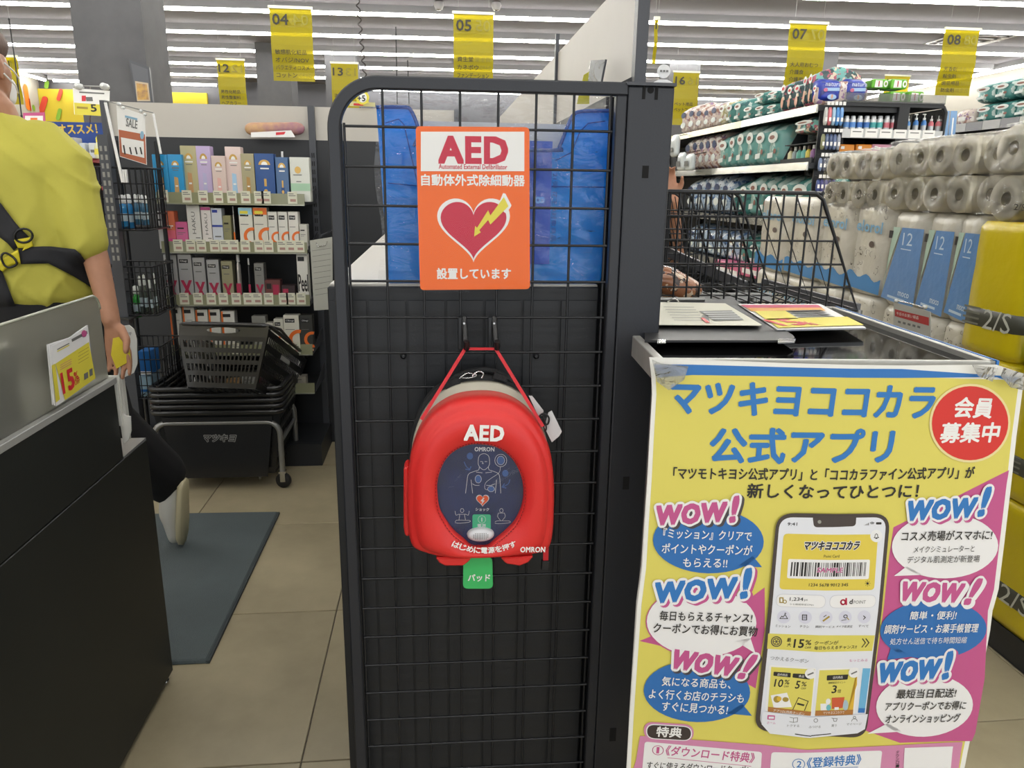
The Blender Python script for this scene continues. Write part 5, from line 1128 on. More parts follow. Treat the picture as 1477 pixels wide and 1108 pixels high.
# the products
LBK = M('label_black', '1c1c1c', .4)
def px2(x, y, Y=CY+.015): return at(200+x/3.957, 180+y/3.957, Y=Y)
def carton(x0, x1, yt, sh_, col, lab, art=None, d=.05, grp='boxed skincare on the black shelves', coat=.2, metal=0, back=0):
    Y = CY+.012+back; a = px2(x0, yt, Y); b = px2(x1, yt, Y); z0 = SZ[sh_]+.0105; z1 = a.z; w = b.x-a.x-.0016; xx = a.x+.0008
    t = thing('skincare_box', lab, 'box', (xx+w/2, Y+d/2, z0), group=grp)
    m = M('box_%s%s' % (col, '_m' if metal else ''), col, .35, coat=coat, metal=metal)
    MB(m).box((xx, Y, z0), (xx+w, Y+d, z1)).build('carton', t, bevel=.0012)
    MB(m).box((xx+.001, Y+.001, z1-.0002), (xx+w-.001, Y+d*.96, z1+.0012)).build('tuck_flap', t)
    h = z1-z0; P = Plane((xx, Y-.0004, z0), step=.0003)
    R = lambda a_, b_, c_, d_, m_, l=1: P.poly([(a_*w, b_*h), (c_*w, b_*h), (c_*w, d_*h), (a_*w, d_*h)], m_, l)
    E = lambda cx, cy, rx, ry, m_, l=1, a0=0, a1=2*pi: P.poly([(cx*w+rx*w*cos(a0+(a1-a0)*k/20), cy*h+ry*h*sin(a0+(a1-a0)*k/20)) for k in range(20+(a1-a0 < 6))], m_, l)
    def arcs(cx, cy, r, wd, m_, a0, a1, l=1):
        pts = [(cx*w+r*w*cos(a0+(a1-a0)*k/14), cy*h+r*w*sin(a0+(a1-a0)*k/14)) for k in range(15)]+[(cx*w+(r-wd)*w*cos(a1-(a1-a0)*k/14), cy*h+(r-wd)*w*sin(a1-(a1-a0)*k/14)) for k in range(15)]
        P.poly(pts, m_, l)
    if art: art(P, R, E, arcs, w, h)
    else: R(.15, .75, .7, .8, LBK); R(.15, .6, .8, .62, INKG); R(.15, .54, .6, .555, INKG)
    P.build('print', t); return t
GOLDM = M('foil_gold', 'c9a25c', .3, metal=.6); SKYM = M('print_sky', '9fd2e8', .4)
def sun(tube, base=SKYM, dome=GOLDM):
    tm = M('tube_'+tube, tube, .35)
    def f(P, R, E, arcs, w, h):
        R(0, 0, 1, .10, base); E(.5, .77, .26, .10, dome, 1, 0, pi); E(.5, .77, .14, .06, W1, 2, 0, pi); R(.25, .70, .75, .725, W1 if tube != 'c8a26a' else INKG); R(.3, .655, .7, .668, INKG)
        P.poly([(.3*w, .02*h), (.66*w, .02*h), (.62*w, .5*h), (.36*w, .52*h)], tm, 2); R(.38, .02, .6, .1, W1, 3); R(.4, .3, .58, .33, W1, 3)
    return f
def bottle_art(col):
    cm = M('tube_'+col, col, .35)
    def f(P, R, E, arcs, w, h): R(0, 0, 1, .10, SKYM); E(.5, .77, .3, .11, GOLDM, 1, 0, pi); E(.5, .77, .16, .07, W1, 2, 0, pi); R(.28, .68, .72, .71, W1); R(.36, .05, .64, .32, cm, 2); R(.44, .32, .56, .48, GOLDM, 2); E(.5, .22, .1, .04, GOLDM, 3)
    return f
def xart(P, R, E, arcs, w, h):
    R(.1, .82, .75, .9, LBK); P.text if 0 else None
    xr = M('x_red', 'a82c4c', .4)
    for s in (1, -1): P.poly([((.5-.4*s)*w, .08*h), ((.5-.16*s)*w, .08*h), ((.5+.42*s)*w, .46*h), ((.5+.18*s)*w, .46*h)], xr, 2 if s > 0 else 3)
    R(.2, .68, .7, .70, INKG)
    P.textuv('Obagi', (.18*w, .835*h), (.66*w, .835*h), .05*h, W1, 3, 0)
def cart(P, R, E, arcs, w, h):
    R(.1, .80, .72, .91, LBK); arcs(.95, .32, .68, .24, ORG, pi*.42, pi*1.58, 2); R(.1, .6, .7, .615, INKG); R(0, 0, 1, .06, M('peach', 'e8c8a8', .5)); P.textuv('Obagi', (.16*w, .825*h), (.66*w, .825*h), .055*h, W1, 3, 0)
def cart2(P, R, E, arcs, w, h): cart(P, R, E, arcs, w, h); R(0, .84, 1, 1, SKYM, 3); R(.1, .86, .7, .93, YEL, 4)
def cart3(P, R, E, arcs, w, h): cart(P, R, E, arcs, w, h); R(0, .84, 1, 1, ORG, 3); R(.1, .86, .7, .93, YEL, 4)
def hari(P, R, E, arcs, w, h): P.textuv('HAKU', (.62*w, .35*h), (.62*w, .85*h), .28*w, INKG, 2, .0); R(.55, .25, .9, .27, INKG)
def grad(P, R, E, arcs, w, h): R(0, 0, 1, .28, M('hot_pink', 'e2559a', .4)); R(0, .28, 1, .5, M('coral', 'ea7286', .4)); R(.3, .55, .7, .58, W1, 2); R(.15, .6, .85, .63, W1, 2)
B = []
S1 = [(72, 160, 170, '2f9ad2', 'bright blue sunscreen box at the left end of the top shelf', sun('c8a26a')), (160, 245, 170, '2c97d0', 'second bright blue sunscreen box from the left on the top shelf', sun('c8a26a')),
 (232, 325, 120, 'b8b087', 'tall khaki-gold sunscreen box on the top shelf', sun('c29466')), (322, 405, 122, 'c3b1d8', 'lilac sunscreen box on the top shelf', sun('b8b4d8')), (410, 490, 178, 'd8c3bc', 'shorter pinkish-beige sunscreen box on the top shelf', sun('e0b0a8')), (488, 580, 126, 'e2cdc8', 'tall pale pink sunscreen box with a blue tube on the top shelf', sun('a8cdea')),
 (578, 655, 165, 'a79f7e', 'slim khaki box right of the pale pink one on the top shelf', sun('b08a50')), (656, 770, 165, '28508f', 'wide dark blue box with a bottle picture on the top shelf', bottle_art('1d56a0')), (776, 850, 186, '4a6a96', 'blue and silver box under a white-capped pouch on the top shelf', bottle_art('2a4a80')), (858, 972, 186, 'd9dbd2', 'white and pale green box at the right end of the top shelf', lambda P, R, E, arcs, w, h: (R(0, .25, 1, .42, M('mint', 'a9cdb0', .5)), E(.4, .72, .16, .08, GOLDM), R(.15, .6, .6, .62, INKG), R(.3, .45, .55, .47, INKG)))]
for a in S1: carton(a[0], a[1], a[2], 0, a[3], a[4], a[5], back=.02 if a[2] < 130 else 0)
S2 = [(100, 135, 494, 'cfd0d2', 'narrow silvery box at the left end of the second shelf', None), (135, 200, 494, 'e27a58', 'coral and pink gradient box on the second shelf', grad), (206, 276, 556, 'd8669a', 'short pink box on the second shelf', None), (268, 345, 458, 'dcdad6', 'tall white HAKU box on the second shelf', hari), (350, 408, 470, 'e2dcda', 'white HAKU box with a pink top on the second shelf', lambda P, R, E, arcs, w, h: (hari(P, R, E, arcs, w, h), R(0, .93, 1, 1, MAG, 3))),
 (410, 472, 478, 'cdd2dc', 'white and blue box in the middle of the second shelf', lambda P, R, E, arcs, w, h: (R(0, .55, 1, .6, M('royal', '2b3f9c', .4)), R(.1, .9, .6, .97, MATS['royal']), R(.2, .3, .8, .33, INKG))), (476, 524, 520, '8f8c68', 'slim olive box in the middle of the second shelf', None),
 (566, 645, 474, 'dedcd2', 'white box with blue top band and orange C on the second shelf', cart2), (650, 730, 474, 'dcd8cc', 'white box with orange top band and orange C on the second shelf', cart3), (733, 788, 498, 'dedcd4', 'first of the three slim white boxes with an orange C on the second shelf', cart), (791, 847, 498, 'dcdad2', 'middle of the three slim white boxes with an orange C on the second shelf', cart), (850, 908, 498, 'e0dcd4', 'last of the three slim white boxes with an orange C on the second shelf', cart), (914, 960, 570, 'cccac0', 'short white box at the right end of the second shelf', None)]
for a in S2: carton(a[0], a[1], a[2], 1, a[3], a[4], a[5])
S3 = [(138, 212, 742), (218, 298, 740), (303, 374, 760), (383, 455, 772), (466, 532, 780), (655, 712, 792)]
SL = ['first silver box with a red X on the third shelf', 'tallest silver box with a red X, second on the third shelf', 'third silver box with a red X on the third shelf', 'fourth silver box with a red X on the third shelf', 'yellowish box with a red X beside the pouch on the third shelf', 'slim grey box with a red X right of the pouches, third shelf']
for k, (a, l) in enumerate(zip(S3, SL)): carton(a[0], a[1], a[2], 2, 'b4b4b6' if k < 4 else 'a5a082' if k == 4 else '8d8c88', l, xart, metal=.35)
carton(718, 808, 888, 2, '6a3c3a', 'low dark red box on the third shelf', lambda P, R, E, arcs, w, h: (R(.1, .6, .4, .85, LBK), R(.5, .1, .9, .8, MATS['x_red'])))
carton(812, 892, 918, 2, '3a2c2e', 'lowest flat dark box on the third shelf', lambda P, R, E, arcs, w, h: R(.1, .3, .5, .8, MATS['x_red']))
carton(898, 962, 740, 2, 'dfddd6', 'white box reading Peel at the right end of the third shelf', lambda P, R, E, arcs, w, h: (P.textuv('Peel', (.06*w, .22*h), (.96*w, .22*h), .36*h, INK, 2, .01), R(.1, .86, .7, .95, LBK)))
S4 = [(172, 240, 1040), (246, 315, 1040), (322, 392, 1058), (396, 462, 1056), (468, 545, 1066)]
for k, a in enumerate(S4): carton(a[0], a[1], a[2], 3, 'dad8d0', 'white and orange box on the fourth shelf above the baskets, %s from the left' % ORD[k], lambda P, R, E, arcs, w, h: (R(.1, .86, .7, .94, LBK), R(0, 0, .14, 1, ORG), R(.3, .7, .8, .71, INKG)))
px4 = lambda x, y: ((180+x/3.575-200)*3.957, (430+y/3.575-180)*3.957)
for k, (x0, x1, yt, c, l) in enumerate([(652, 725, 95, '8e8e88', 'grey box behind the tipped basket'), (725, 765, 130, 'c9c7bc', 'small white box behind the rim of the tipped basket'), (765, 815, 110, 'dad8cc', 'slim white box with an orange C on the fourth shelf'), (815, 897, 90, 'dcd9cc', 'large white box with an orange C on the fourth shelf'), (900, 966, 90, '3a3a36', 'black box with an orange C at the right end of the fourth shelf')]):
    carton(px4(x0, yt)[0], px4(x1, yt)[0], px4(x0, yt)[1], 3, c, l, cart if k > 1 else None)
for k in range(7): carton(300+k*95, 385+k*95, 1440+(k % 3)*10, 4, ['c9c7bc', '8a4a3a', 'd0a878', 'bdbdb8', '7c2c34', 'd8d4c8', '9a9488'][k], 'skincare box on the fifth shelf behind the baskets, %s from the left' % ORD[k])
# pouches and bottles among the boxes
def pouch_bottle(x0, x1, yt, yb, shz, col, cap, lab, X=None, Y=CY+.03):
    a = px2(x0, yt, Y); b = px2(x1, yb, Y); w = (b.x-a.x)/2; cx = (a.x+b.x)/2; z0 = SZ[shz]+.0105; h = a.z-z0
    t = thing('spout_pouch', lab, 'pouch', (cx, Y, z0))
    MB(M('foil_'+col, col, .25, metal=.4, coat=.4, bump=.5, bscale=25)).lathe([(w*.9, 0), (w*1.0, h*.1), (w*.95, h*.5), (w*.8, h*.78), (w*.35, h*.86)], (cx, Y, z0), n=14, sy=.5, sx=1).build('pouch', t)
    MB(M('cap_'+cap, cap, .4)).lathe([(w*.34, h*.85), (w*.36, h*.88), (w*.34, h)], (cx, Y, z0), n=12).build('cap', t)
    MB(MATS['x_red'] if shz == 2 else ORG if shz == 1 else MATS['royal']).box((cx-w*.5, Y-w*1.06, z0+h*.15), (cx+w*.5, Y-w*1.0, z0+h*.4)).build('print', t); return t
pouch_bottle(800, 850, 152, 380, 0, '3f5f90', 'd8d8d8', 'blue pouch with a white cap standing behind the top shelf boxes', Y=CY+.09)
pouch_bottle(528, 560, 466, 650, 1, 'c8c8c4', 'b8b8b8', 'slim white tube beside the olive box on the second shelf')
pouch_bottle(538, 608, 742, 955, 2, 'b9b4ae', 'd8d8d8', 'shiny crinkled pouch with a white cap on the third shelf')
pouch_bottle(612, 652, 762, 955, 2, '4a4a4c', 'd8d8d8', 'dark narrow pouch with a white cap on the third shelf')
# soft packs on top behind the frosted board
t = thing('soft_pack', 'pink and yellow soft pack lying on top of the header board shelf', 'pack', at(399, 195, Y=3.48))
a, b = at(357, 197, Y=3.49), at(440, 179, Y=3.49)
blob('pack', [(V3((a.x+.03, 3.46, a.z+.03)), (.035, .02, .028), V3((b.x-.03, 3.46, a.z+.035)), (.035, .02, .028))], M('pack_mauve', 'a0707e', .5, col2='c8a070', nscale=12), t, .006, 3)
P = Plane((0, 3.437, 0)); P.ppoly([(362, 191), (420, 188), (426, 198), (362, 198)], W1, 1); P.ppoly([(398, 191), (412, 190), (410, 194), (398, 195)], RED, 2); P.build('print', t)
# clipboard hanging at the end of the bay
t = thing('hanging_notepad', 'white paper pad hanging from a hook beside the skincare shelves', 'notepad', at(458, 400, Y=3.1))
q = [at(*p, Y=3.1) for p in [(447, 347), (479, 342), (480, 446), (453, 448)]]
MB(M('pad_paper', 'b2b2a8', .6)).slab(q, (0, 1, 0), .008).build('pad', t); MB(CHROME).tube([at(*p, Y=3.095) for p in [(456, 350), (458, 356), (470, 354), (472, 348)]], .0015, 6).build('hook', t)
P = Plane((0, 3.0995, 0)); [P.line([(450+k*.6, 362+k*8), (477, 358+k*8)], .5, INKG, 1) for k in range(9)]; P.build('print', t)
MB(DARKM).bar(at(463, 340, Y=3.1), V3((at(463, 340, Y=3.1).x, 3.5, at(463, 340, Y=3.1).z)), .006).build('support_arm', t)
# ================================================================== BASKET TROLLEY
BKP = M('basket_black', '18181a', .35, coat=.2); BKR = M('basket_rim', '232325', .3, coat=.4)
Yf = 2.93
t = thing('basket_trolley', 'grey tubular trolley on casters holding the stack of black baskets', 'trolley', (-.87, 3.1, 0))
xL, xR = -1.115, -.632; zt1 = .285; YR_ = 3.24
m = MB(GREYM)
def hoop(Y, z0): return [(xL, Y, z0), (xL, Y, zt1-.06)]+[(xL+.05-.05*cos(a), Y, zt1-.05+.05*sin(a)) for a in [pi/2*k/6 for k in range(1, 7)]]+[(xR-.05+.05*sin(a), Y, zt1-.05+.05*cos(a)) for a in [pi/2*k/6 for k in range(0, 7)]]+[(xR, Y, z0)]
MB(GREYM).tube(hoop(Yf, .075), .0115, 8).build('front_hoop', t); MB(GREYM).tube(hoop(YR_, .075), .0115, 8).build('rear_hoop', t)
for x in (xL, xR): MB(GREYM).tube([(x, Yf, .2), (x, YR_, .2)], .009, 8).build('side_rail', t)
for a, b in (((262, 624), (276, 682)), ((361, 622), (375, 690))): p = at(*a, Y=Yf); q = at(*b, Y=Yf); MB(GREYM).tube([p, q, q+V3((0, .3, 0))], .005, 6).build('support_rod', t)
for x in (xL, xR):
    for Y in (Yf, YR_):
        MB(CHROME).box((x-.014, Y-.014, .068), (x+.014, Y+.014, .076)).box((x-.010, Y-.010, .03), (x+.010, Y-.006, .07)).box((x-.010, Y+.022, .03), (x+.010, Y+.026, .07)).build('caster_fork', t)
        MB(M('rubber_black', '141414', .6)).lathe([(.012, -.011), (.030, -.011), (.032, 0), (.030, .011), (.012, .011)], (x, Y+.008, .032), (.35, 1, 0), 18).lathe([(.0, -.012), (.009, -.012), (.009, .012), (.0, .012)], (x, Y+.008, .032), (.35, 1, 0), 12).build('caster_wheel', t)
# baskets
def lattice(m, A, B, C, D_, rows, cols, band=.10, bar=.4, rail=.006, th=.003):
    """slotted wall A,B (bottom left, right) C,D (top right, left): bands and bars around the slots"""
    A, B, C, D_ = map(V3, (A, B, C, D_)); n = (B-A).cross(D_-A).normalized()
    P = lambda u, v: (A*(1-u)+B*u)*(1-v)+(D_*(1-u)+C*u)*v
    def pl(u0, v0, u1, v1): q = [P(u0, v0), P(u1, v0), P(u1, v1), P(u0, v1)]; m.hexa([x-n*th/2 for x in q], [x+n*th/2 for x in q])
    hh = (1-band*(rows+1))/rows
    for r in range(rows+1): v = r*(hh+band); pl(0, v, 1, v+band)
    for r in range(rows):
        v = r*(hh+band)+band
        pl(0, v, .04, v+hh); pl(.96, v, 1, v+hh)
        for c in range(1, cols): u = .04+.92*c/cols; w = .92/cols*bar/2; pl(u-w, v, u+w, v+hh)
def make_basket(lab, W=.36, L=.49, H=.275, full=True):
    """origin at the centre of the rim, opening upwards; L along x"""
    t = thing('shopping_basket', lab, 'basket', (0, 0, 0), group='black shopping baskets')
    tx, ty = .045, .035
    m = MB(BKP); x, y = L/2, W/2; xb, yb = x-tx, y-ty
    cor = [(-1, -1), (1, -1), (1, 1), (-1, 1)]
    for i in range(4):
        a, b = cor[i], cor[(i+1) % 4]
        lattice(m, (a[0]*xb, a[1]*yb, -H), (b[0]*xb, b[1]*yb, -H), (b[0]*(x-.004), b[1]*(y-.004), -.015), (a[0]*(x-.004), a[1]*(y-.004), -.015), 4, 18 if i % 2 == 0 else 13)
    m.build('wall', t, local=True)
    m = MB(BKP); K = 9
    m.box((-xb, -yb, -H-.003), (xb, -yb+.02, -H)).box((-xb, yb-.02, -H-.003), (xb, yb, -H))
    for k in range(K): u = -xb+2*xb*k/(K-1); m.box((u-.006, -yb, -H-.003), (u+.006, yb, -H))
    for k in range(5): u = -yb+2*yb*k/4; m.box((-xb, u-.005, -H-.003), (xb, u+.005, -H))
    m.build('base_grid', t, local=True)
    r = .03; pts = []
    for i, (sx_, sy_) in enumerate([(1, 1), (-1, 1), (-1, -1), (1, -1)]):
        for k in range(5): a = i*pi/2+pi/2*k/4; pts.append((sx_*(x-r)+r*cos(a), sy_*(y-r)+r*sin(a), 0))
    m = MB(BKR); 
    V = []; n = len(pts)
    for (o, z) in ((0, -.014), (.010, -.014), (.012, .0), (.004, .004), (-.004, 0)):
        for p in pts: d = V3((p[0], p[1], 0)).normalized(); V.append((p[0]+o*(1 if abs(p[0]) > x-r else .3)*(1 if p[0] > 0 else -1), p[1]+o*(1 if abs(p[1]) > y-r else .3)*(1 if p[1] > 0 else -1), z))
    m.add(V, [(j*n+i, j*n+(i+1) % n, (j+1)*n+(i+1) % n, (j+1)*n+i) for j in range(4) for i in range(n)], True); m.build('rim', t, local=True)
    if full:
        for s in (-1, 1): MB(BKR).tube([(s*(x-.03), -y-.006, .004), (s*(x-.05), -y+.05, .014), (s*(x-.05), y-.05, .014), (s*(x-.03), y+.006, .004)], .005, 6).build('handle', t, local=True)
    return t
bk = make_basket('lowest black basket of the stack in the trolley')
H_ = .275
names = ['lowest black basket of the stack in the trolley', 'second black basket from the bottom of the trolley stack', 'third black basket from the bottom of the trolley stack', 'fourth black basket from the bottom of the trolley stack', 'topmost nested black basket of the trolley stack']
cx, cyy = -.868, 3.105
for k in range(5): dup(bk, (cx, cyy, .335+.024*k), 0, names[k])
# dark logo sheet on the stack front, white script mark
t = thing('basket_logo', 'small white outlined brush mark on the front of the lowest basket', 'logo mark', (-.87, 2.90, .2))
P = Plane((0, 2.918, 0), step=.0005); P.text('マツキヨ', 295, 637, 341, 637, 10, BKP, 3, .01, .3, outline=[(M('logo_grey', '9a9a98', .5), .07, 0, 0, 1)]); P.build('lettering', t)
MB(BKP).slab([(-1.045, 2.921, .055), (-.69, 2.921, .055), (-.655, 2.921, .31), (-1.08, 2.921, .31)], (0, 1, 0), .003).build('backing', t)
# tipped basket with a solid end band and oval grip
tb = thing('shopping_basket', 'black slotted basket lying tipped on top of the stack', 'basket', (0, 0, 0))
W, L, H = .345, .47, .235
m = MB(M('basket_tipped', '2e2c26', .4, coat=.2)); x, y, xb, yb = W/2, L/2, W/2-.04, L/2-.045
FL = [(-xb, -yb, -H), (xb, -yb, -H), (x, -y, -.045), (-x, -y, -.045)]
def lerp(A, B, t_): return V3(A)*(1-t_)+V3(B)*t_
lattice(m, FL[0], FL[1], FL[2], FL[3], 4, 18, band=.09, bar=.36)
A_, B_ = V3((-x, -y, -.045)), V3((x, -y, -.045)); Cc, Dd = V3((x+.002, -y-.004, 0)), V3((-x-.002, -y-.004, 0))
# end band with a grip hole, built as quads round an oval
ov = [(.5+.19*cos(a)*1.0, .52+.26*sin(a)) for a in [2*pi*k/24 for k in range(24)]]; bd = []
for k in range(24):
    a = 2*pi*k/24; s_ = max(abs(cos(a)), abs(sin(a))); bd.append((.5+.5*cos(a)/s_, .5+.5*sin(a)/s_))
Pm = lambda u, v, o=0: (A_*(1-u)+B_*u)*(1-v)+(Dd*(1-u)+Cc*u)*v+V3((0, o, 0))
V = [Pm(*p, 0) for p in ov]+[Pm(*p, 0) for p in bd]+[Pm(*p, .003) for p in ov]+[Pm(*p, .003) for p in bd]
m.add(V, [(k, (k+1) % 24, 24+(k+1) % 24, 24+k) for k in range(24)]+[(48+k, 72+k, 72+(k+1) % 24, 48+(k+1) % 24) for k in range(24)]+[(k, 48+k, 48+(k+1) % 24, (k+1) % 24) for k in range(24)])
m.build('end_wall', tb, local=True)
m = MB(BKP); lattice(m, (xb, -yb, -H), (xb, yb, -H), (x, y, -.012), (x, -y, -.012), 4, 26, band=.11); lattice(m, (-xb, yb, -H), (-xb, -yb, -H), (-x, -y, -.012), (-x, y, -.012), 4, 26, band=.11); m.build('side_wall', tb, local=True)
m = MB(BKP); lattice(m, (xb, yb, -H), (-xb, yb, -H), (-x, y, -.012), (x, y, -.012), 4, 18); m.build('far_wall', tb, local=True)
m = MB(BKP)
for k in range(10): u = -xb+2*xb*k/9; m.box((u-.004, -yb, -H-.003), (u+.004, yb, -H))
for k in range(12): u = -yb+2*yb*k/11; m.box((-xb, u-.004, -H-.003), (xb, u+.004, -H))
m.build('base_grid', tb, local=True)
m = MB(BKR); r = .03; pts = []
for i, (sx_, sy_) in enumerate([(1, 1), (-1, 1), (-1, -1), (1, -1)]):
    for k in range(5): a = i*pi/2+pi/2*k/4; pts.append((sx_*(x-r)+r*cos(a)+.004*sx_, sy_*(y-r)+r*sin(a)+.004*sy_, 0))
m.tube(pts, .0075, 8, closed=True).build('rim', tb, local=True)
MB(BKR).tube([(-x-.006, .0, .004), (-x-.004, -.12, .02), (-x+.03, -y+.03, .014), (x-.03, -y+.03, .014), (x+.004, -.12, .02), (x+.006, 0, .004)], .006, 6).build('handle', tb, local=True)
PP = MB(MATS['logo_grey']); PP.box((x-.012, -.05, -.085), (x-.008, .05, -.06)); PP.build('logo', tb, 'white mark on the side', local=True)
tb.location = (-.775, 3.115, .575); tb.rotation_euler = (radians(-27), 0, radians(-9))

# ================================================================== WIRE RACK WITH BASKETS (between assistant and skincare)
g = thing('wire_basket_rack', 'black wire basket rack with squeeze bottles left of the skincare bay', 'rack', (-1.3, 3.0, 0))
def wirebox(x0, x1, y0, y1, z0, z1, n=6, nz=4, par=g, nm='wire_basket', r=.0022, bar=.0035):
    m = MB(WIRE)
    for z in [z0+(z1-z0)*k/nz for k in range(nz+1)]:
        rr = bar if z in (z0, z1) else r; m.tube([(x0, y0, z), (x1, y0, z), (x1, y1, z), (x0, y1, z)], rr, 5, closed=True)
    for k in range(n+1):
        x = x0+(x1-x0)*k/n; m.tube([(x, y0, z1), (x, y0, z0), (x, y1, z0), (x, y1, z1)], r, 5)
    for k in range(1, n):
        y = y0+(y1-y0)*k/n; m.tube([(x0, y, z1), (x0, y, z0), (x1, y, z0), (x1, y, z1)], r, 5)
    return m.build(nm, par)
YR = 2.95
ax = lambda px_, py_, Y=YR: at(px_, py_, Y=Y)
xs0, xs1 = ax(140, 300).x, ax(214, 300).x
tiers = [(ax(200, 332).z, ax(200, 242).z), (ax(200, 455).z, ax(200, 385).z), (ax(200, 575).z, ax(200, 500).z)]
for z0, z1 in tiers: wirebox(xs0, xs1-.01, YR, YR+.22, z0, z1, 8, 4)
MB(M('tray_dark', '26282a', .5)).slab([(xs0, YR, tiers[1][0]-.01), (xs1-.09, YR-.06, tiers[1][0]-.01), (xs1-.09, YR+.2, tiers[1][0]-.01), (xs0, YR+.2, tiers[1][0]-.01)], (0, 0, 1), .006).build('tray', g)
for (x, y) in ((xs1-.03, YR+.24), (xs0, YR+.24)): MB(WIRE).tube([(x, y, .0), (x, y, 1.36)], .009, 8).build('upright', g)
for z0, z1 in tiers: MB(WIRE).tube([(xs0, YR+.24, z0), (xs1-.01, YR+.24, z0)], .005, 6).build('cross_bar', g)
# perforated post at the left end of the bay
px0, px1 = at(150, 230, Y=2.98).x, at(165, 230, Y=2.98).x
m = MB(DARKM).box((px0, 2.98-.04, 0), (px1, 2.98, at(152, 195, Y=2.98).z)).build('perforated_post', g)
for k in range(14): MB(M('slot_grey', '8c8c88', .5)).box((px0+.006, 2.9385, 1.31-.03*k), (px0+.014, 2.94, 1.328-.03*k)).box((px1-.014, 2.9385, 1.31-.03*k), (px1-.006, 2.94, 1.328-.03*k)).build('slot', m)
MB(DARKM).bar(at(148, 145, Y=3.0), at(156, 205, Y=3.0), .012).build('post_extension', g)
def squeeze(px_, pytop, pybot, w, col, cap, lab, Y, art=None):
    a = at(px_, pytop, Y=Y); b = at(px_, pybot, Y=Y); h = a.z-b.z; r = w/2
    t = thing('squeeze_bottle', lab, 'bottle', b, group='squeeze bottles in the wire baskets')
    MB(M('bottle_'+col, col, .25, coat=.4)).lathe([(r*.9, 0), (r, h*.06), (r, h*.55), (r*.8, h*.68), (r*.35, h*.74)], b, n=14, sy=.6).build('bottle', t)
    MB(M('cap_'+cap, cap, .4)).lathe([(r*.42, h*.73), (r*.5, h*.76), (r*.42, h*.97), (r*.2, h)], b, n=12).build('cap', t)
    MB(M('blabel_'+col, 'b8c8d0', .4)).lathe([(r*1.012, h*.18), (r*1.012, h*.42)], b, n=14, sy=.61).build('label', t)
xp = [(180, 281, 325, .05), (189, 280, 327, .05), (174, 290, 330, .05), (199, 280, 322, .022), (204, 280, 322, .022), (209, 281, 323, .022), (214, 282, 322, .022)]
for k, (x, yt, yb, w) in enumerate(xp): squeeze(x, yt, yb+2, w, '2a7fb8' if k < 3 else '3f6e8c', 'e4e6e6', '%s with white cap in the upper wire basket, %s from the left' % ('blue squeeze bottle' if k < 3 else 'slim blue tube', ORD[[1, 2, 0, 3, 4, 5, 6][k]]), 3.02+.04*(k % 2))
for k, (x, yt, yb, w, c) in enumerate([(183, 413, 452, .045, 'b9bdb8'), (200, 412, 456, .045, '2f9a3a'), (206, 398, 450, .02, '4c5450'), (213, 396, 452, .022, '505850'), (220, 402, 452, .02, '4c5450'), (227, 394, 450, .02, '5c6460'), (172, 432, 456, .03, 'b04040')]):
    squeeze(x, yt, yb+1, w, c, 'd8dcd8', ['clear bottle with white cap in the middle wire basket', 'green bottle with white cap in the middle wire basket', 'slim dark tube right of the green bottle', 'tall slim tube, second right of the green bottle', 'slim tube, third right of the green bottle', 'rightmost slim tube of the middle wire basket', 'short red bottle at the left of the middle wire basket'][k], 3.02+.04*(k % 2))
t = thing('carton', 'bright blue carton in the lowest wire basket', 'box', at(210, 545, Y=3.05))
a, b = at(198, 507, Y=3.03), at(219, 540, Y=3.03); MB(M('carton_blue', '2468b0', .4)).box((a.x, 3.03, b.z), (b.x, 3.13, a.z)).build('carton', t, bevel=.002); MB(W1).box((a.x, 3.0285, b.z), (b.x, 3.03, b.z+.012)).build('print', t)
t = thing('carton', 'pale blue carton below the bright blue one in the lowest wire basket', 'box', at(210, 565, Y=3.05))
a, b = at(198, 542, Y=3.03), at(220, 572, Y=3.03); MB(M('carton_pale', '9ab8cc', .4)).box((a.x, 3.03, b.z), (b.x, 3.13, a.z-.003)).build('carton', t, bevel=.002); MB(MATS['carton_blue']).box((a.x, 3.0285, b.z+.02), (b.x, 3.03, b.z+.03)).build('print', t)
t = thing('carton', 'red carton in the middle wire basket beside the assistant', 'box', at(160, 425, Y=3.05))
a, b = at(153, 412, Y=3.03), at(169, 440, Y=3.03); MB(M('carton_red', 'a82c2c', .4)).box((a.x, 3.03, b.z), (b.x, 3.1, a.z)).build('carton', t, bevel=.002); MB(W1).box((a.x+.004, 3.0285, b.z+.01), (b.x-.004, 3.03, b.z+.02)).build('print', t)
# SALE notice on white arms
t = thing('sale_sign', 'white and orange SALE notice hanging from a white-armed stand', 'sign', at(190, 200, Y=2.95))
YS_ = 2.9; A1, A2, A3, A4 = at(152, 148, Y=YS_), at(177, 263, Y=YS_), at(221, 164, Y=YS_+.12), at(232, 222, Y=YS_+.12)
WA = M('arm_white', 'e9e9e9', .35)
MB(WA).tube([A1, A2], .0055, 8).build('arm', t); MB(WA).tube([A3, A4], .0045, 8).build('arm', t); MB(GREYM).tube([A1+V3((0, 0, .006)), A3+V3((0, 0, .003))], .002, 6).build('cross_wire', t)
c = at(177, 255, Y=YS_); [MB(WA).box((c.x+.002+.007*k, YS_-.004, c.z-.02), (c.x+.007+.007*k, YS_+.01, c.z+.025)).build('clamp', t) for k in range(2)]
sp = Plane(A1, (A3-A1).cross(V3((0, 0, 1))).cross(V3((0, 0, 1)))*-1, (0, 0, 1), step=.0006)
MB(W1).slab([sp.w(*sp.px(*p)) for p in [(168, 152), (209, 166), (212, 238), (173, 226)]], sp.n*-1, .001).build('notice', t)
OB = M('notice_orange', 'b8694a', .5)
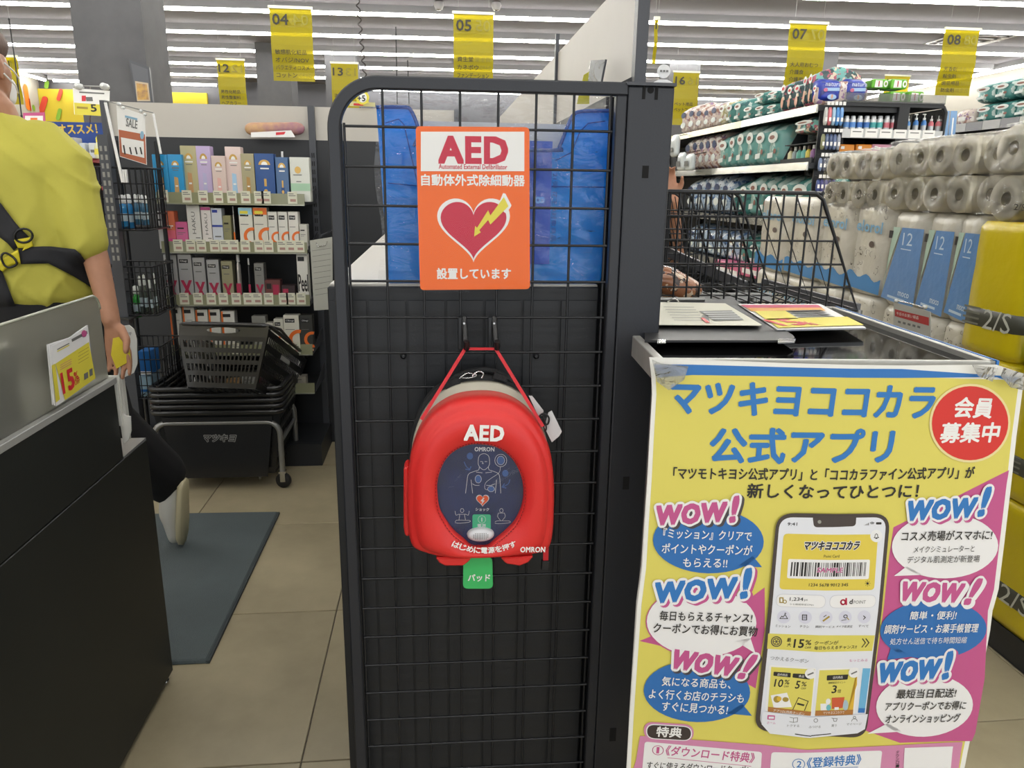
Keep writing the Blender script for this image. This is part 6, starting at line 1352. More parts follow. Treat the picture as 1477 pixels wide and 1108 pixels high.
sp.ppoly([(171, 187), (209, 194), (211, 237), (173, 225)], OB, 1); sp.ppoly([(174, 198), (207, 204), (208, 228), (176, 220)], W1, 2)
sp.text('SALE', 181.5, 182, 197.5, 186, 12, INKG, 2, .012); sp.text('SUMMER', 181, 170.5, 197, 173, 3.5, M('ink_paleblue', '8db4cc', .5), 2, 0) if False else sp.line([(181, 168), (197, 172)], 3, M('ink_paleblue', '8db4cc', .5), 2)
for x in (178, 187, 195, 202): sp.line([(x, 213-(x < 180)*3), (x+2, 222)], 2.2, INK, 3)
sp.ell(204.5, 195, 2.8, 6, MATS['ink_paleblue'], 3, 14); sp.build('print', t)
for x in (171.5, 203): 
    c = at(x, 150 if x < 180 else 160, Y=YS_+(.02 if x < 180 else .09)); MB(M('clip_clear', 'd6d8d8', .2)).lathe([(.0, .008), (.006, .006), (.006, -.006), (.0, -.008)], c, (0, 1, 0), 10).lathe([(.0, .006), (.005, .004), (.005, -.004), (0, -.006)], c+V3((.014, 0, -.012)), (0, 1, 0), 10).build('clip', t)

# ================================================================== FAR LEFT: recommendation display, price card
YD = 4.6
g = thing('promo_shelf', 'display shelf with a blue headboard behind the assistant', 'shelving', at(100, 250, Y=YD))
a, b = at(38, 176, Y=YD), at(150, 206, Y=YD); xa_, xb_ = a.x, b.x; z1, z0 = at(100, 176, Y=YD).z, at(100, 207, Y=YD).z
MB(M('board_blue', '1f4a9c', .5, col2='17397e', nscale=6)).box((xa_, YD, z0), (xb_, YD+.02, z1)).build('headboard', g)
P = Plane((0, YD-.001, 0), step=.0008); P.text('当店オススメ！', 59, 195, 141, 193, 15, M('lettering_gold', 'd8bc50', .5), 1, .03); P.build('lettering', g)
MB(M('shelf_greyblue', '3c4250', .5)).box((xa_, YD+.02, 0), (xb_, YD+.34, z0)).build('cabinet', g)
for k, zz in enumerate((at(100, 229, Y=YD).z, at(100, 268, Y=YD).z, .6, .3)): MB(M('shelf_red', 'a8303a', .5)).box((xa_, YD-.2, zz-.02), (xb_, YD+.02, zz)).box((xa_, YD-.2, zz-.07), (xb_, YD-.19, zz)).build('shelf', g)
zz = at(100, 229, Y=YD).z
for k, (x0, x1, yt, c) in enumerate([(96, 111, 198, 'b8b8b4'), (114, 125, 206, 'c4ccd2'), (127, 140, 206, 'cdd2d6')]):
    t = thing('carton', 'pale carton under the blue headboard, %s from the left' % ORD[k], 'box', at((x0+x1)/2, 229, Y=YD-.15)); a = at(x0, yt, Y=YD-.17); b = at(x1, 229, Y=YD-.17)
    MB(M('c_'+c, c, .5)).box((a.x, YD-.17, zz), (b.x, YD-.08, a.z)).build('carton', t, bevel=.003); MB(INKG).box((a.x+.008, YD-.1715, a.z-.05), (b.x-.008, YD-.17, a.z-.035)).build('print', t)
t = thing('spray_bottle', 'yellow and white bottle at the right end under the blue headboard', 'bottle', at(145, 226, Y=YD-.15)); c = V3((at(145, 226, Y=YD-.15).x, YD-.15, zz))
MB(M('bottle_cream', 'd8d8b0', .4)).lathe([(.026, 0), (.03, .02), (.028, .06), (.012, .085)], c, n=14).build('bottle', t); MB(YEL).lathe([(.014, .084), (.014, .105), (.006, .118)], c, n=12).build('cap', t); MB(YEL).lathe([(.0305, .02), (.029, .05)], c, n=14).build('label', t)
for i, (x, y, Y) in enumerate([(62, 165, 4.5)]):
    t = thing('price_card', 'pink and white framed price card above the blue headboard', 'card', at(50, 170, Y=YD)); q = [at(*p, Y=YD-.02) for p in [(33, 163), (64, 162), (65, 176), (34, 176)]]
    MB(M('frame_pink', 'c8588c', .5)).slab(q, (0, 1, 0), .006).build('frame', t); P = Plane((0, YD-.021, 0)); P.prect(36, 167, 62, 175, W1, 1); P.prect(44, 170, 54, 174, ORG, 2); P.build('print', t)
t = thing('price_card', 'clear-framed white and yellow card reading 5 in front of the grey column', 'card', at(130, 150, Y=4.4))
P = Plane((0, 4.4, 0), step=.001); q = [(105, 127), (158, 131), (157, 168), (107, 165)]
MB(W1).slab([P.w(*P.px(*p)) for p in q], (0, 1, 0), .004).build('card', t)
P.ppoly([(107, 148), (147, 151), (147, 167.5), (108, 165)], YEL, 1); P.text('5', 132, 161, 140, 161, 10, INK, 2, .03); P.ppoly([(118, 138), (124, 138), (124, 146), (118, 146)], RED, 1); P.line([(126, 143), (132, 143)], 6, INKG, 1); P.line([(115, 133), (150, 135)], 2, INKG, 1); P.line([(112, 155), (126, 156)], 3, OC, 2); P.build('print', t)
for x in (114, 151): MB(MATS['clip_clear']).lathe([(0, .03), (.018, .02), (.018, -.02), (0, -.03)], at(x, 125, Y=4.4), (0, 1, 0), 10).build('clip', t)
MB(GREYM).tube([at(113, 124, Y=4.41), at(152, 125, Y=4.41)], .004, 6).build('rod', t); MB(GREYM).tube([at(130, 125, Y=4.41), at(130, 176, Y=YD)], .004, 6).build('support_rod', t)
# picture frame leaning in front of the column
t = thing('picture_frame', 'dark framed panel with a small picture at the foot of the grey column', 'frame', at(203, 145, Y=6.55))
P = Plane(at(200, 115, Y=6.56), (1, .03, 0), step=.002); q = [(186, 86), (215, 97), (221, 148), (196, 148)]
MB(DARKM).slab([P.w(*P.px(*p)) for p in q], P.n*-1, .03).build('frame', t); P.ppoly([(189, 91), (213, 100), (218, 148), (198, 148)], M('panel_slate', '5a5c62', .6), 1); P.ppoly([(195, 117), (214, 120), (217, 146), (198, 146)], M('pic_frame_beige', 'b8a890', .5), 2); P.ppoly([(197, 120), (212, 122), (215, 144), (199, 144)], M('picture_art', '8a6a5a', .6, col2='c8a050', nscale=18), 3); P.build('picture', t)
# thin rods and the twisted cord
t = thing('thin_rod', 'thin black upright rod beside the assistant at the far left', 'rod', at(30, 165, Y=3.4)); MB(WIRE).tube([at(13, 28, Y=3.4), at(22, 90, Y=3.4), at(31, 166, Y=3.4)], .0025, 6).build('rod', t); MB(WIRE).lathe([(0, -.006), (.005, 0), (0, .006)], at(13, 28, Y=3.4), n=8).build('tip', t); MB(WIRE).tube([at(31, 166, Y=3.4), V3((at(31, 166, Y=3.4).x, 3.4, 0))], .004, 6).build('lower_rod', t)
t = thing('twisted_rope', 'twisted dark cord hanging from the ceiling left of the aisle 05 banner', 'cord', at(515, 0, Y=6))
pts = []; A1, A2 = at(513, -30, Y=6), at(528, 130, Y=6); A1 = A2+(A1-A2)*(CZ-A2.z)/(A1.z-A2.z)
for k in range(160): f = k/159; p = A1*(1-f)+A2*f; pts.append(p+V3((.013*cos(k*.9), .013*sin(k*.9), 0)))
MB(M('cord_dark', '3c3838', .6)).tube(pts, .005, 5).build('cord', t); MB(WIRE).lathe([(.012, 0), (.012, -.03)], A2, n=10).build('weight', t)
# round +5 tag and little price card below aisle 13 banner
t = thing('round_pop', 'round yellow and white card reading +5 behind the panel corner', 'card', at(523, 142, Y=3.48)); c = at(523, 141, Y=3.47)
P = Plane((0, 3.47, 0), step=.001); P.ell(523, 141, 9.5, 10, YEL, 0, 28); P.ell(523, 141, 6, 7, W1, 1, 24); P.text('+5', 516, 146, 527, 146, 8, INK, 2, .03); P.build('disc', t); MB(DARKM).tube([at(527, 120, Y=3.47), at(528, 131, Y=3.47)], .002, 5).build('stem', t)
MB(YEL).slab([at(*p, Y=3.472) for p in [(516, 134), (530, 134), (532, 148), (514, 148)]], (0, 1, 0), .002).build('backing', t)
t = thing('price_card', 'small cream card with a red strip under the round +5 card', 'card', at(523, 150, Y=3.5)); P = Plane((0, 3.5, 0), step=.001)
MB(M('card_cream', 'd2cc9a', .5)).slab([P.w(*P.px(*p)) for p in [(505, 146), (541, 148), (541, 154), (504, 153)]], (0, 1, 0), .003).build('card', t); P.ppoly([(510, 149), (524, 149.5), (524, 152.5), (510, 152)], RED, 1); P.build('print', t)
for (x, y0, y1) in ((572, 40, 110), (589, 88, 110)):
    t = thing('thin_rod', 'thin dark antenna-like rod rising left of the aisle 05 banner, the %s one' % ('taller' if y0 < 60 else 'shorter'), 'rod', at(x, y1, Y=3.5)); MB(WIRE).tube([at(x-1, y0, Y=3.5), at(x+1, y1+40, Y=3.5)], .0022, 5).build('rod', t); MB(WIRE).lathe([(0, -.005), (.004, 0), (0, .005)], at(x-1, y0, Y=3.5), n=8).build('tip', t)
# assistant-side white sheet reading STAFF
t = thing('staff_plate', 'white curved plastic plate lettered STAFF beside the hand of the assistant', 'plate', at(180, 540, Y=2.2))
P = Plane((0, 2.24, 0), step=.0006); MB(MATS['white_plastic']).slab([P.w(*P.px(*p)) for p in [(158, 473), (186, 469), (193, 475), (197, 490), (198, 525), (193, 538), (178, 545), (158, 546)]], (0, 1, 0), .004).build('plate', t); P.text('STAFF', 168, 486, 191, 483.5, 4.5, INKG, 1, 0); P.build('lettering', t); MB(MATS['white_plastic']).bar(at(172, 540, Y=2.25), V3((at(172, 540, Y=2.25).x, 2.25, 0)), .02).build('stand', t)
M('oval_faint', 'a49d90', .5); M('strip_red', 'b83c3c', .5)
# ================================================================== WIRE CARTS BEHIND THE TABLE
def cart(name, lab, YA, YB, top, bot, dxpx=18.6, rails=True):
    """nested wire cart seen from the side: near and far side grids, sloping front"""
    t = thing(name, lab, 'cart', (at(top[1], 300, Y=YA).x-.3, (YA+YB)/2, 0), group='nested wire carts')
    z1 = at(top[1], 279, Y=YA).z; z0 = at(bot, 447, Y=YA).z; xl, xr1, xr0 = at(top[0], 279, Y=YA).x, at(top[1], 279, Y=YA).x, at(bot, 447, Y=YA).x
    def side(Y, nm, dz=0):
        m = MB(WIRE); n = int((xr1-xl)/(dxpx*Y/1076))
        for k in range(n+1):
            x = xl+(xr1-xl)*k/n; m.tube([(x, Y, z1+dz), (x+(.0), Y, z0)], .0021, 5)
        k = 1
        while xr1+(xr0-xr1)*k/3 < xr0: 
            f = k/3; m.tube([(xr1+(xr0-xr1)*f, Y, z1+(z0-z1)*f), (xr1+(xr0-xr1)*f, Y, z0)], .0021, 5); k += 1
        for j in range(1, 5): f = j/5; zz = z1+(z0-z1)*f; m.tube([(xl, Y, zz), (xr1+(xr0-xr1)*f, Y, zz)], .0021, 5)
        w = m.build(nm, t)
        m = MB(WIRE).tube([(xl, Y, z1+dz), (xr1-.015, Y, z1), (xr1+.002, Y, z1-.012), (xr0, Y, z0), (xl, Y, z0)], .0042, 7, closed=True); m.build('side_frame', t)
    side(YA, 'side_grid'); side(YB, 'side_grid')
    m = MB(WIRE)
    for k in range(1, 4): Y = YA+(YB-YA)*k/4; m.tube([(xr1, Y, z1-.01), (xr0, Y, z0), (xl, Y, z0)], .0018, 5)
    for k in range(10): x = xl+(xr0-xl)*k/9; m.tube([(x, YA, z0), (x, YB, z0)], .0021, 5)
    m.tube([(xr1, YA, z1), (xr1, YB, z1)], .0042, 7).build('floor_and_front_grid', t)
    if rails:
        m = MB(GREYM); m.bar((xl, YA+.02, z0-.03), (xr0, YA+.02, z0-.03), .012, .02); m.bar((xl, YB-.02, z0-.03), (xr0, YB-.02, z0-.03), .012, .02); m.build('chassis_rail', t)
    for x in (xl+.03, xr0-.05):
        for Y in (YA+.03, YB-.03): MB(GREYM).tube([(x, Y, z0-.03), (x, Y, .07)], .009, 7).build('leg', t); MB(M('rubber_black', '141414')).lathe([(.02, -.012), (.035, -.01), (.035, .01), (.02, .012)], (x, Y, .036), (0, 1, 0), 16).build('wheel', t)
    return t
cart('wire_cart', 'nearest black wire cart, its slanted end behind the flyers', 1.44, 1.86, (962, 1187), 1236)
cart('wire_cart', 'second black wire cart nested behind the nearest one', 2.02, 2.36, (950, 1056), 1098, 14)
cart('wire_cart', 'third black wire cart, only a narrow end showing beside the post', 2.42, 2.60, (948, 980), 1008, 11)
# grey shelf rails with hatch wires in the carts
t = thing('crate_rail', 'grey metal rail with slanting wires inside the wire carts', 'rail', at(1150, 430, Y=1.95))
for (a, b, Ya, Yb) in (((956, 360), (1075, 413), 2.45, 2.1), ((1100, 409), (1238, 447), 2.1, 1.75)):
    p, q = at(*a, Y=Ya), at(*b, Y=Yb); MB(M('rail_grey', '76767a', .4, metal=.3)).bar(p, q, .012, .03).build('rail', t)
    m = MB(WIRE); 
    for k in range(16): s_ = p+(q-p)*(k/15); m.tube([s_+V3((0, 0, -.015)), s_+V3((-.10, .03, -.12))], .002, 5)
    m.tube([p+V3((-.10, .03, -.12)), q+V3((-.10, .03, -.12))], .004, 6).build('slanting_wires', t)
    MB(GREYM).tube([q, V3((q.x, q.y, .0))], .01, 6).build('leg', t)
t = thing('snack_bag', 'brown and copper foil bag lying in the cart beside the post', 'bag', at(978, 410, Y=1.7))
c = at(972, 410, Y=1.68); blob('bag', [(c+V3((-.03, 0, .01)), (.045, .04, .035), c+V3((.02, 0, -.012)), (.05, .04, .03))], printed('foil_brown', '9a6444', ['c89a7c', '3a2a26', 'd8c0a8'], .25, 22, .55, coat=.6), t, .006, 3)

# ================================================================== TOILET PAPER WALL
def pillow(mb, c, w, d, h, ex=4.5, top=1.0, bot=1.0, rip=0, nrip=3, n=20, nz=10, ax='x', pinch=.12, shr=.28):
    """soft pack: rounded cross-section, optional pinched top; ax x: wide along X facing -Y, ax y: wide along Y facing -X"""
    V = []; F = []
    for j in range(nz+1):
        t = j/nz; z = h*t
        e = 1-(1-min(t/pinch, 1))**2.5*shr if t < pinch else 1
        if t > 1-pinch: e2 = 1-((t-1+pinch)/pinch)**2.5*shr
        else: e2 = 1
        f = min(e, e2); fd = f*(1-(1-top)*max(0, (t-.72)/.28)**1.5)
        r = 1+rip*abs(sin(pi*nrip*t))-rip*.5 if rip else 1
        for i in range(n):
            a = 2*pi*i/n; ca, sa = cos(a), sin(a); q = (abs(ca)**ex+abs(sa)**ex)**(-1/ex)
            x, y = w/2*q*ca*f*r, d/2*q*sa*fd*r
            V.append((c[0]+x, c[1]+y, c[2]+z) if ax == 'x' else (c[0]+y, c[1]+x, c[2]+z))
    for j in range(nz):
        for i in range(n): F.append((j*n+i, j*n+(i+1) % n, (j+1)*n+(i+1) % n, (j+1)*n+i))
    F += [tuple(range(n))[::-1], tuple(range(nz*n, nz*n+n))]
    return mb.add(V, F, True)
XF = 1.56
yof = lambda px_, py_=360, X=XF: at(px_, py_, X=X).y
ELM = printed('tissue_film', 'd2cdbf', ['dcd8cc'], .3, 10, .6, coat=.4, bump=.6)
SWR = M('swirl_grey', '6e675c', .5); ELB = M('tissue_blue', '2f86c8', .35, coat=.3); TXB = M('tissue_text', '7fb2d4', .4)
def pack_el(ya, yb, z0, z1, lab, top=True):
    w = ya-yb-.004; cy = (ya+yb)/2; h = z1-z0; t = thing('toilet_paper_pack', lab, 'tissue pack', (XF+.12, cy, z0), group='toilet paper packs')
    pillow(MB(ELM), (XF+.12, cy, z0), w, .24, h, 7, rip=.02, ax='y', pinch=.05, shr=.08, nz=20).build('wrapped_rolls', t)
    P = Plane((XF-.0035, cy+w/2, z0), (0, -1, 0), step=.0005); rr = random.Random(hash(round(cy, 2)) % 999)
    wave = [(w*.02, 0.06*h)]+[(w*(.02+.96*k/12), h*(.23+.03*sin(k*1.1)-.05*k/12)) for k in range(13)]+[(w*.98, .0*h+.03*h)]
    P.poly(wave, ELB, 1)
    P.textuv('elorol', (.15*w, .70*h), (.85*w, .68*h), .12*h, TXB, 2, .02)
    P.poly([(.62*w+.07*w*cos(a), .56*h+.035*h*sin(a)) for a in [2*pi*k/16 for k in range(16)]], M('oval_brown', '5a4a42', .5), 2)
    for k in range(34):
        x, z, s_ = rr.uniform(.06, .92)*w, rr.uniform(.24, .52)*h if k < 24 else rr.uniform(.8, .95)*h, rr.uniform(.006, .014)
        a0 = rr.uniform(0, 6); pts = [(x+s_*cos(a0+u*.7)*(1-u*.08), z+s_*sin(a0+u*.7)*(1-u*.08)) for u in range(6)]
        q = [(p[0]+.0022, p[1]) for p in pts[::-1]]; P.poly(pts+q, SWR, 2) if k % 2 else P.poly([(x-.0018, z-.0018), (x+.0018, z-.0018), (x+.0018, z+.0018), (x-.0018, z+.0018)], SWR, 2)
    P.build('print', t); return t
BLP = M('pack_blue', '5f8fc8', .35, coat=.35, bump=.5, bscale=25)
def pack_12(ya, yb, z0, z1, lab):
    w = ya-yb-.004; cy = (ya+yb)/2; h = z1-z0; t = thing('toilet_paper_pack', lab, 'tissue pack', (XF+.12, cy, z0), group='toilet paper packs')
    pillow(MB(ELM), (XF+.12, cy, z0), w, .24, h, 7, rip=.02, ax='y', pinch=.05, shr=.08, nz=20).build('wrapped_rolls', t)
    P = Plane((XF-.0035, cy+w/2, z0), (0, -1, 0), step=.0005)
    P.poly([(.03*w, .10*h), (.1*w, .84*h), (.32*w, .84*h), (.03*w, .3*h)], M('pale_green', 'b4ccba', .4), 1)
    P.poly([(.0*w, .07*h), (.97*w, .02*h), (.97*w, .84*h), (.36*w, .84*h)], BLP, 2)
    P.textuv('12', (.42*w, .66*h), (.70*w, .66*h), .13*h, M('pale_print', 'c8dcec', .4), 3, .0); P.poly([(.4*w, .615*h), (.7*w, .61*h), (.7*w, .62*h), (.4*w, .625*h)], MATS['pale_print'], 3)
    P.poly([(-.0*w, .72*h), (.1*w, .72*h), (.12*w, .80*h), (.0*w, .80*h)], INK, 3)
    P.textuv('moco', (.5*w, .13*h), (.82*w, .12*h), .045*h, MATS['pale_print'], 3, .02); P.poly([(.2*w, .09*h), (.72*w, .07*h), (.72*w, .095*h), (.2*w, .115*h)], MATS['pale_print'], 3)
    P.build('print', t); return t
def pack_2s(ya, yb, z0, z1, lab, col='d4be18', dk='4a4a40', X=1.50, txt='2/S'):
    w = ya-yb-.004; cy = (ya+yb)/2; h = z1-z0; t = thing('toilet_paper_pack', lab, 'tissue pack', (X+.12, cy, z0), group='toilet paper packs')
    mm = M('pack_'+col, col, .3, coat=.4, bump=.5, bscale=16); pillow(MB(mm), (X+.12, cy, z0), w, .25, h, 8, rip=.01, ax='y', pinch=.03, shr=.07, nz=24, n=28).build('wrapped_rolls', t)
    m = MB(M('band_'+dk, dk, .4, coat=.2)); pillow(m, (X+.12, cy, z0+h*.15), w*1.012, .254, h*.26, 8, ax='y', pinch=.001, nz=4, n=28).build('band', t)
    P = Plane((X-.006, cy+w/2, z0), (0, -1, 0), step=.0005)
    P.textuv(txt, (.42*w, .205*h), (.86*w, .205*h), .15*h, M('band_text', 'c9c9bc', .4), 3, .0); [P.poly([(.07*w, (.22+.04*k)*h), (.35*w, (.22+.04*k)*h), (.35*w, (.235+.04*k)*h), (.07*w, (.235+.04*k)*h)], M('band_faint', '77776a', .5), 3) for k in range(4)]
    P.build('print', t); return t
eb = [yof(1090), yof(1133), yof(1178), yof(1226), yof(1279)]
bb = [yof(1281), yof(1333), yof(1377), yof(1416)]
nmE = ['fourth white elorol pack from the blue packs, seen through the cart', 'third white elorol pack from the blue packs, seen through the cart', 'white elorol pack second from the blue packs, upper tier', 'white elorol pack directly beside the blue packs, upper tier']
for k in range(4): pack_el(eb[k], eb[k+1], .845, 1.185-.005*k, nmE[k])
nmB = ['blue 12-roll pack beside the white elorol packs', 'middle blue 12-roll pack of the upper tier', 'blue 12-roll pack partly behind the tall yellow pack']
for k in range(3): pack_12(bb[k], bb[k+1], .83, 1.145, nmB[k])
Y2a, Y2b = at(1395, 400, X=1.50).y, at(1395, 400, X=1.50).y-.235
pack_2s(Y2a, Y2b, .775, 1.135, 'tall yellow pack with a dark band reading 2/S, upper tier', dk='4a4a40')
Yc = Y2b-.238
pack_2s(Y2b-.003, Y2b-.235, .765, 1.13, 'teal pack with a dark band at the right edge, upper tier', '2f8fb0', '3c4a50')
# lower tiers
for k in range(4): pack_el(eb[k], eb[k+1], .50, .842, 'white elorol pack of the second tier, %s from the far end' % ORD[k])
for k in range(3): pack_el(bb[k], bb[k+1], .485, .828, 'white elorol pack of the second tier under the blue packs, %s from the left' % ORD[k])
pack_2s(Y2a, Y2b, .43, .772, 'yellow pack with a dark band directly under the tall yellow one'); pack_2s(Y2b-.003, Yc+.003, .43, .768, 'second yellow pack of the second tier, at the right edge'); pack_2s(Yc, Yc-.235, .425, .762, 'teal pack in the second tier at the right edge', '2f8fb0', '3c4a50')
pack_2s(Y2a, Y2b, .085, .427, 'yellow pack with a dark band in the lowest tier'); pack_2s(Y2b-.003, Yc+.003, .085, .424, 'second yellow pack of the lowest tier, at the right edge'); pack_2s(Yc, Yc-.235, .085, .422, 'teal pack in the lowest tier at the right edge', '2f8fb0', '3c4a50')
for k in range(3): pack_el(bb[k], bb[k+1], .10, .482, 'white elorol pack on the floor tier under the blue packs, %s from the left' % ORD[k])
t = thing('pallet_plinth', 'low black plinth under the toilet paper wall', 'plinth', (1.75, 2.4, 0)); MB(BLACKP).box((1.505, 1.2, 0), (2.0, 3.6, .075)).build('base', t, bevel=.003); MB(BLACKP).box((1.50, 1.19, .075), (2.0, 3.61, .084)).build('top_board', t)
# loose-film rolls on top
RLW = M('roll_paper', 'f4eedc', .8, bump=.2, bscale=80); CORE = M('roll_core', 'a09884', .8)
FLM = see_through('roll_film', 'f8f5ec', .07, rough=.15, gloss=.5, bump=.6, bscale=12)
def rollpack(cells, X0, lab, r=.056, L=.22, film=True, extra=None):
    """cells: (y, z) of the roll centres, all facing the aisle"""
    ys = [c[0] for c in cells]; zs = [c[1] for c in cells]
    t = thing('toilet_roll_pack', lab, 'toilet rolls', (X0+L/2, sum(ys)/len(ys), min(zs)-r), group='film-wrapped toilet rolls on top')
    for k, (y, z) in enumerate(cells):
        o = MB(RLW).lathe([(.019, L), (.019, .012), (.021, .0), (r*.93, .0), (r, .006), (r, L-.006), (r*.93, L), (.019, L)], (X0, y, z), (1, 0, 0), 22, sx=.97).build('roll', t)
        MB(CORE).lathe([(.0185, .03), (.0185, .002), (.0165, .002), (.0165, .03)], (X0, y, z), (1, 0, 0), 16).lathe([(.0, .03), (.0185, .03)], (X0, y, z), (1, 0, 0), 16).build('core', o)
    if film:
        y0, y1, z0, z1 = min(ys)-r, max(ys)+r, min(zs)-r, max(zs)+r; m = MB(FLM); V = []; nx, nz = 12, 8; RQ = random.Random(int(1000*sum(ys)))
        for j in range(nz+1):
            for i in range(nx+1): V.append((X0-.006+RQ.uniform(-.006, .003), y1+(y0-y1)*i/nx, z0+(z1-z0)*j/nz+RQ.uniform(-.003, .003)))
        for j in range(3):
            for i in range(nx+1): V.append((X0+(.03+.09*j), y1+(y0-y1)*i/nx, z1+.003+RQ.uniform(0, .006)))
        m.add(V, [(j*(nx+1)+i, j*(nx+1)+i+1, (j+1)*(nx+1)+i+1, (j+1)*(nx+1)+i) for j in range(nz+3) for i in range(nx)], True); m.build('film', t)
    if extra: extra(t)
    return t
XR0 = 1.565
def cell(x, y, r=0): p = at(x, y, X=XR0); return (p.y, p.z)
row1 = [(1294, 243), (1318, 243), (1354, 244), (1380, 244), (1405, 244.5), (1434, 246)]
row2 = [(1290, 281), (1313, 284), (1345, 287), (1371, 291), (1398, 294), (1425, 297)]
def fix(row, z): return [(cell(*p)[0], z) for p in row]
def spread(x0, x1, n): a, b = cell(x0, 250)[0], cell(x1, 250)[0]; return [a+(b-a)*k/(n-1) for k in range(n)]
zA, zB = 1.205, 1.318
Ys = [cell(1294, 243)[0]-.1155*k for k in range(6)]
rollpack([(y, z) for y in Ys[0:2] for z in (zA, zB)], XR0, 'film-wrapped toilet rolls on top, beside the printed packs')
rollpack([(y, z) for y in Ys[2:4] for z in (zA, zB)], XR0-.012, 'film-wrapped toilet rolls on top, middle of the row')
rollpack([(y, z) for y in Ys[4:6] for z in (zA, zB)], XR0, 'film-wrapped toilet rolls on top, just left of the big rolls')
yb_ = cell(1462, 300)[0]-.02
rollpack([(yb_, 1.195), (yb_+.005, 1.325), (yb_-.125, 1.19), (yb_-.12, 1.32)], 1.52, 'bigger film-wrapped rolls stacked at the right edge of the picture', r=.062)
P = Plane((1.519, 0, 0), (0, -1, 0)); P.text('2/S', 1462, 303, 1478, 304, 9, INK, 1, 0); o = P.build('film_print', None); o['category'] = 'lettering'; o['label'] = 'black 2/S lettering printed on the wrapper of the big rolls at the right edge'
def prt(t):
    P = Plane((XR0-.008, 0, 0), (0, -1, 0), step=.0005)
    return P
for k, (xa_, xb_) in enumerate(((1190, 1229), (1230, 1277))):
    ya_, yb2 = cell(xa_, 250)[0], cell(xb_, 250)[0]; w = ya_-yb2
    t = rollpack([(ya_-w*(.27 if i == 0 else .75), z) for i in range(2) for z in (zA-.005, zB-.012)], XR0, 'printed elorol film pack on top of the stack, %s' % ('far left one' if k == 0 else 'next to the bare rolls'), r=w/4.15)
    P = Plane((XR0-.010, ya_, zA-.06), (0, -1, 0), step=.0004)
    for z in (0, .113):
        P.poly([(w*.5+.014*cos(a), z+.075+.012*sin(a)) for a in [2*pi*q/18 for q in range(18)]]+[], M('oval_faint', 'a49d90', .5), 1) if z else None
        if not z: P.textuv('elorol', (.25*w, .045), (.8*w, .045), .02, MATS['oval_faint'], 1, 0); [P.poly([(w*u, .09+.004*q), (w*u+.006, .09+.004*q), (w*u+.006, .094+.004*q), (w*u, .093+.004*q)], MATS['oval_faint'], 1) for q, u in enumerate((.3, .5, .62))]
    P.build('print', t)
pillow(MB(M('loose_pack_top', 'd8d6cc', .4, coat=.3, bump=.5)), (1.86, 2.35, 1.15), 1.35, .22, .225, 6, ax='y', pinch=.08).build('loose', None)
o = bpy.data.objects['loose']; o.name = 'toilet_paper_pack'; tag(o, 'long row of wrapped paper behind the bare rolls on top', 'tissue pack')
# promotion card clipped in front
t = thing('shelf_card', 'small white card with a red strip clipped in front of the blue packs', 'card', at(1318, 460, X=1.4))
P = Plane((1.4, 0, 0), (0.0, -1, 0), step=.0006); P2 = [(1289, 436), (1342, 450), (1342, 520), (1288, 505)]
MB(M('card_grey', 'b9b8b0', .4)).slab([P.w(*P.px(*p)) for p in P2], P.n*-1, .002).build('card', t)
P.ppoly([(1291, 446), (1340, 458), (1340, 470), (1291, 456)], M('strip_red', 'b83c3c', .5), 1); P.text('今日のお買い得品', 1293, 454, 1325, 461, 4.5, W1, 2, 0); P.text('セール', 1297, 470, 1334, 480, 6, MATS['strip_red'], 2, 0) if False else None
[P.line([(1296+7*k, 464+1.8*k), (1299+7*k, 465+1.8*k)], 3, INKG, 1) for k in range(5)]; P.build('print', t)
MB(CHROME).tube([at(*p, X=1.4) for p in [(1294, 434), (1310, 437), (1334, 444)]], .002, 6).build('clip_bar', t)
for x, y in ((1293, 434), (1334, 443)): MB(MATS['clip_clear']).lathe([(0, -.006), (.006, -.004), (.006, .004), (0, .006)], at(x, y, X=1.398), (1, 0, 0), 10).build('clip', t)
MB(GREYM).tube([at(1315, 500, X=1.4), V3((at(1315, 500, X=1.4).x, at(1315, 500, X=1.4).y, 0))], .004, 6).build('stand', t)

# ================================================================== NAPPY GONDOLA AND END UNIT
GX, GYn, GYf = 2.05, 4.07, 8.2
g = thing('nappy_gondola', 'long black shelving run full of nappy packs along the right aisle', 'shelving', (2.3, 6, 0))
SB = MATS['shelf_black']
MB(SB).box((2.52, GYn, 0), (2.56, GYf, 1.66)).build('back_panel', g)
SZ2 = [1.662, 1.364, 1.045, .74, .42, .12]
for k, z in enumerate(SZ2):
    x0 = GX-.02*k
    s_ = MB(SB).box((x0, GYn+.12*(k == 3), z-.03), (2.52, GYf, z)).build('shelf', g)
    n = 4
    for j in range(n):
        ya, yb = GYn+(GYf-GYn)*j/n, GYn+(GYf-GYn)*(j+1)/n
        MB(M('rail_bright', 'b4b2a6', .18, metal=.7) if not (k == 0 and j in (1, 2)) else M('rail_yellowish', 'aaa270', .25, metal=.4)).hexa([(x0-.012, ya, z-.04), (x0-.012, yb-.004, z-.04), (x0, yb-.004, z-.04), (x0, ya, z-.04)], [(x0-.004, ya, z+.004), (x0-.004, yb-.004, z+.004), (x0, yb-.004, z+.004), (x0, ya, z+.004)]).build('price_rail', s_)
for y in (GYn, GYn+1.0, GYn+2, GYn+3, GYf): MB(SB).box((2.50, y-.02, 0), (2.56, y+.02, 1.66)).build('upright', g)
PINKF = printed('pack_pinkbeige', 'cdbdb4', ['e4dcd4', 'a07a6e', '8c6a8e'], .35, 16, .56); TEAL = printed('pack_teal', '6fa8a2', ['b4ccc6', '8aa89a'], .35, 13, .57); TEAL2 = printed('pack_teal_deep', '478882', ['b8ccc6', '306466'], .35, 15, .57)
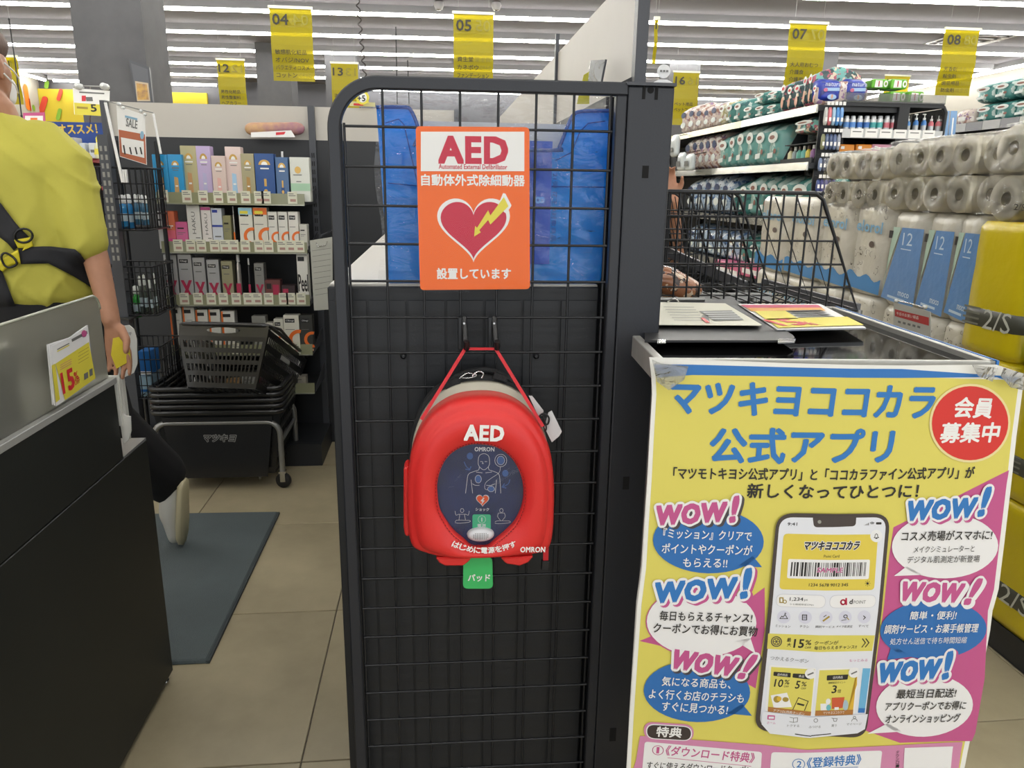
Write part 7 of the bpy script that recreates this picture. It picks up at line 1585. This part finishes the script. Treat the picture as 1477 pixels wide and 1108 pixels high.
DKB = printed('pack_dark_baby', '27474a', ['6fb0a8', 'd8c8b0', 'b05a6a'], .4, 16, .55); BLUW = printed('pack_bluewhite', 'a9bcd0', ['dfe6ec', '5a7cae', '3a4a60'], .35, 16, .56); BLUB = printed('pack_royal', '2a3fb0', ['3a58c8', '243488'], .3, 12, .6, coat=.5)
GREN = M('pack_green', '68b52e', .35, coat=.3, bump=.4, bscale=20); CREM = printed('pack_cream', 'c9c2a8', ['b0a878', 'e8e4d8'], .35, 14, .56)
PRW = M('pack_label', 'dfe6e2', .4); PRB = M('pack_label_brown', '8a5a4c', .5); PRN = M('pack_label_navy', '26365e', .5)
def softpack(X, ya, yb, z0, h, mat, lab, kind='white', grp='nappy packs on the aisle shelves', d=.16, face='x'):
    """pack whose printed face looks across the aisle (face x) or towards the camera (face y)"""
    w = abs(ya-yb)-.004; c = (ya+yb)/2
    if face == 'x': cen = (X+d/2, c, z0)
    else: cen = (c, X+d/2, z0)
    t = thing('nappy_pack', lab, 'pack', cen, group=grp)
    pillow(MB(mat), cen, w, d, h, 3.2, top=.25, ax='y' if face == 'x' else 'x', pinch=.14, n=18, nz=9).build('bag', t)
    if face == 'x': P = Plane((X-.001, c+w/2, z0), (0, -1, 0), step=.002)
    else: P = Plane((c-w/2, X-.001, z0), (1, 0, 0), step=.002)
    ov = lambda cx, cy, rx, ry: [(w*(cx+rx*cos(a)), h*(cy+ry*sin(a))) for a in [2*pi*k/14 for k in range(14)]]
    if kind == 'white': P.poly(ov(.5, .64, .36, .13), PRW, 1); P.poly(ov(.45, .64, .2, .05), PRB, 1.5); P.poly([(w*.2, h*.16), (w*.6, h*.18), (w*.6, h*.30), (w*.2, h*.28)], PRW, 1); P.poly(ov(.72, .32, .1, .06), PRB, 1)
    elif kind == 'navy': P.poly(ov(.5, .64, .3, .1), PRN, 1); P.poly(ov(.5, .3, .3, .1), PRW, 1)
    elif kind == 'face': P.poly(ov(.5, .3, .2, .16), M('print_peach', 'd8a890', .5), 1); P.poly(ov(.5, .7, .34, .12), PRW, 1); P.poly(ov(.5, .7, .2, .05), RED, 1.5)
    P.build('print', t); return t
def gy(px_, X=GX, z=1.5):
    # depth on the shelf-front plane of photo column px_
    lo = at(px_, pr_y(px_, X, z), X=X); return lo.y
def pr_y(px_, X, z):
    y = 250.0
    for _ in range(4): p = at(px_, y, X=X); y += (p.z-z)*FPX/max(p.y, .5)
    return y
def rowpacks(xs, tops, z, mat, lab, kind, X=GX+.015, d=.3):
    for k in range(len(xs)-1):
        ya, yb = gy(xs[k], X, z+.15), gy(xs[k+1], X, z+.15); top = at((xs[k]+xs[k+1])/2, tops[k] if isinstance(tops, list) else tops, X=X).z
        l = lab % (ORD[k]) if '%s' in lab else lab
        softpack(X, ya, yb, z+.002, max(top-z, .08), mat if not isinstance(mat, list) else mat[k % len(mat)], l, kind, d=d)
c9 = lambda x: 950+x/4.923
rowpacks([c9(v) for v in (152, 208, 262, 318, 368, 425)], [152, 149, 150, 150, 146], SZ2[0], PINKF, 'pinkish pack at the far end of the top nappy shelf, %s from the left', 'navy')
rowpacks([c9(v) for v in (428, 480, 535, 600)], [143, 143, 141], SZ2[0], [CREM, TEAL2, TEAL2], 'teal or cream pack mid-way along the top nappy shelf, %s from the left', 'white')
rowpacks([c9(v) for v in (602, 685, 770, 862)], [148.5, 148, 147], SZ2[0], TEAL2, 'flat teal pack in the lower layer on the top shelf, %s from the left', 'white')
for k, (xa_, xb_) in enumerate(((670, 765), (765, 862))):
    X = GX+.015; ya, yb = gy(c9(xa_), X, 1.8), gy(c9(xb_), X, 1.8); zb2 = at(c9(770), 147.5, X=X).z; softpack(X, ya, yb, zb2, at(c9((xa_+xb_)/2), 130-2*k, X=X).z-zb2, TEAL2, 'teal pack lying on the flat teal layer, %s one' % ('left' if k == 0 else 'right'), 'white', d=.3)
rowpacks([c9(v) for v in (866, 915, 962, 1020)], [114, 118, 115], SZ2[0], DKB, 'dark green pack with baby faces on the top shelf, %s from the left', 'face')
rowpacks([c9(v) for v in (1026, 1064, 1102, 1140)], [101, 97, 117], SZ2[0], [DKB, DKB, PINKF], 'tall dark pack near the end of the top shelf, %s from the left', 'face')
rowpacks([c9(v) for v in (180, 232, 280, 325, 370, 416)], [196, 192, 191, 189, 188], SZ2[1], PINKF, 'pale pinkish tall pack on the second nappy shelf, %s from the left', 'navy')
rowpacks([c9(v) for v in (418, 496, 548, 612, 680, 765, 862)], [192, 186, 179, 177, 177, 176], SZ2[1], TEAL, 'light teal tall pack on the second nappy shelf, %s from the left', 'white')
rowpacks([990+k*12.5 for k in range(6)], [257, 252, 248, 250, 253], SZ2[2], BLUW, 'blue and white pack on the third nappy shelf, %s from the left', 'navy')
rowpacks([1053, 1066, 1079, 1094, 1109, 1124, 1139, 1168], [262, 256, 248, 250, 252, 252, 250], SZ2[2], [TEAL2, TEAL2, TEAL], 'teal pack on the third nappy shelf, %s from the left', 'white')
rowpacks([990+k*14 for k in range(5)], [322, 325, 328, 330], SZ2[3], BLUW, 'pale blue pack on the fourth shelf seen through the cart, %s from the left', 'navy', X=GX-.03)
rowpacks([1048, 1064, 1080, 1098, 1116, 1134], [332, 338, 344, 346, 346], SZ2[3], [BLUW, TEAL2, TEAL2, TEAL], 'teal or blue pack on the fourth shelf seen through the cart, %s from the left', 'white', X=GX-.03)
# hanging white packs at the far end
t0 = None
for k, (x, y0, y1) in enumerate([(983, 220, 246), (995, 222, 246), (973, 195, 226)]):
    t = thing('hanging_pack', 'small white pack hanging at the far left of the nappy shelves, %s' % ['lower left', 'lower right', 'upper'][k], 'pack', at(x, y1, X=1.95)); a = at(x, y0, X=1.95); b = at(x, y1, X=1.95)
    pillow(MB(M('hang_white', 'c9d0d2', .35, coat=.3, bump=.4)), (1.95, b.y, b.z), .16, .05, a.z-b.z, 3, top=.2, ax='y').build('bag', t); P = Plane((1.92, b.y+.08, b.z), (0, -1, 0), step=.002); P.poly([(.03, .03), (.12, .03), (.12, .07), (.03, .07)], INKG, 1); P.build('print', t); MB(WIRE).tube([(1.96, b.y, a.z-.01), (2.1, b.y, a.z+.02)], .003, 5).build('peg', t)
# black display box with small bottles on the second shelf
t = thing('display_box', 'black cardboard display with small bottles on the second nappy shelf', 'display', (GX+.1, 4.3, SZ2[1]))
ya, yb = gy(c9(866), GX, 1.5), GYn+.03; z0, z1 = SZ2[1], at(c9(950), 186, X=GX).z
DKC = M('card_black', '1d2226', .6)
MB(DKC).box((GX+.17, yb, z0), (GX+.18, ya, z1)).build('back', t); MB(DKC).slab([(GX+.01, ya, z0), (GX+.17, ya, z0), (GX+.17, ya, z1), (GX+.10, ya, z1-.01)], (0, -1, 0), .006).build('side', t); MB(DKC).slab([(GX+.01, yb, z0), (GX+.17, yb, z0), (GX+.17, yb, z1), (GX+.10, yb, z1-.01)], (0, 1, 0), .006).build('side', t); MB(DKC).box((GX+.03, yb, z0+(z1-z0)*.55), (GX+.17, ya, z0+(z1-z0)*.58)).build('tier', t); MB(DKC).box((GX+.01, yb, z0), (GX+.016, ya, z0+.03)).build('front_lip', t)
for k in range(7):
    y = ya-(ya-yb)*(k+.5)/7; u = thing('small_bottle', 'small coloured bottle in the black display, %s from the left' % ORD[k], 'bottle', (GX+.06, y, z0)); c_ = ['d8d4a8', '8f9a9a', '5fae9c', '6fb8b0', 'd0c04a', '8a5f8e', 'b9b9c8'][k]
    MB(M('sb_'+c_, c_, .35)).lathe([(.016, 0), (.018, .01), (.018, .065), (.008, .08)], (GX+.06, y, z0), n=12).build('bottle', u); MB(M('sbcap', 'e0e0da', .4) if k % 2 else MATS['oval_brown']).lathe([(.009, .08), (.009, .10)], (GX+.06, y, z0), n=10).build('cap', u)
softpack(GX+.02, gy(c9(925), GX, 1.6), GYn+.04, z1-.03, .09, DKB, 'flat dark pack lying on top of the black display', 'white', d=.14)
# end unit facing the camera
EY = 4.05
e = thing('end_shelf_unit', 'black end unit with sprays, pump bottles and peg strips facing the checkout', 'shelving', (2.45, EY, 0))
xa_, xb_ = at(1213, 180, Y=EY).x, at(1363, 180, Y=EY).x; ztop = at(1300, 146, Y=EY).z
MB(SB).box((xa_, EY+.34, 0), (xb_, EY+.36, ztop)).build('back_panel', e)
MB(SB).box((xa_, EY, ztop-.03), (xb_-.02, EY+.36, ztop-.004)).build('shelf', e); MB(see_through('rail_clear', 'b0b0ae', .25, rough=.1, gloss=.8)).box((xa_, EY-.006, ztop-.012), (xb_-.02, EY-.002, ztop+.035)).build('clear_rail', e)
for x in (xa_, xb_): MB(SB).tube([(x, EY+.01, 0), (x, EY+.01, ztop-.05), (x-.02*(x == xb_), EY+.01, ztop-.02)], .011, 8).build('upright', e)
for x in (xa_, xb_): MB(see_through('side_clear', 'c8c8c8', .15, gloss=.5)).box((x-.002, EY+.02, .4), (x+.002, EY+.34, ztop-.03)).build('clear_side', e)
zc = at(1290, 192, Y=EY).z; zp = at(1290, 226, Y=EY).z
for z in (zc, zp, 1.10, .8, .5, .15):
    s_ = MB(SB).box((xa_, EY, z-.02), (xb_, EY+.34, z)).build('shelf', e); MB(M('rail_white', 'c4c5c4', .2, coat=.6)).box((xa_+.01, EY-.005, z-.03), (xb_-.01, EY-.001, z+.015)).build('price_rail', s_)
    for k in range(6): x = xa_+.05+(xb_-xa_-.1)*(k+.5)/6; MB(W1).box((x-.035, EY-.008, z-.027), (x+.035, EY-.006, z+.018)).use(INKG).box((x-.025, EY-.0085, z+.0), (x+.025, EY-.0078, z+.005)).build('price_tag', s_)
cans = [(1218.7, '5a8fd0', 'blue'), (1228, '5a8fd0', 'blue'), (1238, '3f74bc', 'darker blue'), (1248, '3f74bc', 'darker blue'), (1257.5, '4aa8a8', 'teal'), (1267, '4aa8a8', 'teal'), (1277, 'd0707c', 'pink'), (1287, 'd0707c', 'pink')]
for k, (x, c_, cn) in enumerate(cans):
    b = at(x, 191, Y=EY+.05); h = at(x, 167, Y=EY+.05).z-zc; t = thing('spray_can', 'white spray can with a %s band on the end unit, %s from the left' % (cn, ORD[k]), 'spray can', (b.x, EY+.05, zc), group='spray cans on the end unit')
    MB(M('can_white', 'd4d6d8', .25, metal=.3)).lathe([(.015, 0), (.0165, .004), (.0165, h*.8), (.012, h*.84)], (b.x, EY+.05, zc), n=16).build('can', t); MB(M('band_'+c_, c_, .35)).lathe([(.0168, h*.32), (.0168, h*.62)], (b.x, EY+.05, zc), n=16).build('label', t); MB(M('cap_silver', 'c4c8cc', .3, metal=.4)).lathe([(.013, h*.82), (.013, h*.97), (.009, h)], (b.x, EY+.05, zc), n=14).build('cap', t)
for k, (x, c_, pump, cn) in enumerate([(1297, '5f98d8', 0, 'blue-shouldered'), (1307.5, '5f98d8', 0, 'blue-shouldered'), (1319, '4f88cc', 1, 'blue pump'), (1330.5, '4f88cc', 1, 'blue pump'), (1341, 'd87880', 0, 'pink-shouldered'), (1351, 'd87880', 0, 'pink-shouldered')]):
    b = at(x, 191, Y=EY+.05); h = at(x, 167 if not pump else 165, Y=EY+.05).z-zc; t = thing('lotion_bottle', 'white %s lotion bottle on the end unit, %s from the left' % (cn, ORD[k]), 'bottle', (b.x, EY+.05, zc), group='lotion bottles on the end unit'); o_ = (b.x, EY+.05, zc)
    MB(M('can_white', 'd4d6d8')).lathe([(.017, 0), (.018, .006), (.018, h*.45)], o_, n=16, sy=.7).build('bottle', t); MB(M('band_'+c_, c_, .35)).lathe([(.018, h*.45), (.016, h*.62), (.007, h*.72)], o_, n=16, sy=.7).build('shoulder', t); MB(W1).lathe([(.0075, h*.72), (.0075, h*.82), (.003, h*.84), (.003, h)], o_, n=10).build('cap', t)
    if pump: MB(W1).bar((b.x-.012, EY+.05, zc+h), (b.x+.006, EY+.05, zc+h), .006).build('pump_spout', t)
    MB(INK).lathe([(.003, 0), (.003, .0006)], (b.x, EY+.0365, zc+h*.25), (0, -1, 0), 10).build('logo_dot', t)
for k, (x0, x1, c_, l) in enumerate([(1211, 1232, 'd98a2a', 'orange'), (1236, 1257, 'd98a2a', 'second orange'), (1259, 1291, 'd69ab0', 'pink'), (1293, 1326, 'd8a0b8', 'second pink'), (1328, 1356, '2e4a66', 'dark blue')]):
    a = at(x0, 208, Y=EY+.03); b = at(x1, 226, Y=EY+.03); t = thing('flat_box', '%s box on the shelf under the sprays of the end unit' % l, 'box', ((a.x+b.x)/2, EY+.1, zp)); MB(M('fb_'+c_, c_, .4)).box((a.x, EY+.03, zp), (b.x-.004, EY+.2, a.z)).build('carton', t, bevel=.004); MB(W1).box((a.x+.01, EY+.0285, a.z-.025), (a.x+.03, EY+.03, a.z-.01)).use(INK).lathe([(.003, 0), (.003, .001)], (a.x+.008, EY+.029, a.z-.01), (0, -1, 0), 8).build('print', t)
# peg strip with small packs left of the end unit
t = thing('peg_strip', 'narrow black peg strip with price tabs between nappy shelves and end unit', 'display strip', (at(1197, 200, Y=EY).x, EY+.02, 0)); a, b = at(1183, 200, Y=EY).x, at(1211, 200, Y=EY).x
MB(SB).box((a, EY+.03, 0), (b, EY+.04, 1.66)).build('board', t)
tiers_ = [150, 189, 224, 255, 285]
for i, y in enumerate(tiers_):
    z = at(1197, y, Y=EY).z
    for k in range(5): x = a+(b-a)*(k+.5)/5; MB(W1).box((x-.008, EY-.03, z-.008), (x+.008, EY-.028, z+.010)).build('price_tab', t); MB(WIRE).tube([(x, EY-.028, z), (x, EY+.03, z+.003)], .0015, 5).build('peg', t)
colr = ['c8c8c4', 'd07078', '9fc0d8', '4f8fd0', '6fa0d8', '8c8f6a', '5a6a8a', '4a5a80', '6a7aa0', '9aa0b0', '7f8fb0', '5b5f70', '8890a0', '4a4f70', '9a9ab8', '40508a', '50508a', '5a5a9a', '44407a', '6060a0']
for i in range(4):
    z1, z0 = at(1197, tiers_[i]+5, Y=EY).z, at(1197, tiers_[i+1]-5, Y=EY).z
    for k in range(5):
        x = a+(b-a)*(k+.5)/5; u = thing('hanging_pack', 'tiny hanging pack on the peg strip, row %s from the top, %s from the left' % (['one', 'two', 'three', 'four'][i], ORD[k]), 'pack', (x, EY-.01, z0+.01), group='tiny packs on the peg strip'); c_ = colr[i*5+k]
        pillow(MB(M('hp_'+c_, c_, .35, coat=.3)), (x, EY-.01, z0+.01), .019, .02, (z1-z0)*.9, 3, top=.3, n=10, nz=5).build('pack', u); MB(W1).box((x-.006, EY-.022, z0+.03), (x+.006, EY-.0205, z0+.05)).build('print', u)
# bags on top of the end unit
c7 = lambda x: 1100+x/3.918
for k, (x0, x1, y0, y1) in enumerate([(318, 465, 440, 575), (470, 612, 440, 560)]):
    a = at(c7(x0), y1/3.918, Y=EY+.06); b = at(c7(x1), y0/3.918, Y=EY+.06); t = softpack(EY+.06, a.x, b.x, ztop, b.z-ztop, BLUB, 'royal blue bag on top of the end unit, %s one' % ('left' if k == 0 else 'right'), 'none', 'blue nappy bags', d=.14, face='y')
    P = Plane(((a.x+b.x)/2, EY+.052, ztop), step=.001); h = b.z-ztop; w = b.x-a.x
    P.textuv('natura', (-w*.32, h*.62), (w*.33, h*.62), h*.14, M('print_paleblue', 'c4cce8', .4), 1, .03); P.poly([(-w*.33, h*.40), (w*.3, h*.42), (w*.3, h*.56), (-w*.33, h*.54)], M('print_ice', 'a4c4e8', .4), 1); P.poly([(w*.05*cos(q)-.0, h*.17+h*.1*sin(q)) for q in [2*pi*j/14 for j in range(14)]], MATS['print_peach'], 2); P.poly([(w*.2*cos(q), h*.15+h*.12*sin(q)) for q in [2*pi*j/14 for j in range(14)]], MATS['print_ice'], 1); P.poly([(-w*.3+w*.09*cos(q), h*.45+h*.08*sin(q)) for q in [2*pi*j/14 for j in range(14)]], M('print_rose', 'c86a8c', .4), 2); P.build('front_print', t)
for k, (x0, x1, y0, y1) in enumerate([(612, 718, 448, 535), (718, 826, 448, 535), (715, 815, 518, 590), (817, 920, 518, 590)]):
    a = at(c7(x0), y1/3.918, Y=EY+.1-.05*(k > 1)); b = at(c7(x1), y0/3.918, Y=EY+.1-.05*(k > 1)); z0 = ztop+(.0 if k > 1 else .075)
    t = thing('wipes_pack', 'green and white wipes pack on the end unit, %s' % ['upper left', 'upper right', 'lower left', 'lower right'][k], 'pack', ((a.x+b.x)/2, EY+.12, z0)); hh = b.z-z0
    yy = EY+.1-.05*(k > 1); MB(GREN).box((a.x, yy, z0), (b.x-.004, yy+.12, z0+hh)).build('pack', t, bevel=.008, seg=2); P = Plane((a.x, yy-.0005, z0), step=.0008); w = b.x-a.x; P.poly([(w*.15, hh*.1), (w*.62, hh*.12), (w*.6, hh*.85), (w*.18, hh*.88)], W1, 1); P.poly([(w*.8+w*.13*cos(q), hh*.5+hh*.36*sin(q)) for q in [2*pi*j/16 for j in range(16)]], W1, 1); P.poly([(w*.36, hh*.2), (w*.42, hh*.2), (w*.42, hh*.8), (w*.36, hh*.8)], MATS['strip_red'], 2); P.poly([(w*.8+w*.06*cos(q), hh*.5+hh*.18*sin(q)) for q in [2*pi*j/16 for j in range(16)]], MATS['pill_green'], 2); P.build('print', t)
# two pale blue hanging strips
for k, x in enumerate((1362, 1373)):
    t = thing('hanging_strip', 'tall pale blue hanging strip beside the snack shelves, %s one' % ('left' if k == 0 else 'right'), 'strip', at(x, 215, Y=5.0)); P = Plane((0, 5.0, 0)); q = [(x-1, 160), (x+8, 160), (x+3, 213), (x-6, 213)]
    MB(M('strip_blue', '7fa4d0', .5)).slab([P.w(*P.px(*p)) for p in q], (0, 1, 0), .006).build('strip', t); P.ppoly([(x+1, 170), (x+3, 170), (x-0, 200), (x-2, 200)], W1, 1); P.build('print', t); MB(GREYM).tube([at(x+3, 162, Y=5.01), at(x-2, 214, Y=5.01), V3((at(x-2, 214, Y=5.01).x, 5.01, 0))], .004, 5).build('rod', t)

# ================================================================== SNACK SHELVES AT THE FAR RIGHT
HX = 4.2
g = thing('snack_gondola', 'shelving run with snack bags and striped price rails at the far right', 'shelving', (4.5, 6, 0))
MB(SB).box((HX+.4, 3.6, 0), (HX+.43, 8.5, 1.78)).build('back_panel', g)
zt_s = at(1440, 173, X=HX).z; zr = [zt_s, at(1430, 214, X=HX).z, at(1430, 214, X=HX).z-.27, 1.0, .7, .4, .12]
for i, z in enumerate(zr):
    s_ = MB(SB).box((HX, 3.6, z-.02), (HX+.4, 8.5, z)).build('shelf', g); n = 26
    for k in range(n):
        ya, yb = 3.6+4.9*k/n, 3.6+4.9*(k+1)/n; MB(M('rail_grey2', '8f8f92', .3) if k % 2 else M('rail_white', 'c4c5c4')).box((HX-.008, ya+.002, z-.06), (HX-.002, yb-.002, z+.005)).build('price_strip', s_)
BRN = [printed('snack_brown', '7a5040', ['c8b8a8', '4a3028', 'd0c8b8'], .35, 22, .54, coat=.5), printed('snack_red', '8a3c34', ['d8c8b0', '6a4030'], .35, 22, .54, coat=.5), printed('snack_grey', '8a8078', ['d0c8c0', '5a3a30'], .35, 22, .54, coat=.5)]
for r_, z in ((0, zr[1]), (1, zr[2])):
    for k, x in enumerate((1375, 1385, 1395, 1404, 1414, 1425, 1436, 1447, 1460, 1473)):
        if k == 4: continue
        y_ = gy(x, HX+.03, z+.1); t = thing('snack_bag', '%s snack bag on the %s snack shelf, %s from the left' % (['brown', 'reddish', 'greyish'][k % 3], ['upper', 'lower'][r_], ORD[k]), 'bag', (HX+.08, y_, z), group='snack bags'); h = .13
        pillow(MB(BRN[k % 3]), (HX+.07, y_, z+.002), .105, .07, h, 3, top=.15, bot=.4, ax='y', n=14, nz=7).build('bag', t); P = Plane((HX+.033, y_+.052, z), (0, -1, 0), step=.001); P.poly([(.052+.03*cos(q), h*.62+.022*sin(q)) for q in [2*pi*j/12 for j in range(12)]], W1, 1); P.build('print', t)
for r_ in range(2):
    for k in range(3):
        xs_ = [1405, 1432, 1459, 1490]; X = HX+.05; z0 = zt_s+.002+r_*.15; ya, yb = gy(xs_[k], X, z0+.08), gy(xs_[k+1], X, z0+.08)
        softpack(X, ya, yb, z0, .15, TEAL2, 'teal and white pack on top of the snack shelves, %s row, %s from the left' % (['lower', 'upper'][r_], ORD[k]), 'white', 'teal packs above the snacks', d=.25)
t = thing('small_pack', 'pale pinkish pack at the left end on top of the snack shelves', 'pack', (HX+.1, gy(1385, HX, 1.9), zt_s)); pillow(MB(PINKF), (HX+.1, gy(1386, HX, 1.9), zt_s), .2, .15, .12, 3, top=.4, ax='y').build('bag', t); MB(W1).box((HX+.02, gy(1386, HX, 1.9)-.04, zt_s+.03), (HX+.03, gy(1386, HX, 1.9)+.04, zt_s+.06)).build('print', t)
# far shelving to close the view behind (low, behind everything)
# pink and blue boxes low on the nappy run
for k, (x0, x1, y0, y1, c_, l) in enumerate([(1031, 1066, 374, 404, 'd0688c', 'pink box seen low through the cart, left one'), (1068, 1100, 378, 406, 'c85a80', 'pink box seen low through the cart, right one'), (1100, 1136, 366, 396, 'b8c4cc', 'white and blue box seen low through the cart')]):
    X = 1.93; a = at(x0, y0, X=X); b = at(x1, y1, X=X); t = thing('carton', l, 'box', (X+.1, (a.y+b.y)/2, b.z)); MB(M('cb_'+c_, c_, .4)).box((X, b.y+.004, b.z), (X+.2, a.y, a.z)).build('carton', t, bevel=.004); MB(W1 if k < 2 else ELB).box((X-.002, b.y+.04, b.z+.02), (X, a.y-.04, b.z+.05)).build('print', t)
    MB(SB).box((X-.005, b.y, b.z-.02), (X+.21, a.y+.004, b.z-.001)).build('ledge', t)
